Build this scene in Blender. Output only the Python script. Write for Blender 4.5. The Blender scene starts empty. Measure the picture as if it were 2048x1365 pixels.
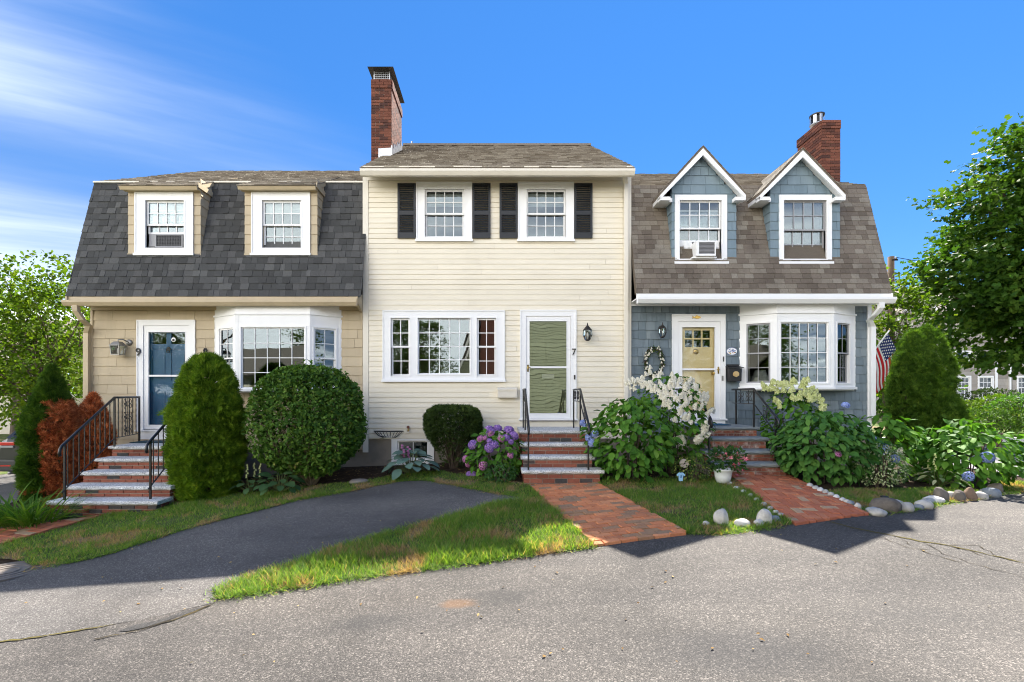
import bpy, bmesh, math, random
import numpy as np
from mathutils import Vector, Matrix, Euler
random.seed(7); rng = np.random.default_rng(7)
SC = bpy.context.scene; COL = SC.collection

# ---------------------------------------------------------------- camera, sky, sun, exposure
FPX, CX, HY, EYE = 960.0, 992.0, 790.0, 1.5
cd = bpy.data.cameras.new('camera'); cam = bpy.data.objects.new('camera', cd); COL.objects.link(cam)
cam.location = (0, 0, EYE); cam.rotation_euler = (math.pi/2, 0, 0)
cd.sensor_width = 36; cd.lens = FPX/2048*36; cd.shift_x = (1024-CX)/2048; cd.shift_y = (HY-682.5)/2048
cd.clip_end = 3000; SC.camera = cam
SUN = Vector((2.62, 4.62, 6.5)).normalized()
w = bpy.data.worlds.new('World'); SC.world = w; w.use_nodes = True
CLOUD_SEED = 3.9
def world():
    nt = w.node_tree; N = nt.nodes; L = nt.links; N.clear()
    out = N.new('ShaderNodeOutputWorld'); bg = N.new('ShaderNodeBackground')
    sky = N.new('ShaderNodeTexSky'); sky.sky_type = 'NISHITA'; sky.sun_disc = False
    sky.sun_elevation = math.asin(SUN.z); sky.sun_rotation = math.atan2(SUN.x, SUN.y)
    sky.air_density = 1.0; sky.dust_density = 0.0; sky.ozone_density = 5
    hs = N.new('ShaderNodeHueSaturation'); hs.inputs['Saturation'].default_value = 1.22; hs.inputs['Value'].default_value = .42
    L.new(sky.outputs[0], hs.inputs['Color'])
    even = N.new('ShaderNodeMixRGB'); even.inputs['Fac'].default_value = .50; L.new(hs.outputs[0], even.inputs['Color1']); even.inputs['Color2'].default_value = (.18, .76, 2.38, 1)   # polarised, even blue
    tc = N.new('ShaderNodeTexCoord'); sep = N.new('ShaderNodeSeparateXYZ'); L.new(tc.outputs['Generated'], sep.inputs[0])
    def math_(op, a, b=None):
        m = N.new('ShaderNodeMath'); m.operation = op
        for i, x in enumerate((a, b)):
            if x is None: continue
            if isinstance(x, (int, float)): m.inputs[i].default_value = x
            else: L.new(x, m.inputs[i])
        return m.outputs[0]
    zz = math_('ADD', math_('MAXIMUM', sep.outputs[2], 0.0), 0.10)
    u = math_('DIVIDE', sep.outputs[0], zz); v = math_('DIVIDE', sep.outputs[1], zz)
    cmb = N.new('ShaderNodeCombineXYZ'); L.new(u, cmb.inputs[0]); L.new(v, cmb.inputs[1])
    dx, dy = math.sin(math.radians(64)), math.cos(math.radians(64))   # wind direction: streaks run to the right and away
    al = math_('ADD', math_('MULTIPLY', u, dx), math_('MULTIPLY', v, dy)); ac = math_('SUBTRACT', math_('MULTIPLY', v, dx), math_('MULTIPLY', u, dy))
    cm2 = N.new('ShaderNodeCombineXYZ'); L.new(math_('MULTIPLY', al, .16), cm2.inputs[0]); L.new(ac, cm2.inputs[1]); cm2.inputs[2].default_value = CLOUD_SEED
    n1 = N.new('ShaderNodeTexNoise'); n1.inputs['Scale'].default_value = 1.0; n1.inputs['Detail'].default_value = 8; n1.inputs['Roughness'].default_value = .55; n1.inputs['Distortion'].default_value = .35
    L.new(cm2.outputs[0], n1.inputs['Vector'])
    # thin cloud at left, thickened behind the camera as added fill for shaded facades
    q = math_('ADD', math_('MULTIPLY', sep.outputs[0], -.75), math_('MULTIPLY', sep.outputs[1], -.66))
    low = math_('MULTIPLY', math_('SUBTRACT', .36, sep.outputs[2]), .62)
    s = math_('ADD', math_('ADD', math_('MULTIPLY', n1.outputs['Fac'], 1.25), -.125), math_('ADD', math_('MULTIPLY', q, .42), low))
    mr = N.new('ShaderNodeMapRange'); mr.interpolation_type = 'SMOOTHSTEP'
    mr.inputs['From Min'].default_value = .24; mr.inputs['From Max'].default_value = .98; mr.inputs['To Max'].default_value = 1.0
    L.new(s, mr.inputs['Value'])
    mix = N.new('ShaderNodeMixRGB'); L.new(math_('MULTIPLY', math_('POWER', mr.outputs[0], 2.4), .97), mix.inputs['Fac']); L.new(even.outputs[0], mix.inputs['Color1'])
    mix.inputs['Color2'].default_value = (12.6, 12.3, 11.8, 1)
    # milky haze low down on the cloudy side
    t_ = math_('ADD', math_('ADD', .38, math_('MULTIPLY', sep.outputs[0], -.52)), math_('ADD', math_('MULTIPLY', sep.outputs[2], -1.25), math_('MULTIPLY', math_('SUBTRACT', n1.outputs['Fac'], .5), 1.3)))
    hz = N.new('ShaderNodeMapRange'); hz.interpolation_type = 'SMOOTHSTEP'; hz.inputs['From Min'].default_value = -.15; hz.inputs['From Max'].default_value = .8; hz.inputs['To Max'].default_value = .8; L.new(t_, hz.inputs['Value'])
    mix2 = N.new('ShaderNodeMixRGB'); mix2.blend_type = 'MIX'; L.new(hz.outputs[0], mix2.inputs['Fac']); L.new(mix.outputs[0], mix2.inputs['Color1']); mix2.inputs['Color2'].default_value = (2.0, 2.25, 2.5, 1)
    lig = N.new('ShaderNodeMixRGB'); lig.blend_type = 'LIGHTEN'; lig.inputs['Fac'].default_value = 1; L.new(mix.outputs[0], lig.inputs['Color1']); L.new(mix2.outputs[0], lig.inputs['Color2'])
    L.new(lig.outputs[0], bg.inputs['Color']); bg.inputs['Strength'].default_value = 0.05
    L.new(bg.outputs[0], out.inputs['Surface'])
world()
sd = bpy.data.lights.new('sun', 'SUN'); sun = bpy.data.objects.new('sun', sd); COL.objects.link(sun)
sd.energy = 2.0; sd.angle = math.radians(.53); sd.color = (1, .94, .85)
sun.rotation_euler = SUN.to_track_quat('Z', 'Y').to_euler(); sun.location = (20, 40, 50)
SC.view_settings.view_transform = 'Standard'; SC.view_settings.look = 'None'; SC.view_settings.gamma = 1
SC.view_settings.exposure = 3.12; SC.view_settings.use_curve_mapping = False
SC.render.engine = 'CYCLES'
SC.cycles.use_denoising = True; SC.cycles.filter_width = 1.05; SC.cycles.max_bounces = 8; SC.cycles.transparent_max_bounces = 12
SC.cycles.diffuse_bounces = 4; SC.cycles.glossy_bounces = 4
SC.cycles.caustics_reflective = False; SC.cycles.caustics_refractive = False

# ---------------------------------------------------------------- helpers
def PX(px, Y): return (px-CX)*Y/FPX
def PZ(py, Y): return EYE-(py-HY)*Y/FPX
def P(px, py, Y): return Vector((PX(px, Y), Y, PZ(py, Y)))
WORLD_OFF = {}
def woff(o): return WORLD_OFF.get(o.name, Vector((0, 0, 0))) if o else Vector((0, 0, 0))
def tag(o, label, cat, group=None, kind=None):
    o['label'] = label; o['category'] = cat
    if group: o['group'] = group
    if kind: o['kind'] = kind
    return o
def thing(name, label, cat, loc=(0, 0, 0), group=None):
    o = bpy.data.objects.new(name, None); COL.objects.link(o); o.location = loc; o.empty_display_size = .2
    WORLD_OFF[o.name] = Vector(loc); return tag(o, label, cat, group)
def link(name, me, parent=None, loc=(0, 0, 0), rot=None, scale=None):
    """mesh object at a world position, as a child of parent"""
    o = bpy.data.objects.new(name, me); COL.objects.link(o)
    if parent: o.parent = parent
    o.location = Vector(loc)-woff(parent)
    if rot is not None: o.rotation_euler = rot
    if scale is not None: o.scale = scale
    WORLD_OFF[o.name] = Vector(loc)
    return o
def linkm(name, me, parent, M):
    o = bpy.data.objects.new(name, me); COL.objects.link(o); o.parent = parent
    o.matrix_local = Matrix.Translation(-woff(parent)) @ M
    WORLD_OFF[o.name] = M.translation.copy(); return o
class MB:
    def __init__(s, M=None): s.v = []; s.f = []; s.M = M; s.mi = []; s.cur = 0
    def add(s, vs, fs):
        n = len(s.v); s.v.extend([tuple(v) for v in vs]); s.f.extend([tuple(i+n for i in f) for f in fs]); s.mi.extend([s.cur]*len(fs)); return s
    def hexa(s, p):   # 0-3 bottom ccw, 4-7 top ccw
        return s.add(p, [(3, 2, 1, 0), (4, 5, 6, 7), (0, 1, 5, 4), (1, 2, 6, 5), (2, 3, 7, 6), (3, 0, 4, 7)])
    def box(s, x0, x1, y0, y1, z0, z1):
        return s.hexa([(x0, y0, z0), (x1, y0, z0), (x1, y1, z0), (x0, y1, z0), (x0, y0, z1), (x1, y0, z1), (x1, y1, z1), (x0, y1, z1)])
    def prism(s, poly, d):   # poly 3d points (planar), extruded by vector d
        n = len(poly); a = [Vector(p) for p in poly]; b = [p+Vector(d) for p in a]
        return s.add(a+b, [tuple(range(n-1, -1, -1)), tuple(range(n, 2*n))]+[(i, (i+1) % n, n+(i+1) % n, n+i) for i in range(n)])
    def tube(s, pts, r, n=8, cap=True):
        pts = [Vector(p) for p in pts]; m = len(pts); rs = r if isinstance(r, (list, tuple)) else [r]*m
        up = None; vs = []
        for i, p in enumerate(pts):
            t = (pts[min(i+1, m-1)]-pts[max(i-1, 0)]).normalized()
            if up is None:
                up = Vector((0, 0, 1)) if abs(t.z) < .9 else Vector((0, 1, 0))
            a = t.cross(up).normalized(); b = a.cross(t).normalized(); up = b
            for k in range(n):
                q = 2*math.pi*k/n+math.pi/n
                vs.append(p+(a*math.cos(q)+b*math.sin(q))*rs[i])
        fs = [(i*n+k, i*n+(k+1) % n, (i+1)*n+(k+1) % n, (i+1)*n+k) for i in range(m-1) for k in range(n)]
        if cap: fs += [tuple(range(n-1, -1, -1)), tuple(range((m-1)*n, m*n))]
        return s.add(vs, fs)
    def lathe(s, prof, c, n=20, axis='z', cap=True):
        vs = []; m = len(prof)
        for r, h in prof:
            for k in range(n):
                q = 2*math.pi*k/n; x, y = r*math.cos(q), r*math.sin(q)
                vs.append((c[0]+x, c[1]+y, c[2]+h) if axis == 'z' else (c[0]+x, c[1]+h, c[2]+y))
        fs = [(i*n+k, i*n+(k+1) % n, (i+1)*n+(k+1) % n, (i+1)*n+k) for i in range(m-1) for k in range(n)]
        if cap: fs += [tuple(range(n-1, -1, -1)), tuple(range((m-1)*n, m*n))]
        return s.add(vs, fs)
    def plate(s, rect, holes, y0, y1):
        """vertical plate in x,z with rectangular holes, front at y0, back at y1"""
        x0, x1, z0, z1 = rect
        xs = sorted({x0, x1} | {min(max(h[i], x0), x1) for h in holes for i in (0, 1)})
        zs = sorted({z0, z1} | {min(max(h[i], z0), z1) for h in holes for i in (2, 3)})
        def solid(i, k):
            if i < 0 or k < 0 or i >= len(xs)-1 or k >= len(zs)-1: return False
            cx, cz = (xs[i]+xs[i+1])/2, (zs[k]+zs[k+1])/2
            return not any(h[0] < cx < h[1] and h[2] < cz < h[3] for h in holes)
        for i in range(len(xs)-1):
            for k in range(len(zs)-1):
                if not solid(i, k): continue
                a, b, c, d = xs[i], xs[i+1], zs[k], zs[k+1]
                s.add([(a, y0, c), (b, y0, c), (b, y0, d), (a, y0, d)], [(0, 1, 2, 3)])
                s.add([(a, y1, c), (b, y1, c), (b, y1, d), (a, y1, d)], [(3, 2, 1, 0)])
                if not solid(i-1, k): s.add([(a, y0, c), (a, y0, d), (a, y1, d), (a, y1, c)], [(0, 1, 2, 3)])
                if not solid(i+1, k): s.add([(b, y0, c), (b, y1, c), (b, y1, d), (b, y0, d)], [(0, 1, 2, 3)])
                if not solid(i, k-1): s.add([(a, y0, c), (a, y1, c), (b, y1, c), (b, y0, c)], [(0, 1, 2, 3)])
                if not solid(i, k+1): s.add([(a, y0, d), (b, y0, d), (b, y1, d), (a, y1, d)], [(0, 1, 2, 3)])
        return s
    def mesh(s, name, mat, smooth=False):
        me = bpy.data.meshes.new(name)
        vs = [tuple(s.M @ Vector(v)) for v in s.v] if s.M is not None else s.v
        me.from_pydata(vs, [], s.f)
        for m in (mat if isinstance(mat, (list, tuple)) else [mat]): me.materials.append(m)
        if isinstance(mat, (list, tuple)): me.polygons.foreach_set('material_index', s.mi)
        if smooth: me.polygons.foreach_set('use_smooth', [True]*len(me.polygons))
        me.update(); return me
    def build(s, name, mat, parent=None, smooth=False, bevel=0):
        me = s.mesh(name, mat, smooth)
        if bevel:
            bm = bmesh.new(); bm.from_mesh(me); bmesh.ops.remove_doubles(bm, verts=bm.verts, dist=1e-5)
            bmesh.ops.bevel(bm, geom=[e for e in bm.edges if e.is_manifold and e.calc_face_angle(0) > .5], offset=bevel, segments=2, profile=.7, affect='EDGES', clamp_overlap=True)
            bm.to_mesh(me); bm.free()
        return link(name, me, parent)
def np_mesh(name, V, F, mat, smooth=False, mi=None):
    """V (n,3), F (m,k) uniform faces"""
    me = bpy.data.meshes.new(name); V = np.asarray(V, np.float32); F = np.asarray(F, np.int32); m, k = F.shape
    me.vertices.add(len(V)); me.vertices.foreach_set('co', V.ravel())
    me.loops.add(m*k); me.loops.foreach_set('vertex_index', F.ravel())
    me.polygons.add(m); me.polygons.foreach_set('loop_start', np.arange(0, m*k, k, dtype=np.int32)); me.polygons.foreach_set('loop_total', np.full(m, k, np.int32))
    for q in (mat if isinstance(mat, (list, tuple)) else [mat]): me.materials.append(q)
    if mi is not None: me.polygons.foreach_set('material_index', np.asarray(mi, np.int32))
    me.polygons.foreach_set('use_smooth', np.full(m, smooth))
    me.update(calc_edges=True); return me
# ---------------------------------------------------------------- materials
class NT:
    def __init__(s, m): s.nt = m.node_tree; s.N = s.nt.nodes; s.L = s.nt.links
    def new(s, t, **kw):
        n = s.N.new(t)
        for k, v in kw.items(): setattr(n, k, v)
        return n
    def setv(s, sock, x):
        if isinstance(x, (int, float)): sock.default_value = x
        elif isinstance(x, (tuple, list)): sock.default_value = tuple(x) if len(x) == len(sock.default_value) else tuple(x)+(1,)
        else: s.L.new(x, sock)
    def math(s, op, a, b=0.0, clamp=False):
        m = s.new('ShaderNodeMath', operation=op, use_clamp=clamp); s.setv(m.inputs[0], a); s.setv(m.inputs[1], b); return m.outputs[0]
    def mix(s, f, a, b, mode='MIX'):
        m = s.new('ShaderNodeMixRGB', blend_type=mode); s.setv(m.inputs[0], f); s.setv(m.inputs[1], a); s.setv(m.inputs[2], b); return m.outputs[0]
    def noise(s, scale, detail=3, rough=.55, vec=None, dist=0):
        n = s.new('ShaderNodeTexNoise'); n.inputs['Scale'].default_value = scale; n.inputs['Detail'].default_value = detail; n.inputs['Roughness'].default_value = rough; n.inputs['Distortion'].default_value = dist
        s.L.new(vec if vec is not None else s.pos(), n.inputs['Vector']); return n.outputs['Fac']
    def vor(s, scale, feature='F1', out='Distance', vec=None, rnd=1):
        n = s.new('ShaderNodeTexVoronoi', feature=feature); n.inputs['Scale'].default_value = scale; n.inputs['Randomness'].default_value = rnd
        s.L.new(vec if vec is not None else s.pos(), n.inputs['Vector']); return n.outputs[out]
    def pos(s):
        if not hasattr(s, '_g'): s._g = s.new('ShaderNodeNewGeometry')
        return s._g.outputs['Position']
    def scalepos(s, v, rot=(0, 0, 0)):
        m = s.new('ShaderNodeMapping'); m.inputs['Scale'].default_value = v; m.inputs['Rotation'].default_value = rot; s.L.new(s.pos(), m.inputs['Vector']); return m.outputs[0]
    def ramp(s, f, stops, interp='LINEAR'):
        r = s.new('ShaderNodeValToRGB'); r.color_ramp.interpolation = interp; e = r.color_ramp.elements
        while len(e) < len(stops): e.new(.5)
        for q, (p, c) in zip(e, stops): q.position = p; q.color = tuple(c)+(1,) if len(c) == 3 else c
        s.setv(r.inputs[0], f); return r.outputs[0]
    def rnd(s):
        s.pos(); oi = s.new('ShaderNodeObjectInfo')
        return s.math('FRACT', s.math('ADD', oi.outputs['Random'], s._g.outputs['Random Per Island']))
    def smooth(s, f, a, b):
        m = s.new('ShaderNodeMapRange', interpolation_type='SMOOTHSTEP'); m.inputs['From Min'].default_value = a; m.inputs['From Max'].default_value = b; s.setv(m.inputs['Value'], f); return m.outputs[0]
    def bump(s, h, strength=.3, dist=.01, normal=None):
        b = s.new('ShaderNodeBump'); b.inputs['Strength'].default_value = strength; b.inputs['Distance'].default_value = dist; s.setv(b.inputs['Height'], h)
        if normal is not None: s.L.new(normal, b.inputs['Normal'])
        return b.outputs[0]
MATS = {}
def base(name):
    m = bpy.data.materials.new(name); m.use_nodes = True; MATS[name] = m; q = NT(m); q.b = q.N['Principled BSDF']; q.o = q.N['Material Output']; q.m = m; return q
def C(q, col, rough=.6, spec=.4, metal=0, normal=None):
    q.setv(q.b.inputs['Base Color'], col); q.setv(q.b.inputs['Roughness'], rough); q.setv(q.b.inputs['Specular IOR Level'], spec); q.setv(q.b.inputs['Metallic'], metal)
    if normal is not None: q.L.new(normal, q.b.inputs['Normal'])
    return q.m
def simple(name, col, rough=.5, spec=.4, metal=0, grime=.12, nscale=6, bump=.1, bscale=60, var=0.0, gcol=None):
    """painted / plain surface with mild mottling, per-piece tone and fine relief"""
    q = base(name); c = q.mix(1, col, col)
    g = q.smooth(q.noise(nscale, 5, .6), .42, .72)
    c = q.mix(q.math('MULTIPLY', g, grime), col, gcol or tuple(x*.55 for x in col))
    if var:
        v = q.math('ADD', q.math('MULTIPLY', q.rnd(), var), 1-var/2); cm = q.new('ShaderNodeCombineXYZ'); [q.L.new(v, cm.inputs[i]) for i in range(3)]
        c = q.mix(1, c, cm.outputs[0], 'MULTIPLY')
    n = q.bump(q.noise(bscale, 4), bump, .004) if bump else None
    return C(q, c, rough, spec, metal, n)
def pieces(name, stops, rough=.8, spec=.25, nscale=30, namt=.35, bump=.4, bscale=120, stretch=None, dirt=None, dscale=2.0):
    """pieces with a tone of their own (bricks, shingles, shakes): colour ramp over a per-piece random number"""
    q = base(name); c = q.ramp(q.rnd(), stops)
    vec = q.scalepos(stretch) if stretch else None
    nz = q.noise(nscale, 5, .65, vec)
    c = q.mix(namt, c, q.ramp(nz, [(.25, (.35, .35, .35)), (.5, (1, 1, 1)), (.78, (1.45, 1.42, 1.38))]), 'MULTIPLY')
    if dirt: c = q.mix(q.math('MULTIPLY', q.smooth(q.noise(dscale, 4, .6), .45, .75), dirt[0]), c, dirt[1])
    return C(q, c, rough, spec, 0, q.bump(q.noise(bscale, 4, .7, vec), bump, .004))
def leaf(name, stops, trans=.35, rough=.45, spec=.2, nscale=3.0, tcol=None, cw=.25):
    q = base(name); r = q.rnd()
    f = q.math('ADD', q.math('MULTIPLY', r, 1-cw), q.math('MULTIPLY', q.smooth(q.noise(nscale, 3), .3, .7), cw))
    c = q.ramp(f, stops)
    C(q, c, max(rough, .62), min(spec, .12))
    tr = q.new('ShaderNodeBsdfTranslucent'); q.L.new(q.mix(1, c, tcol or (1.6, 1.75, .6), 'MULTIPLY'), tr.inputs['Color'])
    mx = q.new('ShaderNodeMixShader'); mx.inputs[0].default_value = trans; q.L.new(q.b.outputs[0], mx.inputs[1]); q.L.new(tr.outputs[0], mx.inputs[2]); q.L.new(mx.outputs[0], q.o.inputs['Surface'])
    return q.m
WHITE = simple('white_paint', (.86, .86, .85), .42, .4, grime=.06, nscale=3, bump=.05)
CREAM = pieces('cream_vinyl', [(0, (0.772, 0.707, 0.566)), (1, (0.815, 0.749, 0.606))], .5, .3, 2.5, .10, .08, 40, (1, 1, 6), (.10, (.46, .40, .30)), 1.3)
CREAMT = simple('cream_trim', (.76, .71, .60), .45, .4, grime=.12, nscale=2.5, gcol=(.45, .38, .26))
TAN = pieces('tan_shake', [(0, (.50, .41, .275)), (1, (.55, .455, .31))], .65, .25, 8, .12, .3, 70, (1, 1, .12), (.16, (.30, .235, .15)), 1.6)
TANT = simple('tan_trim', (.53, .43, .28), .5, .35, grime=.25, nscale=3)
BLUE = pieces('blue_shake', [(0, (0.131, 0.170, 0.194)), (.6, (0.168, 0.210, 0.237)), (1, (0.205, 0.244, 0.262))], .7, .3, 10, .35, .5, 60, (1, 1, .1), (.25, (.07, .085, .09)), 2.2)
CHAR = pieces('charcoal_shingle', [(0, (0.055, 0.055, 0.053)), (.5, (0.075, 0.076, 0.074)), (.8, (0.092, 0.091, 0.088)), (1, (0.114, 0.115, 0.110))], .92, .15, 60, .5, .6, 260)
BRSH = pieces('brown_shingle', [(0, (0.133, 0.110, 0.086)), (.35, (0.184, 0.153, 0.122)), (.7, (0.215, 0.185, 0.146)), (1, (0.266, 0.239, 0.194))], .92, .15, 60, .5, .6, 260, None, (.45, (.065, .05, .042)), 1.1)
OLDSH = pieces('weathered_roof_shingle', [(0, (.155, .13, .10)), (.4, (.215, .185, .148)), (.75, (.27, .24, .195)), (1, (.34, .305, .25))], .92, .15, 50, .5, .6, 240)
BRICK = pieces('red_brick', [(0, (0.054, 0.055, 0.055)), (.10, (0.082, 0.066, 0.060)), (.13, (0.186, 0.063, 0.041)), (.6, (0.257, 0.085, 0.055)), (1, (0.316, 0.114, 0.072))], .85, .2, 45, .5, .5, 200)
CHBRICK = pieces('chimney_brick', [(0, (0.066, 0.032, 0.026)), (.4, (0.133, 0.049, 0.032)), (1, (0.195, 0.076, 0.048))], .85, .2, 45, .5, .5, 200, None, (.3, (.05, .035, .03)), 3)
OLDBRICK = pieces('whitewashed_brick', [(0, (.15, .055, .04)), (.6, (.24, .085, .055)), (1, (.34, .115, .06))], .88, .2, 25, .5, .5, 180, (1, 1, .5), (.8, (.52, .47, .43)), 9)
PAVER = pieces('paver_brick', [(0, (0.276, 0.186, 0.114)), (.2, (0.352, 0.199, 0.108)), (.3, (0.496, 0.180, 0.081)), (.75, (0.594, 0.215, 0.092)), (1, (0.648, 0.276, 0.129))], .85, .25, 50, .4, .5, 180, None, (.3, (.16, .11, .085)), 3)
PAVER2 = pieces('paver_brick_dark', [(0, (0.399, 0.275, 0.174)), (.08, (0.439, 0.289, 0.174)), (.1, (0.386, 0.124, 0.064)), (.7, (0.460, 0.145, 0.072)), (1, (0.506, 0.197, 0.099))], .85, .25, 50, .4, .5, 180, None, (.3, (.15, .08, .06)), 3)
MORTAR = simple('mortar', (.46, .42, .36), .9, .15, grime=.4, nscale=14, bump=.5, bscale=150)
SANDJ = simple('joint_sand', (.075, .06, .045), .95, .1, grime=.4, nscale=20, bump=.5, bscale=200)
def granite_mat(name, a, b, rust=0):
    q = base(name); v = q.vor(95, out='Color'); sp = q.new('ShaderNodeSeparateColor'); q.L.new(v, sp.inputs[0])
    c = q.ramp(sp.outputs[0], [(0, tuple(x*.5 for x in a)), (.25, a), (.8, b), (1, tuple(min(.85, x*1.2) for x in b))])
    c = q.mix(.4, c, q.ramp(q.noise(5, 5), [(.3, (.6, .58, .55)), (.65, (1.1, 1.1, 1.1))]), 'MULTIPLY')
    return C(q, c, .8, .3, 0, q.bump(q.noise(60, 6, .7), .5, .006))
GRANITE = granite_mat('granite', (.52, .52, .50), (.68, .68, .665))
BLUESTONE = simple('bluestone', (.235, .26, .265), .75, .3, grime=.3, nscale=7, bump=.3, bscale=90)
CONC = simple('foundation_concrete', (.27, .235, .19), .9, .2, grime=.5, nscale=2.5, bump=.35, bscale=70)
IRON = simple('black_iron', (.012, .012, .013), .35, .5, grime=.2, nscale=10, bump=.15, bscale=200, gcol=(.03, .018, .012))
BRASS = simple('brass', (.55, .36, .10), .3, .5, 1, .25, 30, 0)
PEWTER = simple('aged_metal', (.30, .29, .27), .45, .5, .8, .3, 40, .1)
DARKM = simple('dark_bronze', (.035, .03, .026), .45, .5, .3, .2, 40, .1)
GALV = simple('galvanised_metal', (.42, .43, .44), .38, .5, .85, .3, 12, .1)
SHUT = simple('charcoal_shutter', (.022, .025, .030), .5, .35, grime=.15, nscale=8, bump=.05)
DOORB = simple('blue_door_paint', (.028, .115, .225), .4, .4, grime=.1)
DOORY = simple('yellow_door_paint', (.85, .67, .33), .42, .4, grime=.06)
DOORG = simple('olive_door_paint', (.24, .26, .13), .4, .4, grime=.08)
SASHG = simple('grey_sash', (.33, .33, .34), .5, .4, grime=.1)
ROOM = simple('room_interior', (.17, .155, .14), .9, .1, grime=.2, nscale=1.5, bump=0)
BLIND = simple('window_blind', (.62, .64, .66), .7, .2, grime=.1, bump=0)
BLACKP = simple('black_plastic', (.015, .015, .016), .45, .4, grime=.1)
SOIL = base('garden_soil'); C(SOIL, SOIL.mix(1, SOIL.ramp(SOIL.noise(9, 8, .7), [(.3, (.022, .014, .009)), (.55, (.06, .04, .026)), (.75, (.13, .09, .06))]), (1, 1, 1), 'MULTIPLY'), .95, .1, 0, SOIL.bump(SOIL.noise(40, 6, .75), 1, .03)); SOIL = SOIL.m
def glass_mat(name, tint, refl, wob=.0, fk=1.0):
    q = base(name); tr = q.new('ShaderNodeBsdfTransparent'); tr.inputs[0].default_value = tint+(1,)
    gl = q.new('ShaderNodeBsdfGlossy'); gl.inputs['Roughness'].default_value = 0.0; gl.inputs['Color'].default_value = (.82, .93, 1.0, 1)
    if wob: q.L.new(q.bump(q.noise(2.3, 1, .4), wob, .02), gl.inputs['Normal'])
    fr = q.new('ShaderNodeFresnel'); fr.inputs['IOR'].default_value = 1.5
    f = q.math('ADD', q.math('MULTIPLY', fr.outputs[0], fk), refl, True)
    mx = q.new('ShaderNodeMixShader'); q.L.new(f, mx.inputs[0]); q.L.new(tr.outputs[0], mx.inputs[1]); q.L.new(gl.outputs[0], mx.inputs[2]); q.L.new(mx.outputs[0], q.o.inputs['Surface'])
    return q.m
GLASS = glass_mat('window_glass', (.86, .89, .88), .035, .06)
GLASSD = glass_mat('storm_door_glass', (.95, .96, .96), .0, .22, .45)
GLASSR = glass_mat('reflective_storm_glass', (.86, .87, .84), .12, .10)
LGLASS = glass_mat('lantern_glass', (.85, .85, .82), .08)
# asphalt
STAINS = []
def asphalt(name, dark, mid, light, sp, patch, stains=False):
    q = base(name)
    sc = q.new('ShaderNodeSeparateColor'); q.L.new(q.vor(sp, out='Color'), sc.inputs[0])
    sc2 = q.new('ShaderNodeSeparateColor'); q.L.new(q.vor(sp*2.3, out='Color'), sc2.inputs[0])
    c = q.ramp(sc.outputs[0], [(0, dark), (.45, mid), (.80, tuple(x*1.25 for x in mid)), (.93, light), (1, tuple(x*1.35 for x in light))])
    c = q.mix(.45, c, q.ramp(sc2.outputs[1], [(0, dark), (.5, mid), (1, light)]))
    big = q.noise(.55, 5, .6); c = q.mix(1, c, q.ramp(big, [(.3, (1-patch,)*3), (.5, (1, 1, 1)), (.7, (1+patch, 1+patch*.95, 1+patch*.9))]), 'MULTIPLY')
    str_ = q.noise(.8, 4, .6, q.scalepos((.25, 1.6, 1), (0, 0, math.radians(-14)))); c = q.mix(.7, c, q.ramp(str_, [(.32, (.68, .69, .72)), (.5, (1, 1, 1)), (.72, (1.25, 1.22, 1.18))]), 'MULTIPLY')
    if stains:   # spilled rust and oil with soft edges, fixed on the ground
        for (x, y, r, col, amt) in STAINS:
            sub_ = q.new('ShaderNodeVectorMath', operation='SUBTRACT'); q.L.new(q.pos(), sub_.inputs[0]); sub_.inputs[1].default_value = (x, y, -.2); m_ = q.new('ShaderNodeVectorMath', operation='MULTIPLY'); q.L.new(sub_.outputs[0], m_.inputs[0]); m_.inputs[1].default_value = (.6, 1.2, 0); ln = q.new('ShaderNodeVectorMath', operation='LENGTH'); q.L.new(m_.outputs[0], ln.inputs[0])
            d = q.math('ADD', ln.outputs['Value'], q.math('MULTIPLY', q.math('SUBTRACT', q.noise(9, 4), .5), r*.9)); c = q.mix(q.math('MULTIPLY', q.math('SUBTRACT', 1, q.smooth(d, r*.25, r)), amt), c, col)
    return C(q, c, .85, .3, 0, q.bump(q.math('ADD', sc.outputs[0], q.noise(25, 4)), .5, .006))
STAINS += [(-.30, 4.03, .13, (.16, .085, .04), .55), (.05, 4.1, .26, (.028, .028, .028), .55), (-1.0, 3.8, .22, (.028, .028, .028), .5), (1.6, 3.1, .5, (.03, .03, .032), .35), (3.1, 3.6, .45, (.03, .03, .03), .3), (-2.2, 2.9, .4, (.03, .03, .03), .35), (.9, 2.6, .35, (.03, .03, .03), .3)]
ROAD = asphalt('road_asphalt', (.017, .016, .015), (.054, .0495, .045), (.20, .18, .16), 115, .34, True)
DRIVE = asphalt('driveway_asphalt', (.034, .032, .030), (.075, .070, .065), (.23, .215, .20), 115, .36)
STREET = asphalt('street_asphalt', (.09, .09, .09), (.17, .165, .16), (.3, .29, .28), 60, .15)
def lawn_mat():
    q = base('lawn_turf'); n = q.noise(2.2, 6, .7); d = q.smooth(q.noise(1.7, 4, .6), .52, .66)
    c = q.ramp(n, [(.3, (.05, .075, .02)), (.5, (.08, .115, .03)), (.7, (.13, .14, .05))])
    c = q.mix(d, c, q.ramp(q.noise(35, 5, .7), [(.3, (.13, .09, .05)), (.7, (.36, .27, .16))]))
    return C(q, c, .95, .1, 0, q.bump(q.noise(60, 5, .7), .8, .02))
LAWN = lawn_mat()
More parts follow.
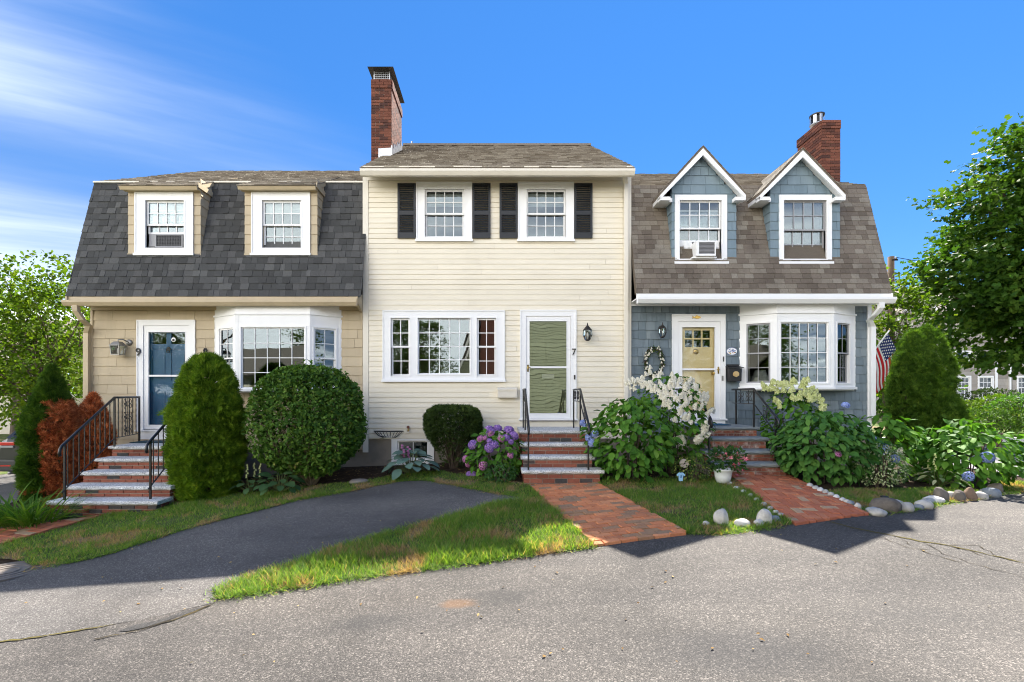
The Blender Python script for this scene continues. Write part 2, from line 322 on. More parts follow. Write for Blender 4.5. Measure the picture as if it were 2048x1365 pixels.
def grass_mat(name, dry):
    q = base(name); r = q.rnd(); d = q.math('MULTIPLY', q.smooth(q.noise(1.7, 4, .6), .50, .66), dry)
    gcol = q.ramp(r, [(0, (.075, .15, .024)), (.5, (.125, .235, .034)), (.85, (.19, .30, .048)), (.93, (.27, .27, .08)), (1, (.38, .31, .14))])
    dcol = q.ramp(r, [(0, (.20, .13, .06)), (1, (.42, .31, .17))])
    c = q.mix(q.math('GREATER_THAN', q.math('MULTIPLY', d, 1.1), q.math('FRACT', q.math('MULTIPLY', r, 7.3))), gcol, dcol)
    C(q, c, .5, .3); tr = q.new('ShaderNodeBsdfTranslucent'); q.L.new(q.mix(1, c, (1.9, 1.8, .7), 'MULTIPLY'), tr.inputs['Color'])
    mx = q.new('ShaderNodeMixShader'); mx.inputs[0].default_value = .45; q.L.new(q.b.outputs[0], mx.inputs[1]); q.L.new(tr.outputs[0], mx.inputs[2]); q.L.new(mx.outputs[0], q.o.inputs['Surface'])
    return q.m
GRASS = grass_mat('grass_blades', 1.0)
BARK = pieces('bark', [(0, (.07, .052, .04)), (1, (.12, .095, .072))], .95, .1, 25, .6, 1, 40, (1, 1, .2))
STEM = simple('green_stem', (.10, .13, .04), .6, .3, grime=.3)
# ---------------------------------------------------------------- terrain
XB = [-14, -8, -4, 0, 1.5, 4, 8, 12, 20]; ZB = [-.85, -.62, -.38, -.17, -.11, -.08, -.05, -.05, -.02]
XH = [-14, -8, -6, -4.6, -3.2, -1, 1, 4.3, 6, 8, 12, 20]; ZH = [-.75, -.48, -.33, -.20, -.07, .03, .05, .17, .08, .0, -.02, .0]
def gz(x, y):
    b = np.interp(x, XB, ZB); h = np.interp(x, XH, ZH); t = np.clip((np.asarray(y, float)-5)/3, -.3, 1.4)
    z = b+(h-b)*t
    far = np.clip((np.asarray(y, float)-17)/14, 0, 1); return z+far*.75*np.clip((np.asarray(x, float)-2)/10, 0, 1)
def gz1(x, y): return float(gz(x, y))
def G(px, py, lift=0):
    """photo pixel of something on the ground -> point on the terrain"""
    Y = FPX*1.5/(py-HY)
    for _ in range(60):
        Yn = FPX*(EYE-gz1((px-CX)*Y/FPX, Y)-lift)/(py-HY); Y = .5*Y+.5*Yn
    X = (px-CX)*Y/FPX; return Vector((X, Y, gz1(X, Y)))
def lines(a, b, s): return list(np.arange(a, b+1e-6, s))
GXL = [-600, -300, -150, -80, -50, -35, -25, -20, -16]+lines(-14, 14, .25)+[16, 20, 25, 35, 50, 80, 150, 300, 600]
GYL = [-600, -300, -150, -80, -40, -20, -12, -8, -5, -3, -2]+lines(-1, 12, .25)+[13, 14, 15.5, 17, 19, 22, 25, 28, 31, 36, 45, 60, 100, 200, 500, 900]
def clip_half(poly, ax, val, keep_less):
    out = []; n = len(poly)
    for i in range(n):
        a, b = poly[i], poly[(i+1) % n]; ia = (a[ax] <= val) == keep_less or a[ax] == val; ib = (b[ax] <= val) == keep_less or b[ax] == val
        if ia: out.append(a)
        if ia != ib:
            t = (val-a[ax])/(b[ax]-a[ax]); out.append((a[0]+(b[0]-a[0])*t, a[1]+(b[1]-a[1])*t))
    return out
def area(p): return .5*sum(p[i][0]*p[(i+1) % len(p)][1]-p[(i+1) % len(p)][0]*p[i][1] for i in range(len(p)))
def sheet(name, poly, dz, mat, parent=None, wob=0):
    poly = [(p[0], p[1]) for p in poly]
    if area(poly) < 0: poly = poly[::-1]
    xs = [p[0] for p in poly]; ys = [p[1] for p in poly]; idx = {}; V = []; F = []
    def vid(p):
        k = (round(p[0], 4), round(p[1], 4))
        if k not in idx: idx[k] = len(V); V.append((p[0], p[1], gz1(*p)+dz))
        return idx[k]
    for i in range(len(GXL)-1):
        if GXL[i+1] < min(xs) or GXL[i] > max(xs): continue
        col = clip_half(clip_half(poly, 0, GXL[i], False), 0, GXL[i+1], True)
        if len(col) < 3: continue
        for k in range(len(GYL)-1):
            c = clip_half(clip_half(col, 1, GYL[k], False), 1, GYL[k+1], True)
            if len(c) < 3 or abs(area(c)) < 1e-6: continue
            ids = []
            for p in c:
                v = vid(p)
                if not ids or ids[-1] != v: ids.append(v)
            if ids[0] == ids[-1]: ids.pop()
            if len(set(ids)) == len(ids) and len(ids) > 2: F.append(ids)
    me = bpy.data.meshes.new(name); me.from_pydata(V, [], F); me.materials.append(mat)
    me.polygons.foreach_set('use_smooth', [True]*len(me.polygons)); me.update()
    return link(name, me, parent)
def struct(o, label=None):
    o['kind'] = 'structure'
    if label: o['label'] = label
    return o
def wiggle(poly, amp=.03, step=.18, closed=True, seed=1):
    """subdivide a traced outline and roughen it"""
    r = random.Random(seed); out = []; n = len(poly)
    for i in range(n if closed else n-1):
        a, b = Vector(poly[i][:2]), Vector(poly[(i+1) % n][:2]); m = max(1, int((b-a).length/step))
        for k in range(m): out.append((a+(b-a)*(k/m))+Vector((r.uniform(-amp, amp), r.uniform(-amp, amp))))
    return [(p.x, p.y) for p in out]
def GP(pts): return [tuple(G(*p)[:2]) for p in pts]
# one sheet for all ground to the horizon
gnd = sheet('ground', [(-600, -600), (600, -600), (600, 900), (-600, 900)], -.012, SOIL); struct(gnd, 'bare dark soil of the planting beds and open ground')
# traced edges (photo pixels, left to right)
EDGE_STRIP_LOW = [(430, 1200), (560, 1182), (700, 1160), (850, 1141), (1000, 1121), (1100, 1106), (1188, 1095)]
EDGE_STRIP_TOP = [(1062, 1000), (1000, 1008), (900, 1038), (800, 1062), (700, 1092), (600, 1128), (500, 1156), (432, 1184)]
EDGE_DRIVE_TOP = [(1062, 1000), (1000, 990), (920, 974), (845, 961), (800, 963), (700, 984), (600, 1001), (480, 1031), (350, 1066), (230, 1105), (130, 1130), (62, 1140), (20, 1160), (-120, 1215), (-420, 1330)]
SEAM = [(-460, 1372), (-160, 1310), (0, 1285), (140, 1264), (300, 1237), (425, 1207)]
PATH1 = [(1060, 973), (1194, 968), (1378, 1070), (1190, 1095)]
PATH2 = [(1461, 954), (1572, 950), (1738, 1031), (1590, 1052)]
PATH0 = [(98, 1034), (205, 1031), (205, 1034), (100, 1080), (0, 1104), (-160, 1140), (-160, 1078), (0, 1060)]
low = GP(EDGE_STRIP_LOW); p1 = GP(PATH1); p2 = GP(PATH2)
road_edge = GP(SEAM)+[low[0]]+low[1:]+[p1[3], p1[2]]+GP([(1450, 1069), (1560, 1054)])+[p2[3], p2[2]]+GP([(1800, 1026), (1850, 1017), (1900, 1008), (1985, 992), (2010, 986), (2060, 984)])
inset = lambda pts, d: [(p[0], p[1]+d) for p in pts]
road_poly = [(-40, road_edge[0][1]-.3)]+inset(road_edge, .16)+[(13, 7.4), (40, 7.4), (40, -60), (-40, -60)]
road = struct(sheet('road', road_poly, 0, ROAD), 'grey worn asphalt road in the foreground')
drive_poly = GP(EDGE_DRIVE_TOP)[::-1][0:]  # from left to tip
drive_poly = inset(GP(EDGE_DRIVE_TOP), .14)[::-1]+[(q[0]+.04, q[1]-.14) for q in GP(EDGE_STRIP_TOP)[1:]]+[low[0]]+GP(SEAM)[::-1]
drive = struct(sheet('driveway', drive_poly, .004, DRIVE), 'dark asphalt driveway sloping up to the cream house')
# lawns
lawnA = GP(EDGE_STRIP_TOP)[::-1]+[(p1[0][0]-.02, p1[0][1])]+[p1[3]]+low[::-1]
lawnA = wiggle(lawnA, .035, .15, seed=4)
lawnB = GP([(1062, 1001), (1000, 991), (920, 975), (845, 962), (800, 964), (700, 985), (600, 1002), (480, 1032), (350, 1067), (230, 1106), (130, 1131), (66, 1134), (30, 1118), (-60, 1122), (-160, 1148), (-160, 1136), (0, 1090), (100, 1062), (205, 1033), (320, 1010), (450, 990), (560, 982), (700, 966), (800, 950), (880, 944), (960, 955), (1046, 966)])+[p1[0]]
lawnB = wiggle(lawnB, .03, .2, seed=5)
lawnC = [p1[1], p1[2]]+GP([(1450, 1069), (1560, 1054)])+[p2[3], p2[0]]+GP([(1420, 957), (1340, 957), (1260, 960), (1205, 958)])
lawnC = wiggle(lawnC, .025, .2, seed=6)
lawnD = [p2[2]]+GP([(1800, 1025), (1850, 1016), (1900, 1007), (1985, 991), (2010, 985), (2060, 983), (2060, 968), (2005, 965), (1960, 982), (1880, 978), (1800, 978), (1720, 978), (1650, 985)])
lawnD = wiggle(lawnD, .025, .2, seed=8)
LAWNS = {'front': lawnA, 'bank': lawnB, 'middle': lawnC, 'corner': lawnD}
for k, nm in (('front', 'lawn between the driveway and the road'), ('bank', 'lawn bank above the driveway'), ('middle', 'lawn between the two brick paths'), ('corner', 'lawn inside the rock edging')):
    struct(sheet('lawn', LAWNS[k], .008 if k != 'bank' else .0095, LAWN), nm)
# the cross street and lawns beyond
st = struct(sheet('street', [(9.6, 7.4), (60, 7.4), (60, 15.2), (9.6, 15.2)], .004, STREET), 'sunlit grey side street at the right')
kb = MB()
kb.box(11, 60, 15.2, 15.42, -.1, .14); struct(kb.build('kerb', GRANITE), 'low kerb along the far side of the street')
def inside(poly, X, Y):
    X = np.asarray(X); Y = np.asarray(Y); c = np.zeros(len(X), bool); n = len(poly); j = n-1
    for i in range(n):
        xi, yi = poly[i]; xj, yj = poly[j]
        m = ((yi > Y) != (yj > Y)) & (X < (xj-xi)*(Y-yi)/((yj-yi) if yj != yi else 1e-9)+xi); c ^= m; j = i
    return c
# ---------------------------------------------------------------- houses: shared builders
wm = MB(); wm.hexa([(0, -1, 0), (1, -1, 0), (1, 0, 0), (0, 0, 0), (0, -.3, 1), (1, -.3, 1), (1, 0, 1), (0, 0, 1)])
_wedge = {}
def wedge(mat):
    if mat.name not in _wedge: _wedge[mat.name] = wm.mesh('wedge_'+mat.name, mat)
    return _wedge[mat.name]
bmx = MB(); bmx.box(-.5, .5, -.5, .5, -.5, .5)
_ub = {}
def ubox(mat, bevel=0.06):
    if mat.name not in _ub:
        me = bmx.mesh('piece_'+mat.name, mat); _ub[mat.name] = me
    return _ub[mat.name]
def frame(o, ux, inw, up, w=1, t=1, h=1):
    ux, inw, up = Vector(ux)*w, Vector(inw)*t, Vector(up)*h
    return Matrix(((ux.x, inw.x, up.x, o[0]), (ux.y, inw.y, up.y, o[1]), (ux.z, inw.z, up.z, o[2]), (0, 0, 0, 1)))
def siding(parent, name, mat, o, ux, inw, x0, x1, z0, z1, ex, openings=(), widths=None, t=.016, jit=0, zoff=0, clip=None, seed=1):
    """courses of boards or shakes on a vertical plane: o = plane origin (x=0,z=0), openings as (x0,x1,z0,z1)"""
    r = random.Random(seed); me = wedge(mat); o = Vector(o); ux = Vector(ux); z = z0+zoff
    n = 0
    while z < z1-.01:
        za, zb = max(z, z0), min(z+ex, z1); xa, xb = x0, x1
        if clip:
            xa, xb = clip((za+zb)/2); xa, xb = max(xa, x0), min(xb, x1)
            if xb-xa < .04: z += ex; continue
        cuts = sorted({xa, xb} | {min(max(q, xa), xb) for h in openings if h[3] > za+.004 and h[2] < zb-.004 for q in h[:2]})
        segs = []
        for a, b in zip(cuts, cuts[1:]):
            lo, hi = za, zb
            for h in openings:
                if h[0] < (a+b)/2 < h[1] and h[3] > za+.004 and h[2] < zb-.004:
                    if h[2] <= za and h[3] >= zb: lo = hi
                    elif h[2] > za: hi = h[2]
                    else: lo = h[3]
            if hi-lo > .012: segs.append([a, b, lo, hi])
        m = []
        for s in segs:   # join neighbouring equal runs
            if m and abs(m[-1][1]-s[0]) < 1e-6 and m[-1][2:] == s[2:]: m[-1][1] = s[1]
            else: m.append(s)
        for a, b, lo, hi in m:
            xs = [a]
            if widths:
                x = a-r.uniform(0, widths[0])
                while True:
                    x += r.uniform(*widths)
                    if x > b-.03: break
                    if x > a+.03: xs.append(x)
            xs.append(b)
            for p, q in zip(xs, xs[1:]):
                g = .0022 if widths else 0; dj = r.uniform(-jit, jit) if lo == za else 0
                linkm(name, me, parent, frame(o+ux*(p+g)+Vector((0, 0, lo+dj)), ux, inw, (0, 0, 1), q-p-2*g, t*r.uniform(.85, 1.15), hi-lo-dj)); n += 1
        z += ex
    return n
def slope_shingles(roof, mat, x0, x1, a, b, ex, wmin, wmax, holes=(), nind=300, t=.014, lam=0, seed=2, name='shingle'):
    """rows of tabs on a slope from a=(Y,z) up to b; holes = (x0,x1,s0,s1)"""
    r = random.Random(seed); a = Vector((0, a[0], a[1])); b = Vector((0, b[0], b[1])); d = (b-a); Ln = d.length; d.normalize(); inw = Vector((1, 0, 0)).cross(d)*-1
    if inw.z > 0: inw = -inw
    L = []; s = 0
    while s < Ln-.02:
        h = min(ex*1.06, Ln-s); x = x0-r.uniform(0, wmin)
        while x < x1:
            wd = r.uniform(wmin, wmax); xa, xb = max(x, x0), min(x+wd, x1); x += wd
            if xb-xa < .01 or any(q[0] < xa and xb < q[1] and q[2] < s and s+h < q[3] for q in holes): continue
            L.append((s, xa, xb-xa-.004, h, t*(1+(r.random() < .45)*lam)))
        s += ex
    me = wedge(mat); tmpl = np.array(wm.v); fc = np.array(wm.f)
    Fi = [fc]; Vs = []
    for i, (s, x, wd, h, tt) in enumerate(L):
        M = frame(a+d*s+Vector((x, 0, 0)), (1, 0, 0), inw, d, wd, tt, h)
        if i < nind: linkm(name, me, roof, M)
        else:
            A = np.array(M); Vs.append(tmpl @ A[:3, :3].T+A[:3, 3])
    if Vs:
        F = np.concatenate([fc+8*i for i in range(len(Vs))]); o = link(name, np_mesh('shingle_courses', np.concatenate(Vs), F, mat), roof); o['kind'] = 'stuff'
def slab(mb, x0, x1, a, b, th):
    d = Vector((0, b[0]-a[0], b[1]-a[1])).normalized(); n = Vector((0, d.z, -d.y))
    if n.z > 0: n = -n
    p = [Vector((x0, a[0], a[1])), Vector((x0, b[0], b[1]))]; mb.prism([p[0], p[1], p[1]+n*th, p[0]+n*th], (x1-x0, 0, 0))
pane_mb = MB(); pane_mb.box(-.5, .5, -.5, .5, -.5, .5)
_pane = {}
def sash_unit(parent, M, rect, kind='dh', nx=4, nz=2, nzl=None, mat=WHITE, glass=None, lift=0, blind=0, fr=.035, mid=None, mw=.016):
    """one window unit in a wall-local frame (x along wall, y inwards, z up): sashes, glazing bars and single panes"""
    glass = glass or GLASS; nzl = nz if nzl is None else nzl
    if glass.name not in _pane: _pane[glass.name] = pane_mb.mesh('pane_'+glass.name, glass)
    x0, x1, z0, z1 = rect; r = random.Random(int(x0*977+z0*131+M.translation.x*51)); sashes = []
    if kind == 'dh':
        zm = mid if mid is not None else (z0+z1)/2
        sashes = [(zm-.015, z1, .012, nz), (z0+lift, zm+.018+lift, .050, nzl)]
        if lift: sashes[1] = (z0+lift, min(zm+.018+lift, z1-.05), .050, nzl)
    else: sashes = [(z0, z1, .015, nz)]
    for a, b, y, rows in sashes:
        hole = (x0+fr, x1-fr, a+fr, b-fr)
        MB(M).plate((x0, x1, a, b), [hole], y, y+.034).build('sash', mat, parent)
        gx0, gx1, gz0, gz1 = hole
        if nx*rows > 1:
            mb = MB(M)
            for i in range(1, nx): c = gx0+(gx1-gx0)*i/nx; mb.box(c-mw/2, c+mw/2, y+.006, y+.014, gz0, gz1)
            for k in range(1, rows): c = gz0+(gz1-gz0)*k/rows; mb.box(gx0, gx1, y+.0045, y+.0135, c-mw/2, c+mw/2)
            mb.build('muntin', mat, parent)
        for i in range(nx):
            for k in range(rows):
                cx, cz = gx0+(gx1-gx0)*(i+.5)/nx, gz0+(gz1-gz0)*(k+.5)/rows
                R = Matrix.Translation((cx, y+.019, cz)) @ Euler((r.uniform(-.004, .004), 0, r.uniform(-.004, .004))).to_matrix().to_4x4() @ Matrix.Diagonal(((gx1-gx0)/nx, .003, (gz1-gz0)/rows, 1))
                linkm('pane', _pane[glass.name], parent, M @ R)
    if blind:
        b = MB(M); zz = z1-.03; n = int((z1-z0)*blind/.03)
        for k in range(n): b.box(x0+.01, x1-.01, .115, .135, zz-.027, zz); zz -= .03
        b.build('blind', BLIND, parent)
def LR(pxr, cas, Y):   # photo rect -> local rect of a casing
    return (PX(pxr[0], Y)-PX(cas[0], Y), PX(pxr[2], Y)-PX(cas[0], Y), PZ(pxr[3], Y)-PZ(cas[3], Y), PZ(pxr[1], Y)-PZ(cas[3], Y))
def window(house, Y, cas, units, label=None, sill=True, casmat=WHITE, band=True, depth=.13):
    M = Matrix.Translation((PX(cas[0], Y), Y, PZ(cas[3], Y))); W, _, _, H = PX(cas[2], Y)-PX(cas[0], Y), 0, 0, PZ(cas[1], Y)-PZ(cas[3], Y)
    rects = [LR(u['r'], cas, Y) for u in units]
    mb = MB(M); mb.plate((0, W, 0, H), rects, -.030, depth)
    if band: mb.plate((-.004, W+.004, -.004, H+.004), [(.022, W-.022, .022, H-.022)], -.042, -.031)
    for q in rects: mb.plate((q[0]-.022, q[1]+.022, q[2]-.022, q[3]+.022), [(q[0], q[1], q[2], q[3])], -.038, -.0305)
    if sill: mb.box(-.02, W+.02, -.062, -.028, -.035, .012)
    wo = mb.build('window', casmat, house)
    if label: wo['label'] = label
    for u, q in zip(units, rects):
        kw = {k: v for k, v in u.items() if k not in ('r', 'midpx')}
        if 'midpx' in u: kw['mid'] = PZ(u['midpx'], Y)-PZ(cas[3], Y)
        sash_unit(wo, M, q, **kw)
    return wo
def hole_of(r, Y, grow=0): return (PX(r[0], Y)-grow, PX(r[2], Y)+grow, PZ(r[3], Y)-grow, PZ(r[1], Y)+grow)
def gutter(house, x0, x1, y, zt, zb, mat, name='gutter', dep=.12):
    mb = MB(); pr = [(y, zb), (y-dep*.62, zb), (y-dep*.78, zb+(zt-zb)*.25), (y-dep, zb+(zt-zb)*.62), (y-dep, zt), (y-dep+.014, zt), (y-dep+.014, zb+(zt-zb)*.66), (y-dep*.55, zb+.014), (y-.012, zb+.014), (y-.012, zt), (y, zt)]
    mb.prism([(x0, p[0], p[1]) for p in pr], (x1-x0, 0, 0)); return mb.build(name, mat, house)
def downspout(house, pts, wd, dp, mat):
    """rectangular pipe swept along points"""
    mb = MB(); pts = [Vector(p) for p in pts]; rings = []
    for i, p in enumerate(pts):
        rings.append([(p.x-wd/2, p.y-dp/2, p.z), (p.x+wd/2, p.y-dp/2, p.z), (p.x+wd/2, p.y+dp/2, p.z), (p.x-wd/2, p.y+dp/2, p.z)])
    vs = [v for q in rings for v in q]; n = len(rings)
    mb.add(vs, [(i*4+k, i*4+(k+1) % 4, i*4+4+(k+1) % 4, i*4+4+k) for i in range(n-1) for k in range(4)]+[(3, 2, 1, 0), tuple(range(4*n-4, 4*n))])
    return mb.build('downspout', mat, house, bevel=.008)
def text(parent, s, loc, size, mat, depth=.008):
    cu = bpy.data.curves.new('numeral', 'FONT'); cu.body = s; cu.size = size; cu.extrude = depth; cu.align_x = 'CENTER'
    t = bpy.data.objects.new('tmp', cu); COL.objects.link(t); dg = bpy.context.evaluated_depsgraph_get(); me = bpy.data.meshes.new_from_object(t.evaluated_get(dg)); bpy.data.objects.remove(t)
    me.materials.clear(); me.materials.append(mat); me.transform(Matrix.Rotation(math.pi/2, 4, 'X'))
    return link('house_number', me, parent, loc)
def storm_door(house, Y, cas, door, glass, rail, doormat, dlabel, gmat, handle_right, sillz=None):
    """casing, outer glazed door and the painted door behind it"""
    M = Matrix.Translation((PX(cas[0], Y), Y, PZ(cas[3], Y))); W, H = PX(cas[2], Y)-PX(cas[0], Y), PZ(cas[1], Y)-PZ(cas[3], Y)
    d = LR(door, cas, Y); g = LR(glass, cas, Y); rz = PZ(rail, Y)-PZ(cas[3], Y)
    mb = MB(M); mb.plate((0, W, 0, H), [(d[0], d[1], -1, d[3])], -.030, .14)
    mb.plate((-.004, W+.004, -.004, H+.004), [(.02, W-.02, -1, H-.02)], -.042, -.031)
    mb.box(-.03, W+.03, -.06, .14, -.03, .004); mb.build('door_casing', WHITE, house)
    d = (d[0]+.004, d[1]-.004, max(d[2], .006), d[3]-.004)
    sd_ = MB(M).plate(d, [(g[0], g[1], g[2], rz-.018), (g[0], g[1], rz+.018, g[3])], -.012, .024).build('storm_door', WHITE, house)
    mb = MB(M); mb.plate((g[0]-.012, g[1]+.012, g[2]-.012, g[3]+.012), [(g[0], g[1], g[2], g[3])], -.017, -.0125); mb.build('trim', WHITE, sd_)
    if gmat.name not in _pane: _pane[gmat.name] = pane_mb.mesh('pane_'+gmat.name, gmat)
    for a, b in ((g[2], rz-.018), (rz+.018, g[3])):
        linkm('pane', _pane[gmat.name], sd_, M @ Matrix.Translation(((g[0]+g[1])/2, .006, (a+b)/2)) @ Matrix.Diagonal((g[1]-g[0], .004, b-a, 1)))
    hx = d[1]-.035 if handle_right else d[0]+.035
    h = MB(M); h.box(hx-.016, hx+.016, -.018, -.012, rz-.09, rz+.05); h.tube([(hx, -.016, rz-.01), (hx, -.055, rz-.01)], .008); h.tube([(hx, -.055, rz+.004), (hx+(-.05 if handle_right else .05), -.06, rz-.012)], .009); h.build('handle', BRASS, sd_, True)
    # the painted door
    y = .055; st = .10; cx = (d[0]+d[1])/2
    return M, d, g, rz, y
def panel_door(house, M, d, y, mat, name, holes, lites=(), raised=.5):
    mb = MB(M); mb.plate((d[0], d[1], d[2], d[3]), list(holes)+list(lites), y, y+.04)
    for h in holes:
        mb.box(h[0], h[1], y+.014, y+.034, h[2], h[3]); mb.box(h[0]+.035, h[1]-.035, y+.005, y+.0135, h[2]+.035, h[3]-.035)
    o = mb.build('door', mat, house); o['label'] = name
    for l in lites:
        linkm('pane', _pane[GLASS.name], o, M @ Matrix.Translation(((l[0]+l[1])/2, y+.02, (l[2]+l[3])/2)) @ Matrix.Diagonal((l[1]-l[0], .003, l[3]-l[2], 1)))
    return o
_pane[GLASS.name] = pane_mb.mesh('pane_glass', GLASS)
def chimney(house, x0, x1, y0, y1, z0, z1, label, seed, front_only=False, left=False):
    """brick shaft of single bricks on the faces in view, on a mortar core"""
    r = random.Random(seed); mb = MB(); e = .012; mb.box(x0+e, x1-e, y0+e, y1-e, z0, z1-.004); ch = mb.build('chimney', MORTAR, house); ch['label'] = label
    me = ubox(CHBRICK); h = .0667; nz = int((z1-z0)/h); W, D = x1-x0, y1-y0
    for k in range(nz):
        z = z1-(k+.5)*h; off = (k % 2)*.1; cor = .022 if k < 3 else 0
        for face in ('f', 'r', 'l'):
            if face == 'r' and left or face == 'l' and not left: continue
            Ln = W if face == 'f' else D; xs = [0]; x = .2-off if off else .2
            while x < Ln-.05: xs.append(x); x += .2
            xs.append(Ln)
            for a, b in zip(xs, xs[1:]):
                c = (a+b)/2; sx = b-a-.009+(.0 if b < Ln else 0)
                if face == 'f': M = Matrix.Translation((x0+c, y0+.04-cor, z)) @ Matrix.Diagonal((sx, .085+r.uniform(-.003, .003), h-.009, 1))
                else:
                    xx = x1-.04+cor if face == 'r' else x0+.04-cor
                    M = Matrix.Translation((xx, y0+c, z)) @ Matrix.Diagonal((.084+r.uniform(-.003, .003), sx, h-.010, 1))
                linkm('brick', me, ch, M)
    return ch
# ---------------------------------------------------------------- the cream house in the middle (number 7)
Y7, YL, YR = 9.70, 9.72, 9.74
X7a, X7b = PX(726, Y7), PX(1262, Y7); RIDGE = 13.55
h7 = thing('house', 'tall cream clapboard house with black shutters in the middle of the row', 'house', ((X7a+X7b)/2, Y7, 0), 'terraced houses in the row')
door7 = (1052, 633, 1141, 838); pic7 = (766, 622, 1009, 761); bas7 = (784, 878, 868, 934)
w7a, w7b = (833, 366, 944, 481), (1036, 366, 1147, 481)
picU = [dict(r=(782, 637, 820, 752), nx=2, nz=2, midpx=694), dict(r=(836, 637, 941, 749), kind='pic', nx=5, nz=4, fr=.02), dict(r=(954, 637, 992, 752), nx=2, nz=2, midpx=694)]
upU = lambda a: [dict(r=(a+17, 380, a+95, 475), nx=4, nz=2, midpx=428, blind=.30)]
zs7, zt7 = PZ(877, Y7), PZ(352, Y7)
cut = [hole_of(r, Y7) for r in ((1052, 633, 1141, 840), (782, 637, 992, 752), (850, 380, 928, 475), (1053, 380, 1131, 475))]
casr = [hole_of(r, Y7, -.006) for r in ((1040, 621, 1152, 845), pic7, w7a, w7b)]
mb = MB(); mb.plate((X7a, X7b, zs7-.02, zt7), cut, Y7, Y7+.14); wall7 = mb.build('wall', CREAMT, h7)
siding(wall7, 'clapboard', CREAM, (0, Y7, 0), (1, 0, 0), (0, 1, 0), PX(737, Y7), PX(1247, Y7), zs7, PZ(362, Y7), .1035, casr, (2.2, 3.7), .017)
mb = MB(); mb.box(X7a, X7b, Y7+.02, Y7+.25, -.6, zs7-.022)
mb = MB(); mb.plate((X7a, X7b, -.6, zs7-.022), [hole_of((790, 880, 860, 930), Y7)], Y7+.03, Y7+.25); mb.build('foundation', CONC, h7)
mb = MB(); mb.box(X7a, PX(737, Y7), Y7-.022, Y7-.001, PZ(905, Y7), PZ(362, Y7)); mb.build('corner_board', CREAMT, h7)
mb = MB(); mb.box(PX(1254, Y7), X7b, Y7-.022, Y7-.001, zs7-.3, PZ(362, Y7)); mb.build('corner_board', CREAMT, h7)
mb = MB(); mb.box(X7a, X7b, Y7-.024, Y7-.001, PZ(362, Y7)+.001, zt7); mb.build('frieze_board', CREAMT, h7)
# shell: side and back walls, floors, so rooms are really dark behind the glass
mb = MB(); mb.box(X7a, X7a+.12, Y7+.14, 17.3, -.5, zt7); mb.box(X7b-.12, X7b, Y7+.14, 17.3, -.5, zt7); mb.box(X7a, X7b, 17.3, 17.4, -.5, zt7); mb.build('side_wall', CREAMT, h7)
mb = MB(); mb.box(X7a+.12, X7b-.12, Y7+.25, 17.3, .6, .7); mb.box(X7a+.12, X7b-.12, Y7+.14, 17.3, 3.25, 3.45); mb.box(X7a+.12, X7b-.12, Y7+.14, 17.3, zt7-.1, zt7); mb.box(X7a+.12, X7b-.12, 13.2, 13.3, .7, 5.8); mb.build('interior', ROOM, h7)
EV7 = (9.27, PZ(336, 9.27)); RG7 = (RIDGE, PZ(293, RIDGE)); xr0, xr1 = PX(722, 9.27), PX(1268, 9.27)
mb = MB(); slab(mb, xr0, xr1, EV7, RG7, .12); slab(mb, xr0, xr1, (2*RIDGE-EV7[0], EV7[1]), RG7, .12)
for x in (X7a, X7b-.1): mb.prism([(x, Y7, zt7), (x, 17.4, zt7), (x, RIDGE, RG7[1]-.12)], (.1, 0, 0))
roof7 = mb.build('roof', OLDSH, h7)
slope_shingles(roof7, OLDSH, xr0-.02, xr1+.02, (EV7[0]-.02, EV7[1]-.01), (RG7[0], RG7[1]+.002), .127, .1, .3, nind=0, t=.018, lam=.5, seed=5)
mb = MB(); mb.box(xr0, xr1, RIDGE-.1, RIDGE+.1, RG7[1]-.02, RG7[1]+.035); mb.build('ridge_cap', OLDSH, roof7)
gutter(h7, xr0, xr1, 9.30, PZ(338, 9.2), PZ(350, 9.2), CREAMT)
mb = MB(); mb.box(xr0+.02, xr1-.02, 9.30, 9.325, zt7+.0, EV7[1]-.03); mb.box(xr0+.02, xr1-.02, 9.325, Y7+.1, zt7, zt7+.02); mb.build('fascia', CREAMT, h7)
window(h7, Y7, pic7, picU, 'wide three-part front window with white casing')
for wv in (w7a, w7b): window(h7, Y7, wv, upU(wv[0]))
for sx in (796, 945, 999, 1148):
    x0, x1, z0, z1 = PX(sx, Y7), PX(sx+36, Y7), PZ(478, Y7), PZ(369, Y7); zm = z0+(z1-z0)*.46
    mb = MB(); mb.plate((x0, x1, z0, z1), [(x0+.042, x1-.042, z0+.11, zm-.04), (x0+.042, x1-.042, zm+.04, z1-.05)], Y7-.052, Y7-.02); sh = mb.build('shutter', SHUT, h7)
    mb = MB()
    for a, b in ((z0+.11, zm-.04), (zm+.04, z1-.05)):
        n = int((b-a)/.034)
        for k in range(n):
            z = a+(b-a)*(k+.1)/n; mb.hexa([(x0+.04, Y7-.048, z), (x1-.04, Y7-.048, z), (x1-.04, Y7-.044, z-.004), (x0+.04, Y7-.044, z-.004), (x0+.04, Y7-.028, z+.028), (x1-.04, Y7-.028, z+.028), (x1-.04, Y7-.024, z+.024), (x0+.04, Y7-.024, z+.024)])
    mb.build('louvers', SHUT, sh)['kind'] = 'stuff'
M, d, g, rz, dy = storm_door(h7, Y7, (1040, 621, 1152, 838), door7, (1059, 643, 1133, 827), 735, DOORG, '', GLASSR, False)
cxm = (d[0]+d[1])/2; hh = d[3]-d[2]
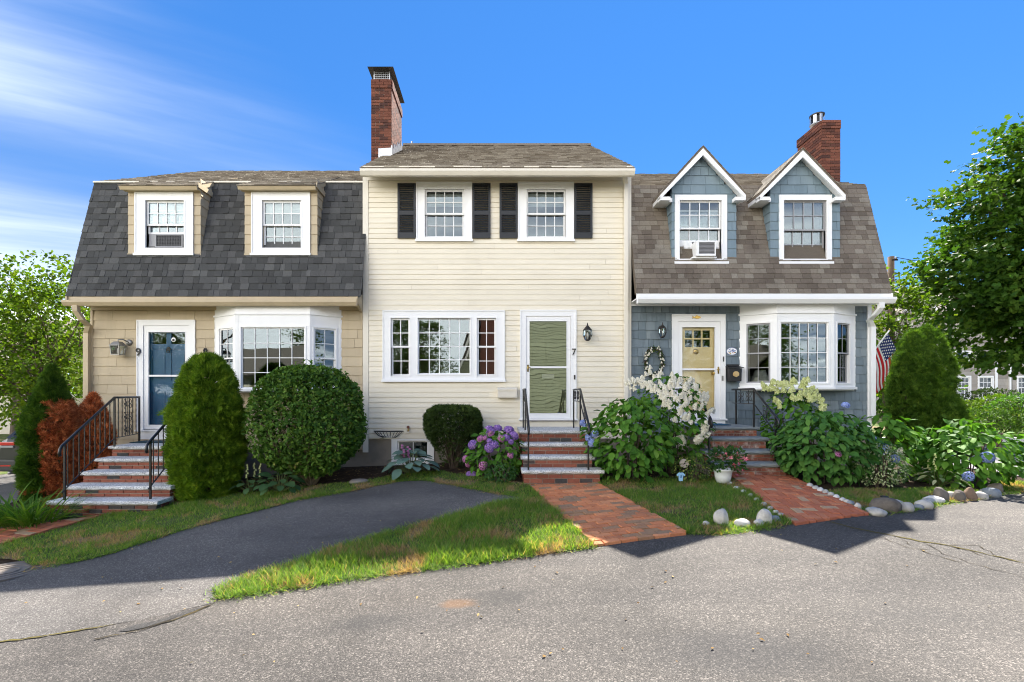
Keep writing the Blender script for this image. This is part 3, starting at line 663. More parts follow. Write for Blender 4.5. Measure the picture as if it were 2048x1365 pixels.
dd = panel_door(h7, M, d, dy, DOORG, 'olive green panelled front door', [(d[0]+.12, cxm-.05, d[2]+.15, d[2]+.72), (cxm+.05, d[1]-.12, d[2]+.15, d[2]+.72), (d[0]+.12, cxm-.05, d[2]+.98, d[3]-.40), (cxm+.05, d[1]-.12, d[2]+.98, d[3]-.40), (d[0]+.12, cxm-.05, d[3]-.32, d[3]-.13), (cxm+.05, d[1]-.12, d[3]-.32, d[3]-.13)])
mb = MB(M); zc = PZ(753, Y7)-PZ(838, Y7); mb.plate((cxm-.125, cxm+.125, zc-.042, zc+.042), [(cxm-.10, cxm+.10, zc-.024, zc+.024)], dy-.012, dy-.001); mb.box(cxm-.10, cxm+.10, dy-.008, dy-.001, zc-.024, zc+.024); mb.build('mail_slot', WHITE, dd)
mb = MB(); mb.box(PX(1040, Y7)-.01, PX(1152, Y7)+.01, Y7-.07, Y7+.1, PZ(842, Y7), PZ(838, Y7)-.032); mb.build('door_sill', simple('worn_sill', (.17, .14, .11), .8, .2, grime=.4, nscale=20), h7)
mb = MB(); mb.box(PX(1040, Y7), PX(1150, Y7), Y7-.02, Y7+.03, .80, PZ(842, Y7)-.001); mb.build('kick_board', CREAMT, h7)
text(h7, '7', (PX(1147, Y7), Y7-.045, PZ(711, Y7)), .19, IRON)
mb = MB(); c = P(1149, 755, Y7-.03); mb.box(c.x-.015, c.x+.015, c.y-.02, c.y-.0135, c.z-.045, c.z+.045); mb.lathe([(.009, -.03), (.009, -.018)], (c.x, c.y, c.z), 12, 'y'); mb.build('doorbell', DARKM, h7)
# basement window
window(h7, Y7+.03, bas7, [dict(r=(795, 882, 857, 919), kind='pic', nx=2, nz=1, fr=.03)], 'white basement window half hidden by the blue hosta', depth=.1)
downspout(h7, [(PX(1250, 9.3), 9.36, PZ(348, 9.3)), (PX(1250, 9.3), 9.40, zt7), (PX(1250, Y7), Y7-.07, PZ(372, Y7)), (PX(1250, Y7), Y7-.07, zs7+.02)], .085, .06, CREAMT)
c7 = chimney(h7, PX(742, 11.2), PX(783, 11.2), 11.2, 12.4, 6.4, PZ(160, 11.2), 'tall red brick chimney with a galvanised cap', 3)
cx0, cx1 = PX(742, 11.2), PX(783, 11.2); zc = PZ(160, 11.2)
mb = MB(); fl = PX(757, 11.2)
mb.hexa([(fl, 11.185, 7.02), (cx1+.015, 11.185, 7.02), (cx1+.015, 11.25, 7.02), (fl, 11.25, 7.02), (fl, 11.185, 7.24), (cx1+.015, 11.185, 7.26), (cx1+.015, 11.25, 7.26), (fl, 11.25, 7.24)])
n = 6
for k in range(n):
    ya = 11.19+1.2*k/n; yb = ya+1.2/n; zr = EV7[1]+(ya-EV7[0])*.61; mb.box(cx1-.01, cx1+.016+.001*k, ya, yb, zr-.15, zr+.26+.03*(k % 2))
mb.build('flashing', GALV, c7)
mb = MB(); e = .06   # cap: mesh screen on legs under a flat hood
for x in (cx0+e, cx1-e):
    for y in (11.2+e, 12.4-e): mb.box(x-.012, x+.012, y-.012, y+.012, zc-.01, zc+.25)
for k in range(9):
    x = cx0+e+(cx1-cx0-2*e)*k/8; mb.tube([(x, 11.2+e, zc), (x, 11.2+e, zc+.22)], .004, 4)
for k in range(22):
    y = 11.2+e+(1.2-2*e)*k/21; mb.tube([(cx1-e, y, zc), (cx1-e, y, zc+.22)], .004, 4)
for k in range(5):
    z = zc+.02+.045*k; mb.tube([(cx0+e, 11.2+e-.003, z), (cx1-e, 11.2+e-.003, z)], .004, 4); mb.tube([(cx1-e+.003, 11.2+e, z), (cx1-e+.003, 12.4-e, z)], .004, 4)
mb.build('cap_screen', GALV, c7)
mb = MB(); z0 = zc+.24; mb.hexa([(cx0-.06, 11.1, z0), (cx1+.06, 11.1, z0), (cx1+.06, 12.5, z0), (cx0-.06, 12.5, z0), (cx0+.02, 11.2, z0+.045), (cx1-.02, 11.2, z0+.045), (cx1-.02, 12.4, z0+.045), (cx0+.02, 12.4, z0+.045)]); mb.build('cap_hood', DARKM, c7)
mb = MB(); mb.tube([(PX(824, 13.6), 13.6, RG7[1]-.05), (PX(824, 13.6), 13.6, RG7[1]+.16)], .03, 8); mb.build('vent_pipe', GALV, roof7)

# ---------------------------------------------------------------- the tan house on the left (number 9)
h9 = thing('house', 'tan shingled house with charcoal gambrel roof and blue door at the left', 'house', (PX(450, YL), YL, 0), 'terraced houses in the row')
X9a, X9b = PX(183, YL), X7a-.004; z9s = PZ(898, YL); EV9 = (9.35, PZ(592, 9.35)); BR9 = (10.0, PZ(365, 10.0)); RG9 = (13.7, PZ(343.5, 13.7)); xg9 = PX(135, 9.35)
door9 = (288, 652, 380, 858); bx = [PX(429, YL), PX(471, 9.37), PX(620, 9.37), PX(684, YL)]
cut9 = [hole_of((288, 652, 380, 860), YL), (bx[0]+.1, bx[3]-.1, PZ(780, YL)+.1, PZ(628, YL))]
zt9 = PZ(612, YL)
wall9 = MB().plate((X9a, X9b, z9s-.02, zt9), cut9, YL, YL+.14).build('wall', TANT, h9)
siding(wall9, 'shake', TAN, (0, YL, 0), (1, 0, 0), (0, 1, 0), PX(187, YL), X9b-.01, z9s, PZ(621, YL), .186, [hole_of((276, 641, 392, 868), YL, -.006), (bx[0]+.01, bx[3]-.01, PZ(783, YL), 4)], (.35, .75), .02, .003, seed=4)
MB().plate((X9a, X9b, -1, z9s-.022), [hole_of((573, 905, 622, 935), YL)], YL+.03, YL+.25).build('foundation', CONC, h9)
MB().box(X9a-.0, PX(187.5, YL), YL-.03, YL-.001, z9s-.02, PZ(621, YL)).build('corner_board', TANT, h9)
MB().box(X9a, X9b, YL-.03, YL-.001, PZ(621, YL)+.001, zt9+.05).build('frieze_board', TANT, h9)
gam = lambda x, a, b, r, y0, z0: [(x, y0, z0), (x, 2*r[0]-y0, z0), (x, 2*r[0]-b[0]-.06, b[1]-.1), (x, r[0], r[1]-.14), (x, b[0]+.06, b[1]-.1)]
mb = MB(); mb.box(X9a, X9a+.12, YL+.14, 17.5, -1, zt9); mb.box(X9a, X9b, 17.5, 17.6, -1, zt9); mb.prism(gam(X9a, EV9, BR9, RG9, YL+.1, zt9), (.12, 0, 0)); mb.build('side_wall', TANT, h9)
mb = MB(); mb.box(X9a+.12, X9b-.02, YL+.25, 17.5, .5, .6); mb.box(X9a+.12, X9b-.02, YL+.14, 17.5, 3.15, 3.3); mb.box(X9a+.12, X9b-.02, 13.2, 13.3, .6, 5.8); mb.box(X9a+.12, X9b-.02, 10.3, 17, 5.8, 5.9); mb.build('interior', ROOM, h9)
mb = MB(); slab(mb, xg9, X9b, EV9, BR9, .10); slab(mb, xg9, X9b, BR9, RG9, .12); slab(mb, xg9, X9b, (2*RG9[0]-EV9[0], EV9[1]), (2*RG9[0]-BR9[0], BR9[1]), .1); slab(mb, xg9, X9b, (2*RG9[0]-BR9[0], BR9[1]), RG9, .12)
roof9 = mb.build('roof', CHAR, h9)
Ls = math.hypot(BR9[0]-EV9[0], BR9[1]-EV9[1]); DORM9 = [(258, 401, 272, 388), (491, 634, 504.5, 621)]; YD = 9.58
holes = [(PX(a, YD)+.05, PX(b, YD)-.05, .9, 9) for a, b, _, _ in DORM9]
slope_shingles(roof9, CHAR, xg9-.015, X9b+.07, (EV9[0]-.015, EV9[1]-.02), BR9, .142, .09, .21, holes, 300, .011, .7, 3)
slope_shingles(roof9, OLDSH, xg9, X9b, BR9, RG9, .13, .1, .3, (), 0, .016, .6, 8)
mb = MB(); mb.box(xg9-.02, X9b, BR9[0]-.04, BR9[0]+.02, BR9[1]-.02, BR9[1]+.010); mb.build('break_trim', CREAMT, roof9)
gutter(h9, xg9, X9b+.0, 9.33, PZ(600, 9.21), PZ(611, 9.21), TANT)
mb = MB(); mb.box(xg9+.03, X9b, 9.333, 9.358, zt9+.02, EV9[1]-.01); mb.box(xg9+.03, X9b, 9.36, YL+.1, zt9+.02, zt9+.045); mb.box(xg9, xg9+.028, 9.30, YL+.2, zt9+.0, EV9[1]-.02); mb.build('fascia', TANT, h9)
mb = MB(); mb.prism([(X9b-.06, 9.29, zt9+.02), (X9b-.06, YL, zt9-.14), (X9b-.06, YL, EV9[1]+.1), (X9b-.06, 9.29, EV9[1]-.06)], (.055, 0, 0)); mb.build('eave_return', TANT, h9)
downspout(h9, [(PX(150, 9.25), 9.27, PZ(611, 9.25)), (PX(150, 9.25), 9.28, PZ(622, 9.25)), (PX(158, 9.3), 9.38, PZ(640, 9.3)), (PX(174, 9.5), 9.55, PZ(652, 9.5)), (PX(180, YL), YL-.07, PZ(668, YL)), (PX(180, YL), YL-.07, z9s-.1)], .105, .08, TANT)
def dormer9(a, b, ca, cb, ac):
    x0, x1 = PX(a, YD), PX(b, YD); z0, z1 = PZ(513, YD), PZ(383, YD); cas = (ca, 386, cb, 509)
    sr = (ca+21, 402, cb-18, 497); cut = [hole_of(sr, YD)]
    mb = MB(); mb.plate((x0, x1, z0, z1), cut, YD, YD+.12)
    ys = lambda z: EV9[0]+(z-EV9[1])*(BR9[0]-EV9[0])/(BR9[1]-EV9[1])+.06
    for x in (x0, x1-.06): mb.prism([(x, YD+.12, z0), (x, YD+.12, z1+.05), (x, 10.5, z1+.35), (x, ys(z1), z1)], (.06, 0, 0))
    dm = mb.build('dormer', TANT, h9)
    siding(dm, 'shake', TAN, (0, YD, 0), (1, 0, 0), (0, 1, 0), x0-.012, x1+.012, z0+.05, z1, .192, [hole_of(cas, YD, -.005)], (.3, .6), .018, .002, seed=a)
    siding(dm, 'shake', TAN, (x1, YD, 0), (0, 1, 0), (-1, 0, 0), -.01, 1.2, z0+.05, z1+.25, .192, (), (.2, .4), .018, .002, clip=lambda z: (-.01, ys(z)-YD), seed=a+1)
    MB().box(x0-.02, x1+.02, YD-.024, YD-.001, z0-.02, z0+.048).build('trim', TANT, dm)
    q = (9.40, PZ(372, 9.40)); t2 = (10.9, BR9[1]+(10.9-10)*.527+.03); mb = MB(); slab(mb, x0-.07, x1+.03, q, t2, .07); rf = mb.build('dormer_roof', TANT, dm)
    slope_shingles(rf, OLDSH, x0-.08, x1+.04, (q[0]-.012, q[1]+.002), t2, .13, .1, .3, (), 0, .014, .5, a, 'roof_shingle')
    mb = MB(); mb.box(x0-.05, x1+.03, 9.44, YD-.02, z1-.02, z1+.075); mb.box(x1+.0305, x1+.05, 9.44, YD+.5, z1+.02, z1+.115); mb.build('fascia', TANT, dm)
    u = dict(r=sr, nx=4, nz=2, midpx=450, lift=.30 if ac else 0, blind=.25)
    window(h9, YD, cas, [u], 'dormer window with an air conditioner in its lower half' if ac else None, sill=True)
    if ac:
        x0, x1, z0, z1 = hole_of((297, 467, 367, 496), YD); y = YD+.05
        A = thing('air_conditioner', 'grey window air conditioner in the dormer of the tan house', 'air conditioner', ((x0+x1)/2, y, z0))
        MB().box(x0-.02, x1+.02, y-.008, y+.002, z0, z1).build('side_panel', SASHG, A); xc0, xc1 = x0+.13, x1-.02
        MB().plate((xc0, xc1, z0+.01, z1-.02), [(xc0+.02, xc1-.02, z0+.03, z1-.04)], y-.05, y+.25).build('housing', SASHG, A, bevel=.004)
        mb = MB(); mb.box(xc0+.02, xc1-.02, y-.03, y-.02, z0+.03, z1-.04)
        for k in range(16): x = xc0+.03+(xc1-xc0-.06)*k/15; mb.box(x-.006, x+.006, y-.042, y-.031, z0+.03, z1-.04)
        for k in range(8): z = z0+.04+(z1-z0-.09)*k/7; mb.box(xc0+.02, xc1-.02, y-.046, y-.0425, z-.004, z+.004)
        mb.build('grille', simple('ac_grille', (.10, .10, .105), .6, .3), A)
for i, (a, b, ca, cb) in enumerate(DORM9): dormer9(a, b, ca, cb, i == 0)
M, d, g, rz, dy = storm_door(h9, YL, (276, 641, 392, 860), door9, (298, 665, 371, 850), 752, DOORB, '', GLASSD, True)
cxm = (d[0]+d[1])/2
dd = panel_door(h9, M, d, dy, DOORB, 'blue panelled front door with two small panes', [(d[0]+.12, cxm-.05, d[2]+.18, d[2]+.75), (cxm+.05, d[1]-.12, d[2]+.18, d[2]+.75), (d[0]+.12, cxm-.05, d[2]+.98, d[3]-.47), (cxm+.05, d[1]-.12, d[2]+.98, d[3]-.47)], [(d[0]+.13, cxm-.05, d[3]-.36, d[3]-.13), (cxm+.05, d[1]-.13, d[3]-.36, d[3]-.13)])
mb = MB(M); mb.lathe([(.03, 0), (.045, -.01), (.03, -.02)], (cxm, dy, d[3]-.46), 14, 'y'); mb.tube([(cxm-.03, dy-.02, d[3]-.46), (cxm-.028, dy-.025, d[3]-.53), (cxm+.028, dy-.025, d[3]-.53), (cxm+.03, dy-.02, d[3]-.46)], .008); mb.build('knocker', DARKM, dd)
mb = MB(M); q = (g[0]+g[1])/2+.13; mb.lathe([(.045, -.004), (.045, .0)], (q, -.002, g[3]-.15), 20, 'y'); mb.build('sticker', WHITE, dd)
mb = MB(M); mb.lathe([(.026, -.003), (.026, .0)], (q, -.0065, g[3]-.16), 16, 'y'); mb.build('sticker_mark', BLACKP, dd)
MB().box(PX(281, YL), PX(392, YL), YL-.03, YL+.03, .60, PZ(860, YL)-.034).build('kick_board', WHITE, h9)
text(h9, '9', (PX(280, YL), YL-.05, PZ(712, YL)), .22, IRON)
def bay(house, A, B, Cc, D, yw, yf, ztop, zbot, fr, lr, rr, sidemat, label, zwin):
    pts = [Vector((A, yw, 0)), Vector((B, yf, 0)), Vector((Cc, yf, 0)), Vector((D, yw, 0))]; H = ztop-zbot; big = MB(); units = []
    for i, u in enumerate((lr, fr, rr)):
        o, e = pts[i], pts[i+1]; ux = (e-o).normalized(); Ln = (e-o).length; inw = Vector((-ux.y, ux.x, 0))
        M = frame(Vector((o.x, o.y, zbot)), ux, inw, (0, 0, 1)); r = (u[0]*Ln, u[1]*Ln, zwin[0]-zbot, zwin[1]-zbot); m = MB(M)
        m.plate((0, Ln, 0, H), [r], 0, .09); m.plate((r[0]-.03, r[1]+.03, r[2]-.03, r[3]+.03), [r], -.012, -.0005)
        m.box(-.008, Ln+.008, -.022, -.001, H-.26, H-.225); m.box(-.01, Ln+.01, -.03, -.001, .0, .05); m.box(0, .05, -.006, -.0005, .05, H-.26); m.box(Ln-.05, Ln, -.006, -.0005, .05, H-.26)
        big.add([M @ Vector(v) for v in m.v], m.f); units.append((M, r, i))
    for z0, z1 in ((zbot-.02, zbot+.03), (ztop-.03, ztop)):
        big.prism([(p.x*1.0, p.y+.012, z0) for p in pts], (0, 0, z1-z0))
    o = big.build('bay_window', WHITE, house); o['label'] = label
    for M, r, i in units:
        if i == 1: sash_unit(o, M, r, 'pic', 5, 4, fr=.02, mw=.014)
        else: sash_unit(o, M, r, 'dh', 2, 2, mat=sidemat, fr=.028, mw=.012)
    return o
bay(h9, bx[0], bx[1], bx[2], bx[3], YL, 9.37, zt9+.02, PZ(783, 9.37), (PX(483, 9.37)-bx[1])/(bx[2]-bx[1]) and (.075, .93), (.24, .9), (.12, .80), WHITE, 'white bay window with many small panes', (PZ(777, 9.37), PZ(655, 9.37)))
window(h9, YL+.03, (573, 905, 622, 935), [dict(r=(580, 911, 615, 930), kind='pic', nx=1, nz=1, fr=.02)], None, depth=.1, casmat=TANT)

# ---------------------------------------------------------------- the blue-grey house on the right (number 1)
h1 = thing('house', 'blue-grey shingled house with two gabled dormers and yellow door at the right', 'house', (PX(1500, YR), YR, 0), 'terraced houses in the row')
X1a, X1b = X7b+.004, PX(1741, YR); z1s = PZ(838, YR)-.35; EV1 = (9.35, PZ(586, 9.35)); BR1 = (10.0, PZ(371, 10.0)); RG1 = (13.7, PZ(349, 13.7)); xg1 = PX(1782, 9.35); zt1 = PZ(609, YR)
bq = [PX(1478, YR), PX(1554, 9.42), PX(1668, 9.42), PX(1711, YR)]
cut1 = [hole_of((1355, 644, 1440, 850), YR), (bq[0]+.1, bq[3]-.1, PZ(778, YR)+.1, PZ(620, YR))]
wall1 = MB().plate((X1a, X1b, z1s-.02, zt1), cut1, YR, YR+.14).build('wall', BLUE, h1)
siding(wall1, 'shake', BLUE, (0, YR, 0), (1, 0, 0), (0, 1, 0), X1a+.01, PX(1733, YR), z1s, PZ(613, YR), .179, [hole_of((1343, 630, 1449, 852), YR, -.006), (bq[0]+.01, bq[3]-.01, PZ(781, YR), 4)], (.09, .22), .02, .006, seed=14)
MB().box(X1a, X1b, YR+.03, YR+.25, -.6, z1s-.022).build('foundation', CONC, h1)
MB().box(PX(1733.5, YR), X1b, YR-.028, YR-.001, z1s-.02, PZ(613, YR)).build('corner_board', WHITE, h1)
MB().box(X1a, X1b, YR-.03, YR-.001, PZ(613, YR)+.001, zt1+.05).build('frieze_board', WHITE, h1)
mb = MB(); mb.box(X1b-.12, X1b, YR+.14, 17.5, -.6, zt1); mb.box(X1a, X1b, 17.5, 17.6, -.6, zt1); mb.prism(gam(X1b-.12, EV1, BR1, RG1, YR+.1, zt1), (.12, 0, 0)); mb.build('side_wall', BLUE, h1)
mb = MB(); mb.box(X1a+.02, X1b-.12, YR+.25, 17.5, .6, .7); mb.box(X1a+.02, X1b-.12, YR+.14, 17.5, 3.2, 3.35); mb.box(X1a+.02, X1b-.12, 13.2, 13.3, .7, 5.8); mb.box(X1a+.02, X1b-.12, 10.3, 17, 5.75, 5.85); mb.build('interior', ROOM, h1)
mb = MB(); slab(mb, X1a, xg1, EV1, BR1, .10); slab(mb, X1a, xg1, BR1, RG1, .12); slab(mb, X1a, xg1, (2*RG1[0]-EV1[0], EV1[1]), (2*RG1[0]-BR1[0], BR1[1]), .1); slab(mb, X1a, xg1, (2*RG1[0]-BR1[0], BR1[1]), RG1, .12)
roof1 = mb.build('roof', BRSH, h1)
DORM1 = [(1344, 1471, 1405, 293, 1349, 1453), (1541, 1678, 1604, 297, 1557, 1662)]; YE = 9.56
holes = [(PX(a, YE)+.05, PX(b, YE)-.05, .75, 9) for a, b, *_ in DORM1]
slope_shingles(roof1, BRSH, X1a, xg1+.015, (EV1[0]-.015, EV1[1]-.02), BR1, .109, .12, .24, holes, 300, .009, .3, 23)
slope_shingles(roof1, OLDSH, X1a, xg1, BR1, RG1, .13, .1, .3, (), 0, .016, .6, 28)
gutter(h1, X1a, xg1, 9.33, PZ(594, 9.21), PZ(606, 9.21), WHITE)
mb = MB(); mb.box(X1a, xg1-.03, 9.333, 9.358, zt1+.02, EV1[1]-.01); mb.box(X1a, xg1-.03, 9.36, YR+.1, zt1+.02, zt1+.045); mb.box(xg1-.028, xg1, 9.30, YR+.2, zt1, EV1[1]-.02); mb.build('fascia', WHITE, h1)
downspout(h1, [(PX(1764, 9.25), 9.27, PZ(606, 9.25)), (PX(1764, 9.25), 9.28, PZ(616, 9.25)), (PX(1757, 9.3), 9.40, PZ(630, 9.3)), (PX(1745, 9.5), 9.58, PZ(640, 9.5)), (PX(1740, YR), YR-.06, PZ(655, YR)), (PX(1740, YR), YR-.06, PZ(838, YR))], .095, .075, WHITE)
def dormer1(i, a, b, pk, pky, ca, cb):
    x0, x1 = PX(a, YE), PX(b, YE); xc = PX(pk, 9.42); z0 = PZ(535, YE); ze = PZ(386, 9.42); zp = PZ(pky, 9.42); hw = PX(1481, 9.42)-PX(1405, 9.42)+.09; sl = (zp-ze)/hw
    cas = (ca, 391, cb, 526); sr = (ca+9, 402, cb-11, 519); zw = lambda x: zp-.12-abs(x-xc)*sl
    ztop = lambda z: min(x1-xc, (zp-.10-z)/sl)
    mb = MB(); mb.plate((x0, x1, z0, ze-.02), [hole_of(sr, YE)], YE, YE+.12); mb.prism([(x0, YE, ze-.02), (x1, YE, ze-.02), (x1, YE, zw(x1)), (xc, YE, zp-.12), (x0, YE, zw(x0))], (0, .12, 0))
    ys = lambda z: EV1[0]+(z-EV1[1])*(BR1[0]-EV1[0])/(BR1[1]-EV1[1])+.06
    for x in (x0, x1-.06): mb.prism([(x, YE+.12, z0), (x, YE+.12, ze), (x, 10.3, ze), (x, ys(ze), ze-.05)], (.06, 0, 0))
    dm = mb.build('dormer', BLUED, h1)
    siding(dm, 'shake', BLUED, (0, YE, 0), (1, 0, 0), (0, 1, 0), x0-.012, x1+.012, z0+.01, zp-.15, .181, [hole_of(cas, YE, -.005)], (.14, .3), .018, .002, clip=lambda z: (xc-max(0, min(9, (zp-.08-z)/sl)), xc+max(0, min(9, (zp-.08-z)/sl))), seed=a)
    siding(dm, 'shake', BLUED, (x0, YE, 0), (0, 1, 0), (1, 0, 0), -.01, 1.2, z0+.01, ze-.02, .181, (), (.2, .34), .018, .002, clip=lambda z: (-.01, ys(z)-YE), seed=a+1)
    # gable roof
    rf = MB(); th = .05
    for s in (-1, 1):
        e = Vector((xc+s*hw, 9.40, ze)); t = Vector((xc, 9.40, zp)); rf.prism([e, t, t-Vector((0, 0, th)), e-Vector((0, 0, th))], (0, 1.9, 0))
    ro = rf.build('dormer_roof', BRSH, dm)
    Vs = []; tm = np.array(wm.v); fc = np.array(wm.f); r = random.Random(i)
    for s in (-1, 1):
        d = Vector((-s*hw, 0, zp-ze)); Ln = d.length; d.normalize(); inw = Vector((-d.z*s, 0, -abs(d.x))); inw = inw if inw.z < 0 else -inw; q = 0
        inw = Vector((d.z, 0, -d.x)) if (Vector((d.z, 0, -d.x)).z < 0) else Vector((-d.z, 0, d.x))
        while q < Ln-.02:
            y = 9.385-r.uniform(0, .1)
            while y < 11.2:
                wd = r.uniform(.15, .3); ya = max(y, 9.385); M = frame(Vector((xc+s*hw, ya, ze))+d*q, (0, 1, 0), inw, d, y+wd-ya-.004, .011, min(.12, Ln-q)); A = np.array(M); Vs.append(tm @ A[:3, :3].T+A[:3, 3]); y += wd
            q += .115
    o = link('shingle', np_mesh('shingle_courses', np.concatenate(Vs), np.concatenate([fc+8*k for k in range(len(Vs))]), OLDSH), ro); o['kind'] = 'stuff'
    # white rake boards with returns, eave soffit boards
    for s in (-1, 1):
        e = Vector((xc+s*(hw-.0), 9.39, ze-.052)); t = Vector((xc, 9.39, zp-.052)); n = Vector((0, 0, -.135)); m = MB()
        m.prism([e, t, t+n, e+n*.62+Vector((-s*.0, 0, 0))], (0, .03, 0)); m.prism([e+Vector((0, .032, 0)), t+Vector((0, .032, 0)), t+Vector((0, .032, -.05)), e+Vector((0, .032, -.05))], (0, .14, 0))
        m.box(min(e.x, e.x-s*.20), max(e.x, e.x-s*.20), 9.396, YE-.02, ze-.155, ze-.085); m.build('rake_board', WHITE, dm)
        MB().box(min(xc+s*hw, x1 if s > 0 else x0), max(xc+s*hw, x1 if s > 0 else x0), YE-.018, 10.1, ze-.13, ze-.055).build('soffit', WHITE, dm)
    u = dict(r=sr, nx=4, nz=2, midpx=460 if i else 457, mat=SASHG if i else WHITE, blind=0, fr=.03)
    if i == 0: u['lift'] = .36
    window(h1, YE, cas, [u], 'gabled dormer window with an air conditioner below the raised sash' if i == 0 else 'gabled dormer window with grey sashes', sill=True, band=False)
    if i == 0:
        X0, X1, Z0, Z1 = hole_of((sr[0], 486, sr[2], 519), YE); y = YE+.05
        A = thing('air_conditioner', 'white window air conditioner in the blue dormer', 'air conditioner', ((X0+X1)/2, y, Z0))
        xa, xb = PX(1386, YE), PX(1424, YE)
        for p, q in ((X0+.01, xa), (xb, X1-.01)):
            m = MB(); m.box(p, q, y+.004, y+.012, Z0, Z1+.03); n = 11
            for k in range(n): c = p+(q-p)*(k+.5)/n; m.box(c-(q-p)/n*.3, c+(q-p)/n*.3, y-.004, y+.0035, Z0+.01, Z1+.02)
            m.build('side_panel', WHITE, A)
        m = MB(); yb = y-.22; zb, zt_ = Z0+.02, Z1-.01
        m.plate((xa, xb, zb, zt_), [(xa+.05, xb-.02, zb+.04, zt_-.03)], yb, y+.2); m.box(xa-.06, xb+.04, yb+.05, y, zb-.03, zb-.002); m.build('housing', WHITE, A, bevel=.004)
        m = MB(); m.box(xa+.05, xb-.02, yb+.02, yb+.03, zb+.04, zt_-.03)
        for k in range(9): z = zb+.05+(zt_-zb-.09)*k/8; m.box(xa+.05, xb-.02, yb+.008, yb+.0195, z-.006, z+.006)
        m.build('grille', simple('ac_coil', (.22, .22, .23), .5, .4), A)
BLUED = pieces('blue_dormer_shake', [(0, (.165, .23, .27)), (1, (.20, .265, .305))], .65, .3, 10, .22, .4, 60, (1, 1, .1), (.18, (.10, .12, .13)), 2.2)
for i, a in enumerate(DORM1): dormer1(i, *a)
M, d, g, rz, dy = storm_door(h1, YR, (1343, 630, 1449, 838), (1355, 644, 1440, 838), (1364, 655, 1429, 824), 739, DOORY, '', GLASSD, True)
cxm = (d[0]+d[1])/2; lx0 = PX(1367, YR)-PX(1343, YR)-.02; lw = (PX(1416, YR)-PX(1367, YR))/3; zb = PZ(838, YR); lh = (PZ(660, YR)-PZ(694, YR))/2
l1 = [(cxm-.26+i*.18, cxm-.26+i*.18+.155, PZ(694, YR)-zb+k*.185, PZ(694, YR)-zb+k*.185+.155) for i in range(3) for k in range(2)]
dd = panel_door(h1, M, d, dy, DOORY, 'yellow front door with six small panes', [(d[0]+.11, cxm-.03, d[2]+.15, d[2]+1.05), (cxm+.03, d[1]-.11, d[2]+.15, d[2]+1.05)], l1)
mb = MB(M); mb.lathe([(.02, -.03), (.045, -.024), (.056, -.008), (.06, .0)], (cxm-.04, dy-.002, PZ(703, YR)-zb), 20, 'y'); mb.build('knocker', BRASS, dd, True)
mb = MB(M); mb.lathe([(.012, -.07), (.028, -.065), (.03, -.045), (.012, -.03), (.03, -.003), (.03, 0)], (d[1]-.12, dy-.002, PZ(747, YR)-zb), 16, 'y'); mb.build('door_knob', BRASS, dd, True)
MB().box(PX(1347, YR), PX(1449, YR), YR-.035, YR+.03, .80, PZ(838, YR)-.034).build('kick_board', WHITE, h1)
text(h1, '1', (PX(1445, YR), YR-.045, PZ(724, YR)), .15, IRON)
mb = MB(); c = P(1444.5, 757, YR-.03); mb.box(c.x-.016, c.x+.016, c.y-.02, c.y-.0135, c.z-.05, c.z+.05); mb.build('doorbell', PEWTER, h1)
bay(h1, bq[0], bq[1], bq[2], bq[3], YR, 9.42, zt1+.02, PZ(779, 9.42), (.065, .90), (.2, .83), (.14, .72), SASHG, 'white bay window with grey side sashes', (PZ(766, 9.42), PZ(645, 9.42)))
c1 = chimney(h1, PX(1643, 11.0), PX(1681, 11.0), 11.0, 11.88, 6.0, PZ(241, 11.0), 'dark red brick chimney with a round metal vent', 9, left=True)
c = Vector((PX(1643, 11.0)+.13, 11.35, PZ(241, 11.0))); mb = MB(); mb.lathe([(.10, 0), (.10, .07), (.15, .075), (.155, .10), (.11, .105)], c, 20); vp = mb.build('vent_pipe', GALV, c1, True)
mb = MB(); mb.lathe([(.11, .105), (.11, .29)], c, 18); mb.build('inner_pipe', BLACKP, vp); mb = MB(); mb.lathe([(.10, .285), (.158, .285), (.158, .315), (.02, .33)], c, 20); mb.build('rain_cap', DARKM, vp)
for k in range(7):
    q0 = 2*math.pi*k/7; mb = MB(); ar = [(c.x+.148*math.cos(q0+.16*j), c.y+.148*math.sin(q0+.16*j)) for j in range(4)]; mb.add([(x, y, c.z+z) for x, y in ar for z in (.1, .286)], [(2*j, 2*j+2, 2*j+3, 2*j+1) for j in range(3)]); o = mb.build('slat', GALV, vp); o.modifiers.new('s', 'SOLIDIFY').thickness = .004
# ---------------------------------------------------------------- front steps, railings, brick paths
def rough_slab(x0, x1, y0, y1, z0, z1, seed):
    r = random.Random(seed); n = max(8, int((x1-x0)/.06)); vs = []; fs = []
    for i in range(n+1):
        x = x0+(x1-x0)*i/n; j = lambda a: r.uniform(-a, a)
        vs += [(x, y1, z1), (x, y0+.012+j(.003), z1+j(.001)), (x, y0+j(.007), z1-.015+j(.004)), (x, y0+j(.008), (z0+z1)/2-.006+j(.005)), (x, y0+.006+j(.007), z0+.006+j(.004)), (x, y0+.02, z0), (x, y1, z0)]
    for i in range(n):
        for k in range(6): fs.append((i*7+k, i*7+k+1, i*7+8+k, i*7+7+k))
    fs += [(0, 6, 5, 4, 3, 2, 1), tuple(n*7+k for k in range(7)), ]; fs += [(i*7+6, i*7, i*7+7, i*7+13) for i in range(n)]
    mb = MB(); mb.add(vs, fs); return mb
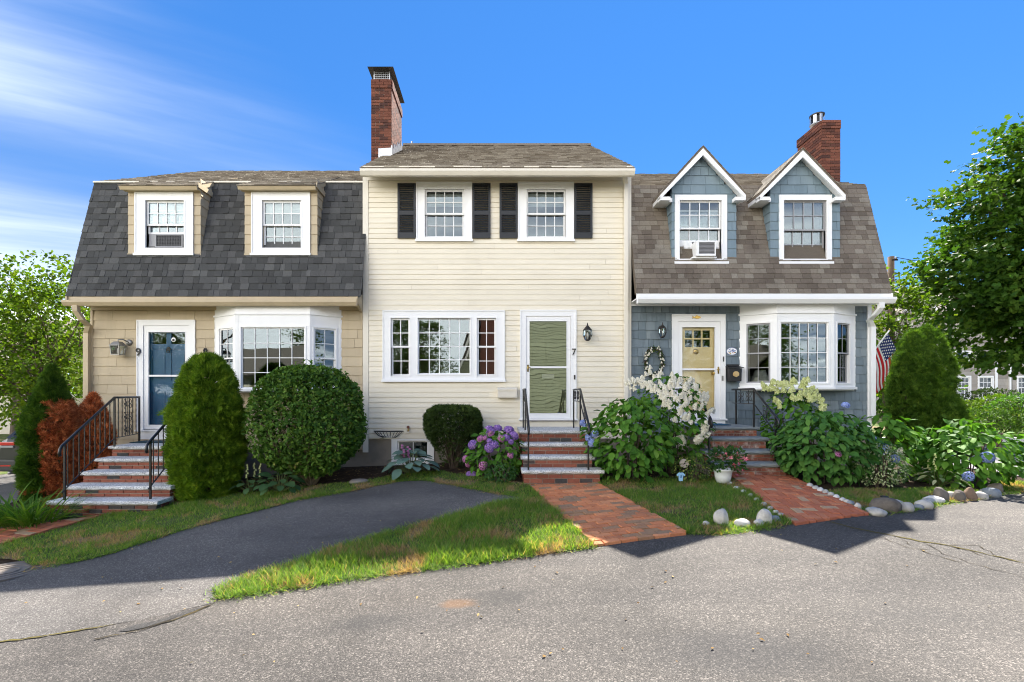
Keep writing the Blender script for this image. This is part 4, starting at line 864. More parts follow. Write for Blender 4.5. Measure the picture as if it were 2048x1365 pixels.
def steps(label, xl, xr, levels, ywall, zg, slabmat, brickmat, side, flare=0, thick=.055, seed=1, group=None):
    """levels: (z of tread, y of nosing) from the landing down"""
    r = random.Random(seed); T = thing('front_steps', label, 'steps', ((xl+xr)/2, levels[-1][1], zg), group)
    me = ubox(brickmat); core = MB()
    for i, (z, y) in enumerate(levels):
        yb = ywall if i == 0 else levels[i-1][1]+.06
        last = i == len(levels)-1
        rough_slab(xl-.03, xr+.03+(.10 if last and flare else 0), y, yb, z-thick, z, seed*10+i).build('tread', slabmat, T)
        zb = levels[i+1][0] if not last else zg-.06
        core.box(xl+.012, xr-.012+(.07 if last and flare else 0), y+.05, yb+.02, zb-.3, z-thick-.003)
        x0, x1 = xl+.004, xr-.004+(.07 if last and flare else 0); zt = z-thick-.012; h = .068; nr = max(2, int(round((zt-zb)/h))); h = (zt-zb)/nr
        for k in range(nr):
            xs = [x0]; x = x0+(.203 if (k+i) % 2 else .10)
            while x < x1-.04: xs.append(x); x += .203
            xs.append(x1)
            for a, b in zip(xs, xs[1:]):
                linkm('brick', me, T, Matrix.Translation(((a+b)/2, y+.035+.05, zb+(k+.5)*h)) @ Matrix.Diagonal((b-a-.011, .10+r.uniform(-.004, .004), h-.011, 1)))
        # side faces in view
        for sd_ in side:
            yb2 = ywall-.03 if i == 0 else levels[i-1][1]+.03; zt2 = z-thick-.012; zz = zg-.06; nr = int((zt2-zz)/.068); hh = (zt2-zz)/max(1, nr)
            xx = (x1-.048) if sd_ > 0 else (x0+.048)
            for k in range(nr):
                ys = [y+.14]; q = y+.14+(.2 if k % 2 else .1)
                while q < yb2-.03: ys.append(q); q += .203
                ys.append(yb2)
                for a, b in zip(ys, ys[1:]):
                    if b-a > .02: linkm('brick', me, T, Matrix.Translation((xx, (a+b)/2, zz+(k+.5)*hh)) @ Matrix.Diagonal((.10, b-a-.011, hh-.011, 1)))
    core.build('mortar_core', MORTAR, T); return T
L7 = [(.857, 8.62), (.652, 8.34), (.462, 8.06), (.273, 7.78)]; L9 = [(.58, 8.6), (.395, 8.3), (.21, 8.0), (.03, 7.7), (-.145, 7.4)]; L1 = [(.917, 8.75), (.743, 8.45), (.549, 8.15), (.372, 7.85)]
s7 = steps('brick steps with four rough granite treads up to the cream house door', .45, 1.63, L7, Y7-.03, .045, GRANITE, BRICK, (-1,), 1, seed=2, group='front steps')
s9 = steps('brick steps with five pale granite treads up to the blue door', -6.92, -5.25, L9, YL-.035, -.34, GRANITE, BRICK, (1,), seed=3, group='front steps')
s1 = steps('whitewashed brick steps with blue-grey stone treads below the yellow door', 3.55, 4.78, L1, YR-.04, .175, BLUESTONE, OLDBRICK, (1,), seed=4, group='front steps')
def arc(c, r, a0, a1, ux, n=12, z=(0, 0, 1)):
    return [Vector(c)+Vector(ux)*(r*math.cos(a0+(a1-a0)*i/n))+Vector(z)*(r*math.sin(a0+(a1-a0)*i/n)) for i in range(n+1)]
def spiral(c, ux, r, turns=1.2, a0=0, sgn=1, n=22):
    return [Vector(c)+Vector(ux)*(r*(1-.75*i/n)*math.cos(a0+sgn*2*math.pi*turns*i/n))+Vector((0, 0, r*(1-.75*i/n)*math.sin(a0+sgn*2*math.pi*turns*i/n))) for i in range(n+1)]
def railing(label, rail, drop, posts, bal=None, scroll=(), base_tongue=True, rr=.022, group='iron railings'):
    """rail: top rail points from the bottom post up; posts: (point on rail, base z)"""
    rail = [Vector(p) for p in rail]; T = thing('railing', label, 'railing', (rail[0].x, rail[0].y, posts[0][1]), group)
    mb = MB(); pts = list(rail)
    if base_tongue:
        d = (rail[0]-rail[1]).normalized(); pts = [rail[0]+d*.03+Vector((0, 0, -.13)), rail[0]+d*.055+Vector((0, 0, -.08)), rail[0]+d*.035+Vector((0, 0, -.02))]+pts
    mb.tube(pts, rr, 8); mb.build('top_rail', IRON, T, True)
    for p, zb in posts: MB().box(p[0]-.013, p[0]+.013, p[1]-.013, p[1]+.013, zb, p[2]-.005).build('post', IRON, T)
    lowr = [p-Vector((0, 0, drop)) for p in rail]; MB().tube(lowr, .011, 4).build('bottom_rail', IRON, T)
    if bal:
        for i in range(len(rail)-1):
            a, b = rail[i], rail[i+1]; n = int((b-a).length*abs(1)/bal)
            for k in range(1, n+1):
                p = a+(b-a)*(k/(n+1)); m = MB(); seg = 14; q = []
                for s in range(seg+1):
                    q.append(p+Vector((0, 0, -drop+drop*s/seg)))
                m.tube(q, [.0075+.0022*(s % 2) for s in range(seg+1)], 4); m.build('baluster', IRON, T)
    for (p0, p1, h, n) in scroll:   # decorative panel under the rail: pairs of spirals
        p0, p1 = Vector(p0), Vector(p1); u = (p1-p0); L = u.length; u.normalize(); m = MB()
        for k in range(n):
            zc = -h*(k+.5)/n; w2 = L/2
            for s in (-1, 1):
                c = (p0+p1)/2+u*(s*w2*.45)+Vector((0, 0, zc)); rad = min(w2*.40, h/n*.28)
                m.tube(spiral(c+Vector((0, 0, h/n*.2)), u*s, rad, 1.15, math.pi, 1), .006, 5); m.tube(spiral(c-Vector((0, 0, h/n*.2)), u*s, rad, 1.15, math.pi, -1), .006, 5)
            m.tube([(p0+p1)/2+Vector((0, 0, zc+h/n*.5)), (p0+p1)/2+Vector((0, 0, zc-h/n*.5))], .006, 4)
        m.build('scrollwork', IRON, T, True)
    return T
railing('black iron railing on the left side of the five-tread steps', [(-6.74, 7.45, .70), (-6.78, 8.53, 1.45), (-7.06, 9.5, 1.455)], .72, [((-6.74, 7.5, .73), -.145), ((-6.78, 8.53, 1.45), .58), ((-7.06, 9.5, 1.455), .58)], .145, [((-6.86, 8.80, 1.45), (-6.98, 9.24, 1.45), .72, 3)])
railing('black iron railing on the right side of the five-tread steps beside the conifer', [(-5.45, 7.52, .74), (-5.45, 8.55, 1.48), (-5.45, 9.45, 1.48)], .72, [((-5.45, 7.57, .77), -.145), ((-5.45, 8.55, 1.48), .58)], .145, [((-5.45, 7.98, 1.05), (-5.45, 8.3, 1.30), .70, 3)])
railing('thin black iron handrail on the left of the cream house steps', [(.53, 7.80, 1.00), (.53, 8.72, 1.60), (.53, 9.35, 1.60)], .22, [((.53, 7.85, 1.02), .273), ((.53, 8.72, 1.6), .857), ((.53, 9.33, 1.6), .857)], None, [((.53, 8.8, 1.6), (.53, 9.3, 1.6), .22, 1), ((.53, 8.0, 1.12), (.53, 8.35, 1.35), .2, 1)], rr=.019)
railing('thin black iron handrail on the right of the cream house steps', [(1.51, 7.80, 1.00), (1.51, 8.60, 1.60), (1.51, 9.35, 1.60)], .22, [((1.51, 7.85, 1.02), .273), ((1.51, 8.6, 1.6), .857), ((1.51, 9.33, 1.6), .857)], None, [((1.51, 8.72, 1.6), (1.51, 9.0, 1.6), .22, 1), ((1.51, 9.02, 1.6), (1.51, 9.3, 1.6), .22, 1), ((1.51, 8.0, 1.14), (1.51, 8.3, 1.36), .2, 1)], rr=.019)
railing('black iron handrail with scrolls beside the yellow door', [(4.72, 8.05, 1.10), (4.70, 8.75, 1.605), (4.76, 9.66, 1.605)], .27, [((4.72, 8.10, 1.13), .372), ((4.70, 8.75, 1.605), .917), ((4.75, 9.5, 1.605), .917)], None, [((4.71, 8.82, 1.6), (4.73, 9.12, 1.6), .26, 1), ((4.73, 9.14, 1.6), (4.75, 9.46, 1.6), .26, 1), ((4.72, 8.25, 1.22), (4.71, 8.5, 1.4), .25, 1)], rr=.02)
railing('black iron handrail half buried in the white hydrangea', [(3.60, 8.05, 1.10), (3.60, 8.75, 1.605), (3.60, 9.6, 1.605)], .27, [((3.60, 8.1, 1.13), .372), ((3.60, 8.75, 1.605), .917)], None, rr=.02)
# ---- brick paths: each paver is a piece of its own
def cut_poly(poly, clip):
    """clip a polygon by a convex ccw polygon"""
    out = poly
    for i in range(len(clip)):
        a, b = clip[i], clip[(i+1) % len(clip)]; e = lambda p: (b[0]-a[0])*(p[1]-a[1])-(b[1]-a[1])*(p[0]-a[0]); res = []
        for k in range(len(out)):
            p, q = out[k], out[(k+1) % len(out)]; ep, eq = e(p), e(q)
            if ep >= 0: res.append(p)
            if (ep >= 0) != (eq >= 0): t = ep/(ep-eq); res.append((p[0]+(q[0]-p[0])*t, p[1]+(q[1]-p[1])*t))
        out = res
        if len(out) < 3: return []
    return out
def brick_path(label, corners, mat, pattern, axis, seed, lift=.012):
    """corners ccw or cw in plan; axis = direction along the path"""
    poly = [(c[0], c[1]) for c in corners]
    if area(poly) < 0: poly = poly[::-1]
    path = struct(sheet('brick_path', poly, lift-.012, SANDJ), label); r = random.Random(seed)
    o = Vector(poly[0]); u = Vector(axis).normalized(); v = Vector((-u.y, u.x)); Lb, Wb, g = .203, .0985, .0055
    prm = [((Vector(p)-o).dot(u), (Vector(p)-o).dot(v)) for p in poly]
    a0, a1, b0, b1 = min(p[0] for p in prm), max(p[0] for p in prm), min(p[1] for p in prm), max(p[1] for p in prm); rects = []
    if pattern == 'running':
        k = int(a0/Wb)-1
        while k*Wb < a1:
            x = b0-(Lb/2 if k % 2 else 0)-Lb+r.uniform(-.012, .012)
            while x < b1: rects.append((k*Wb, (k+1)*Wb, x, x+Lb)); x += Lb
            k += 1
    else:
        W2 = Lb/2
        for i in range(int(a0/W2)-3, int(a1/W2)+3):
            for k in range(int(b0/W2)-3, int(b1/W2)+3):
                s = (i-k) % 4
                if s == 0: rects.append((i*W2, (i+2)*W2, k*W2, (k+1)*W2))
                elif s == 3: rects.append((i*W2, (i+1)*W2, k*W2, (k+2)*W2))
    n = 0; pieces_ = []
    for a, b, c, d in rects:
        q = [o+u*p+v*s for p, s in ((a+g, c+g), (b-g, c+g), (b-g, d-g), (a+g, d-g))]; q = [(p.x, p.y) for p in q]
        if area(q) < 0: q = q[::-1]
        q = cut_poly(q, poly)
        if len(q) > 2 and abs(area(q)) > .0012: pieces_.append(q)
    pieces_.sort(key=lambda q: min(p[1] for p in q))
    rest = MB()
    for q in pieces_:
        cx, cy = sum(p[0] for p in q)/len(q), sum(p[1] for p in q)/len(q); dz = r.uniform(-.005, .005); tx, ty = r.uniform(-.03, .03), r.uniform(-.03, .03)
        top = [(p[0], p[1], gz1(*p)+lift+.018+dz+(p[0]-cx)*tx+(p[1]-cy)*ty) for p in q]; m = rest if n >= 300 else MB(); c = .004; nn = len(q)
        inn = [(p[0]+(cx-p[0])*.05, p[1]+(cy-p[1])*.07, p[2]) for p in top]; mid = [(p[0], p[1], p[2]-c) for p in top]; bot = [(p[0], p[1], p[2]-.05) for p in top]
        m.add(inn+mid+bot, [tuple(range(nn))]+[(nn+i, nn+(i+1) % nn, (i+1) % nn, i) for i in range(nn)]+[(2*nn+i, 2*nn+(i+1) % nn, nn+(i+1) % nn, nn+i) for i in range(nn)])
        if n < 300: m.build('brick', mat, path)
        n += 1
    if n > 300: rest.build('brick', mat, path)['kind'] = 'stuff'
    return path
ax1 = (Vector(p1[3])-Vector(p1[0])+Vector(p1[2])-Vector(p1[1])); ax2 = (Vector(p2[3])-Vector(p2[0])+Vector(p2[2])-Vector(p2[1]))
brick_path('orange-red brick path up to the cream house steps', p1, PAVER, 'running', ax1, 5)
brick_path('dark red herringbone brick path up to the yellow door steps', p2, PAVER2, 'herring', ax2, 6)
p0l = GP([(205, 1034), (-160, 1138), (-160, 1084), (0, 1062), (98, 1034)]); 
brick_path('red brick path at the far left below the five-tread steps', [p0l[0], p0l[4], p0l[3], p0l[2], p0l[1]], PAVER2, 'running', Vector(p0l[1])-Vector(p0l[0]), 7, .016)
# ---- cracks and seams in the asphalt
def ribbon(name, pix, wd, mat, dz, parent, seed=1, jit=.012):
    r = random.Random(seed); pts = [Vector(G(*p)[:2]) for p in pix]; P2 = []
    for a, b in zip(pts, pts[1:]):
        n = max(2, int((b-a).length/.06))
        for k in range(n): P2.append(a+(b-a)*(k/n)+Vector((r.uniform(-jit, jit), r.uniform(-jit, jit))))
    P2.append(pts[-1]); vs = []; fs = []
    for i, p in enumerate(P2):
        t = (P2[min(i+1, len(P2)-1)]-P2[max(0, i-1)]).normalized(); nrm = Vector((-t.y, t.x)); w2 = wd*r.uniform(.25, 1)/2*(1 if 0 < i < len(P2)-1 else .1)
        for s in (-1, 1): q = p+nrm*s*w2; vs.append((q.x, q.y, gz1(q.x, q.y)+dz))
    for i in range(len(P2)-1): fs.append((2*i, 2*i+1, 2*i+3, 2*i+2))
    m = MB(); m.add(vs, fs); return m.build(name, mat, parent)
DRY = simple('dry_thatch', (.24, .17, .09), .95, .1, grime=.8, nscale=30, bump=.9, bscale=90, gcol=(.12, .08, .045))
CRACK = simple('crack_dirt', (.035, .03, .022), .95, .1, grime=.6, nscale=9, gcol=(.13, .10, .04))
MOSS = simple('mossy_seam', (.10, .085, .03), .95, .1, grime=.7, nscale=12, gcol=(.03, .026, .02))
ribbon('crack', [(-150, 1312), (0, 1286), (80, 1275), (140, 1265), (230, 1250)], .03, MOSS, .0075, road, 1)
ribbon('crack', [(180, 1282), (280, 1262), (360, 1237), (425, 1211)], .03, CRACK, .0085, road, 2, .02)
ribbon('crack', [(1655, 1043), (1720, 1060), (1800, 1075), (1840, 1083), (1900, 1093), (1960, 1106), (2060, 1130)], .035, MOSS, .005, road, 3, .015)
for k, pp in enumerate([[(1840, 1083), (1890, 1110), (1950, 1130), (2060, 1160)], [(1870, 1088), (1930, 1100), (1990, 1120)], [(1800, 1078), (1850, 1105), (1930, 1128)], [(1900, 1093), (1950, 1090), (2010, 1120), (2060, 1126)], [(1760, 1075), (1820, 1098), (1860, 1100)]]): ribbon('crack', pp, .012, CRACK, .0052+.0003*k, road, 10+k, .025)
ribbon('crack', [(1232, 1222), (1246, 1238), (1243, 1250)], .012, CRACK, .005, road, 31, .02) if False else None
# rust stain patch, tar patch at the driveway mouth
STAIN = simple('rust_stain', (.20, .105, .045), .9, .15, grime=.5, nscale=16, gcol=(.125, .117, .108))
tp = GP([(240, 1262), (300, 1246), (350, 1230), (400, 1216), (425, 1209), (418, 1214), (370, 1232), (320, 1248), (280, 1260)])
sheet('tar_patch', wiggle(tp, .03, .07, seed=9), .0062, asphalt('tar_patch', (.016, .016, .016), (.036, .034, .032), (.10, .095, .09), 120, .2), road)
# round iron cover by the left kerb
c = G(12, 1146); T = thing('drain_cover', 'round iron utility cover set in the ground at the left edge', 'manhole cover', c)
mb = MB(); mb.lathe([(.34, -.03), (.34, .020), (.32, .026), (.30, .026), (.295, .018), (.02, .018)], c, 32); mb.build('lid', simple('cast_iron', (.17, .145, .12), .8, .4, grime=.5, nscale=20, bump=.5), T)
mb = MB()
for k in range(3): mb.lathe([(.1+.08*k, .016), (.1+.08*k, .024), (.115+.08*k, .024), (.115+.08*k, .016)], c, 28, cap=False)
mb.build('rib', MATS['cast_iron'], T)
# ---------------------------------------------------------------- plants: shared builders
def nz3(p, s, seed=0):
    p = np.asarray(p)*s+seed*7.13
    return (np.sin(p[:, 0]*1.7+np.sin(p[:, 1]*2.1+1.3)*1.1)+np.sin(p[:, 1]*1.9+np.sin(p[:, 2]*1.6+.7)*1.2)+np.sin(p[:, 2]*2.3+np.sin(p[:, 0]*1.8+2.1)*1.1))/3
def unit(v): return v/np.maximum(np.linalg.norm(v, axis=-1, keepdims=True), 1e-9)
def frames(nrm, dirv):
    y = unit(dirv); z = unit(nrm-(nrm*y).sum(1, keepdims=True)*y); x = np.cross(y, z); return x, y, z
def scatter(T, pos, nrm, dirv, size, wid=1.0):
    V, F = T; x, y, z = frames(nrm, dirv); N, k = len(pos), len(V); s = np.asarray(size).reshape(-1, 1, 1)
    P_ = pos[:, None, :]+s*(V[None, :, 0:1]*x[:, None, :]*np.asarray(wid).reshape(-1, 1, 1)+V[None, :, 1:2]*y[:, None, :]+V[None, :, 2:3]*z[:, None, :])
    return P_.reshape(-1, 3), (F[None]+(np.arange(N)*k)[:, None, None]).reshape(-1, F.shape[1])
def strip_leaf(ts, ws, droop, fold):
    V = [(0, 0, 0)]; F = []
    for t, w_ in zip(ts, ws): V += [(-w_, t, fold*w_-droop*t*t), (0, t, -droop*t*t), (w_, t, fold*w_-droop*t*t)]
    V.append((0, 1, -droop)); n = len(ts); F += [(0, 2, 1), (0, 3, 2)]
    for i in range(n-1):
        a = 1+3*i; b = a+3; F += [(a, a+1, b+1), (a, b+1, b), (a+1, a+2, b+2), (a+1, b+2, b+1)]
    a = 1+3*(n-1); e = len(V)-1; F += [(a, a+1, e), (a+1, a+2, e)]
    return np.array(V, float), np.array(F)
OVATE = strip_leaf([.22, .5, .78], [.24, .33, .22], .22, .25)
SMALL = (np.array([(0, 0, 0), (-.3, .45, .07), (.3, .45, .07), (0, 1, -.1), (0, .45, 0)], float), np.array([(0, 4, 1), (0, 2, 4), (1, 4, 3), (4, 2, 3)]))
DIAM = (np.array([(0, 0, 0), (-.34, .5, .06), (.34, .5, .06), (0, 1, -.08)], float), np.array([(0, 2, 1), (1, 2, 3)]))
MAPLE = (np.array([(0, 0, 0), (-.5, .22, .05), (-.2, .42, .0), (-.38, .8, .04), (0, .66, 0), (0, 1.05, -.08), (.38, .8, .04), (.2, .42, 0), (.5, .22, .05)], float), np.array([(0, 2, 1), (0, 4, 2), (2, 4, 3), (4, 6, 5), (4, 5, 3), (4, 7, 6), (0, 7, 4), (0, 8, 7)]))
def fan():
    V = []; F = []
    for i, a in enumerate((-62, -34, -10, 14, 40, 64)):
        q = math.radians(a); L = .75+.25*math.cos(q); dx, dy = math.sin(q), math.cos(q); n = len(V); b = .10*i/6
        V += [(0, b, 0), (dx*L*.5-dy*.075, b+dy*L*.5+dx*.075, .04*(i % 2)), (dx*L*.5+dy*.075, b+dy*L*.5-dx*.075, -.02), (dx*L, b+dy*L, .05*((i % 3)-1))]; F += [(n, n+2, n+1), (n+1, n+2, n+3)]
    return np.array(V), np.array(F)
FAN = fan()
def rv(n): return unit(rng.normal(size=(n, 3)))
L_HYD = leaf('hydrangea_leaf', [(0, (0.034, 0.099, 0.013)), (.45, (0.067, 0.173, 0.022)), (.8, (0.116, 0.249, 0.033)), (1, (0.182, 0.312, 0.055))], .25, .42)
L_HYD2 = leaf('hydrangea_leaf_dark', [(0, (0.032, 0.095, 0.021)), (.5, (0.061, 0.161, 0.032)), (1, (0.124, 0.256, 0.051))], .22, .42)
L_ARB = leaf('arborvitae_foliage', [(0, (0.045, 0.091, 0.009)), (.5, (0.112, 0.198, 0.014)), (.85, (0.193, 0.289, 0.023)), (1, (0.325, 0.365, 0.043))], .22, .6, .2, 7, None, .5)
L_ARBD = leaf('arborvitae_dark', [(0, (0.024, 0.055, 0.008)), (.5, (0.053, 0.111, 0.013)), (.9, (0.105, 0.176, 0.021)), (1, (0.179, 0.247, 0.039))], .25, .6, .2, 6, None, .5)
L_BROWN = leaf('dead_foliage', [(0, (0.240, 0.072, 0.030)), (.5, (0.529, 0.157, 0.053)), (1, (0.818, 0.301, 0.121))], .15, .8, .1, 4, (1.2, 1, .7))
L_SHRUB = leaf('shrub_leaf', [(0, (0.032, 0.075, 0.014)), (.5, (0.067, 0.144, 0.022)), (.85, (0.127, 0.219, 0.034)), (.97, (0.253, 0.257, 0.068)), (1, (0.474, 0.363, 0.138))], .2, .42)
L_YEW = leaf('yew_needles', [(0, (0.019, 0.038, 0.010)), (.6, (0.042, 0.074, 0.017)), (1, (0.089, 0.130, 0.029))], .12, .6, .2)
L_TREE = leaf('tree_leaf', [(0, (0.036, 0.071, 0.007)), (.5, (0.070, 0.125, 0.010)), (1, (0.139, 0.179, 0.016))], .45, .5, .3, .8)
L_MAPLE = leaf('maple_leaf', [(0, (0.022, 0.060, 0.008)), (.5, (0.045, 0.102, 0.011)), (1, (0.093, 0.151, 0.018))], .30, .5, .3, 1.2, None, .4)
L_HOSTA = leaf('hosta_leaf', [(0, (.085, .15, .115)), (.5, (.12, .20, .155)), (1, (.17, .26, .20))], .15, .5, .3, 9, (1.1, 1.2, .9))
L_HOSTG = leaf('hosta_green', [(0, (.03, .075, .03)), (1, (.08, .15, .055))], .2, .45)
L_VAR = leaf('variegated_leaf', [(0, (.05, .10, .03)), (.35, (.10, .17, .06)), (.55, (.32, .36, .17)), (1, (.62, .62, .42))], .2, .5, .3, 14)
L_VARY = leaf('variegated_yellow', [(0, (.035, .075, .015)), (.55, (.07, .13, .025)), (.75, (.22, .26, .06)), (1, (.5, .48, .14))], .2, .5, .3, 14)
L_LILY = leaf('daylily_leaf', [(0, (.05, .12, .012)), (.6, (.10, .21, .025)), (.9, (.19, .27, .05)), (1, (.36, .30, .12))], .3, .4)
L_PEONY = leaf('peony_leaf', [(0, (.02, .06, .015)), (.6, (.045, .115, .028)), (1, (.09, .17, .05))], .2, .4)
def petal(name, stops): return leaf(name, stops, .2, .6, .2, 12, (1, 1, 1))
F_PURP = petal('purple_petals', [(0, (.16, .10, .36)), (.5, (.30, .17, .48)), (.8, (.44, .25, .55)), (1, (.56, .38, .66))])
F_PINK = petal('mauve_pink_petals', [(0, (.36, .10, .30)), (.5, (.50, .18, .38)), (1, (.62, .33, .52))])
F_BLUE = petal('blue_petals', [(0, (.16, .22, .52)), (.5, (.26, .34, .66)), (1, (.42, .50, .78))])
F_WHITE = petal('cream_petals', [(0, (.66, .60, .42)), (.4, (.80, .77, .64)), (1, (.86, .85, .79))])
F_LIME = petal('lime_petals', [(0, (.45, .52, .16)), (.5, (.62, .66, .28)), (1, (.78, .78, .50))])
F_ROSE = petal('rose_petals', [(0, (.62, .10, .16)), (.5, (.78, .20, .26)), (1, (.85, .38, .40))])
PET = (np.array([(0, 0, 0), (-.5, .5, .12), (0, 1, .0), (.5, .5, .12)], float), np.array([(0, 3, 2), (0, 2, 1)]))
def flower_mesh(name, mat, kind, n, seed):
    r = np.random.default_rng(seed); k = np.arange(n); ph = k*2.39996
    if kind == 'mop':
        z = 1-1.55*(k+.5)/n; rr = np.sqrt(np.maximum(0, 1-z*z)); c = np.stack([rr*np.cos(ph), rr*np.sin(ph), z*.82], 1); nr = unit(c); c = c*(1+r.normal(0, .06, (n, 1))); fs = .30
    else:   # panicle cone, long axis +z
        t = (k+.5)/n; rad = (1-t)**.7*.60+.06; c = np.stack([rad*np.cos(ph), rad*np.sin(ph), t*1.35-.2], 1); nr = unit(np.stack([np.cos(ph), np.sin(ph), np.full(n, .5)], 1)); c = c+r.normal(0, .07, c.shape); fs = .20
    Vs = []; Fs = []; m = 0; tg = unit(np.cross(nr, r.normal(size=(n, 3)))); bt = np.cross(nr, tg)
    for q in range(4):
        a = q*math.pi/2; d = tg*math.cos(a)+bt*math.sin(a); V, F = scatter(PET, c, nr+.0, d+nr*.15, np.full(n, fs)); Vs.append(V); Fs.append(F+m); m += len(V)
    return np_mesh(name, np.concatenate(Vs), np.concatenate(Fs), mat)
FL = {k: [flower_mesh('flower_'+k, m_, kd, nn, s) for s in (1, 2)] for k, m_, kd, nn in (('purple', F_PURP, 'mop', 60), ('pink', F_PINK, 'mop', 50), ('blue', F_BLUE, 'mop', 60), ('white', F_WHITE, 'pan', 85), ('lime', F_LIME, 'pan', 95))}
leafmesh = {}
def leaf_objs(parent, T, mat, pos, nrm, dirv, size, name='leaf'):
    key = (id(T), mat.name)
    if key not in leafmesh: leafmesh[key] = np_mesh('leaf_'+mat.name, T[0], T[1], mat, True)
    x, y, z = frames(nrm, dirv)
    for i in range(len(pos)):
        s = size[i]; M = Matrix(((x[i, 0]*s, y[i, 0]*s, z[i, 0]*s, pos[i, 0]), (x[i, 1]*s, y[i, 1]*s, z[i, 1]*s, pos[i, 1]), (x[i, 2]*s, y[i, 2]*s, z[i, 2]*s, pos[i, 2]), (0, 0, 0, 1)))
        linkm(name, leafmesh[key], parent, M)
def blob_dirs(n):
    return rv(n)
def lumpy(n, c, rx, ry, rz, lump, seed, zmin=-.75, inner=.72, pw=2.2, flat=0):
    """points in the outer shell of a lumpy ellipsoid; returns positions and outward normals"""
    d = rv(int(n*1.6)); d = d[d[:, 2] > zmin][:n]; m = len(d)
    k = 1+lump*nz3(d, 2.6, seed)+lump*.6*nz3(d, 5.5, seed+3); u = inner+(1-inner)*rng.random(m)**(1/pw)
    p = d*np.array([rx, ry, rz])*(k*u)[:, None]; return p+np.array(c), unit(d/np.array([rx, ry, rz])), u
def stems(parent, c, top, n, spread, r0, mat=None, name='stem', seed=1):
    r = random.Random(seed); mb = MB()
    for i in range(n):
        a = r.uniform(0, 6.28); q = r.uniform(.3, 1); e = Vector((c[0]+math.cos(a)*spread[0]*q, c[1]+math.sin(a)*spread[1]*q, c[2]+top*r.uniform(.6, .95))); b = Vector((c[0]+math.cos(a)*.08, c[1]+math.sin(a)*.08, c[2]-.05)); m = b.lerp(e, .45)+Vector((-(e-b).x*.2, -(e-b).y*.2, 0))
        mb.tube([b, m, e], [r0, r0*.7, r0*.3], 5)
    return mb.build(name, mat or BARK, parent)
def hydrangea(label, px, pyb, Y, wpx, pytop, n, size, mat, flowers=(), nind=260, seed=1, ry=None, lump=.10, zb=None, name='hydrangea', group='hydrangea bushes', T_=None, up=.75):
    """flowers: (kind, px, py, size, toward) placed at photo pixels on the bush front"""
    X = PX(px, Y); z0 = gz1(X, Y) if zb is None else zb; zt = PZ(pytop, Y); rx = wpx*Y/FPX/2; h = zt-z0; ry = ry or rx*.85
    T = thing(name, label, 'shrub', (X, Y, z0), group); c = (X, Y, z0+h*.50); stems(T, (X, Y, z0), h, 9, (rx*.7, ry*.7), .012, seed=seed)
    pos, nr, u = lumpy(n, c, rx, ry, h*.52, lump, seed, -.85, .62); m = len(pos)
    keep = pos[:, 2] > z0+.02; pos, nr, u = pos[keep], nr[keep], u[keep]; m = len(pos)
    nrm = unit(nr*.55+np.array([0, -.10, up])+rng.normal(0, .28, (m, 3))); dr = unit(nr*np.array([1, 1, .2])+np.array([0, 0, -.45])+rng.normal(0, .35, (m, 3))); sz = size*rng.uniform(.7, 1.2, m)
    score = u*1.0-nr[:, 1]*.9; o = np.argsort(-score); a, b = o[:nind], o[nind:]
    Tl = T_ or OVATE; leaf_objs(T, Tl, mat, pos[a], nrm[a], dr[a], sz[a])
    if len(b):
        V, F = scatter(Tl, pos[b], nrm[b], dr[b], sz[b]); q = link('foliage', np_mesh('foliage', V, F, mat), T); q['kind'] = 'stuff'
    for i, (k, fx, fy, fs) in enumerate(flowers):
        # on the bush surface along the photo ray
        d = Vector(((fx-CX)/FPX, 1, -(fy-HY)/FPX)); o_ = Vector((0, 0, EYE)); best = None
        for s in range(200):
            yy = Y-ry*1.15+2*ry*s/200; p = o_+d*yy; q = ((p.x-c[0])/rx)**2+((p.y-c[1])/ry)**2+((p.z-c[2])/(h*.52))**2
            if best is None or q < best[0]: best = (q, p.copy())
            if q <= 1.08: best = (q, p.copy()); break
        p = best[1]; f = FL[k][i % 2]; out = Vector((p.x-c[0], p.y-c[1], (p.z-c[2])*.8+.25)).normalized()
        if k in ('white', 'lime'): out = (out+Vector((0, 0, .5))).normalized()
        R = out.to_track_quat('Z', 'Y').to_matrix().to_4x4() @ Matrix.Rotation(i*1.3, 4, 'Z'); linkm('flower_head', f, T, Matrix.Translation(p) @ R @ Matrix.Scale(fs*random.uniform(.9, 1.1), 4))
    return T
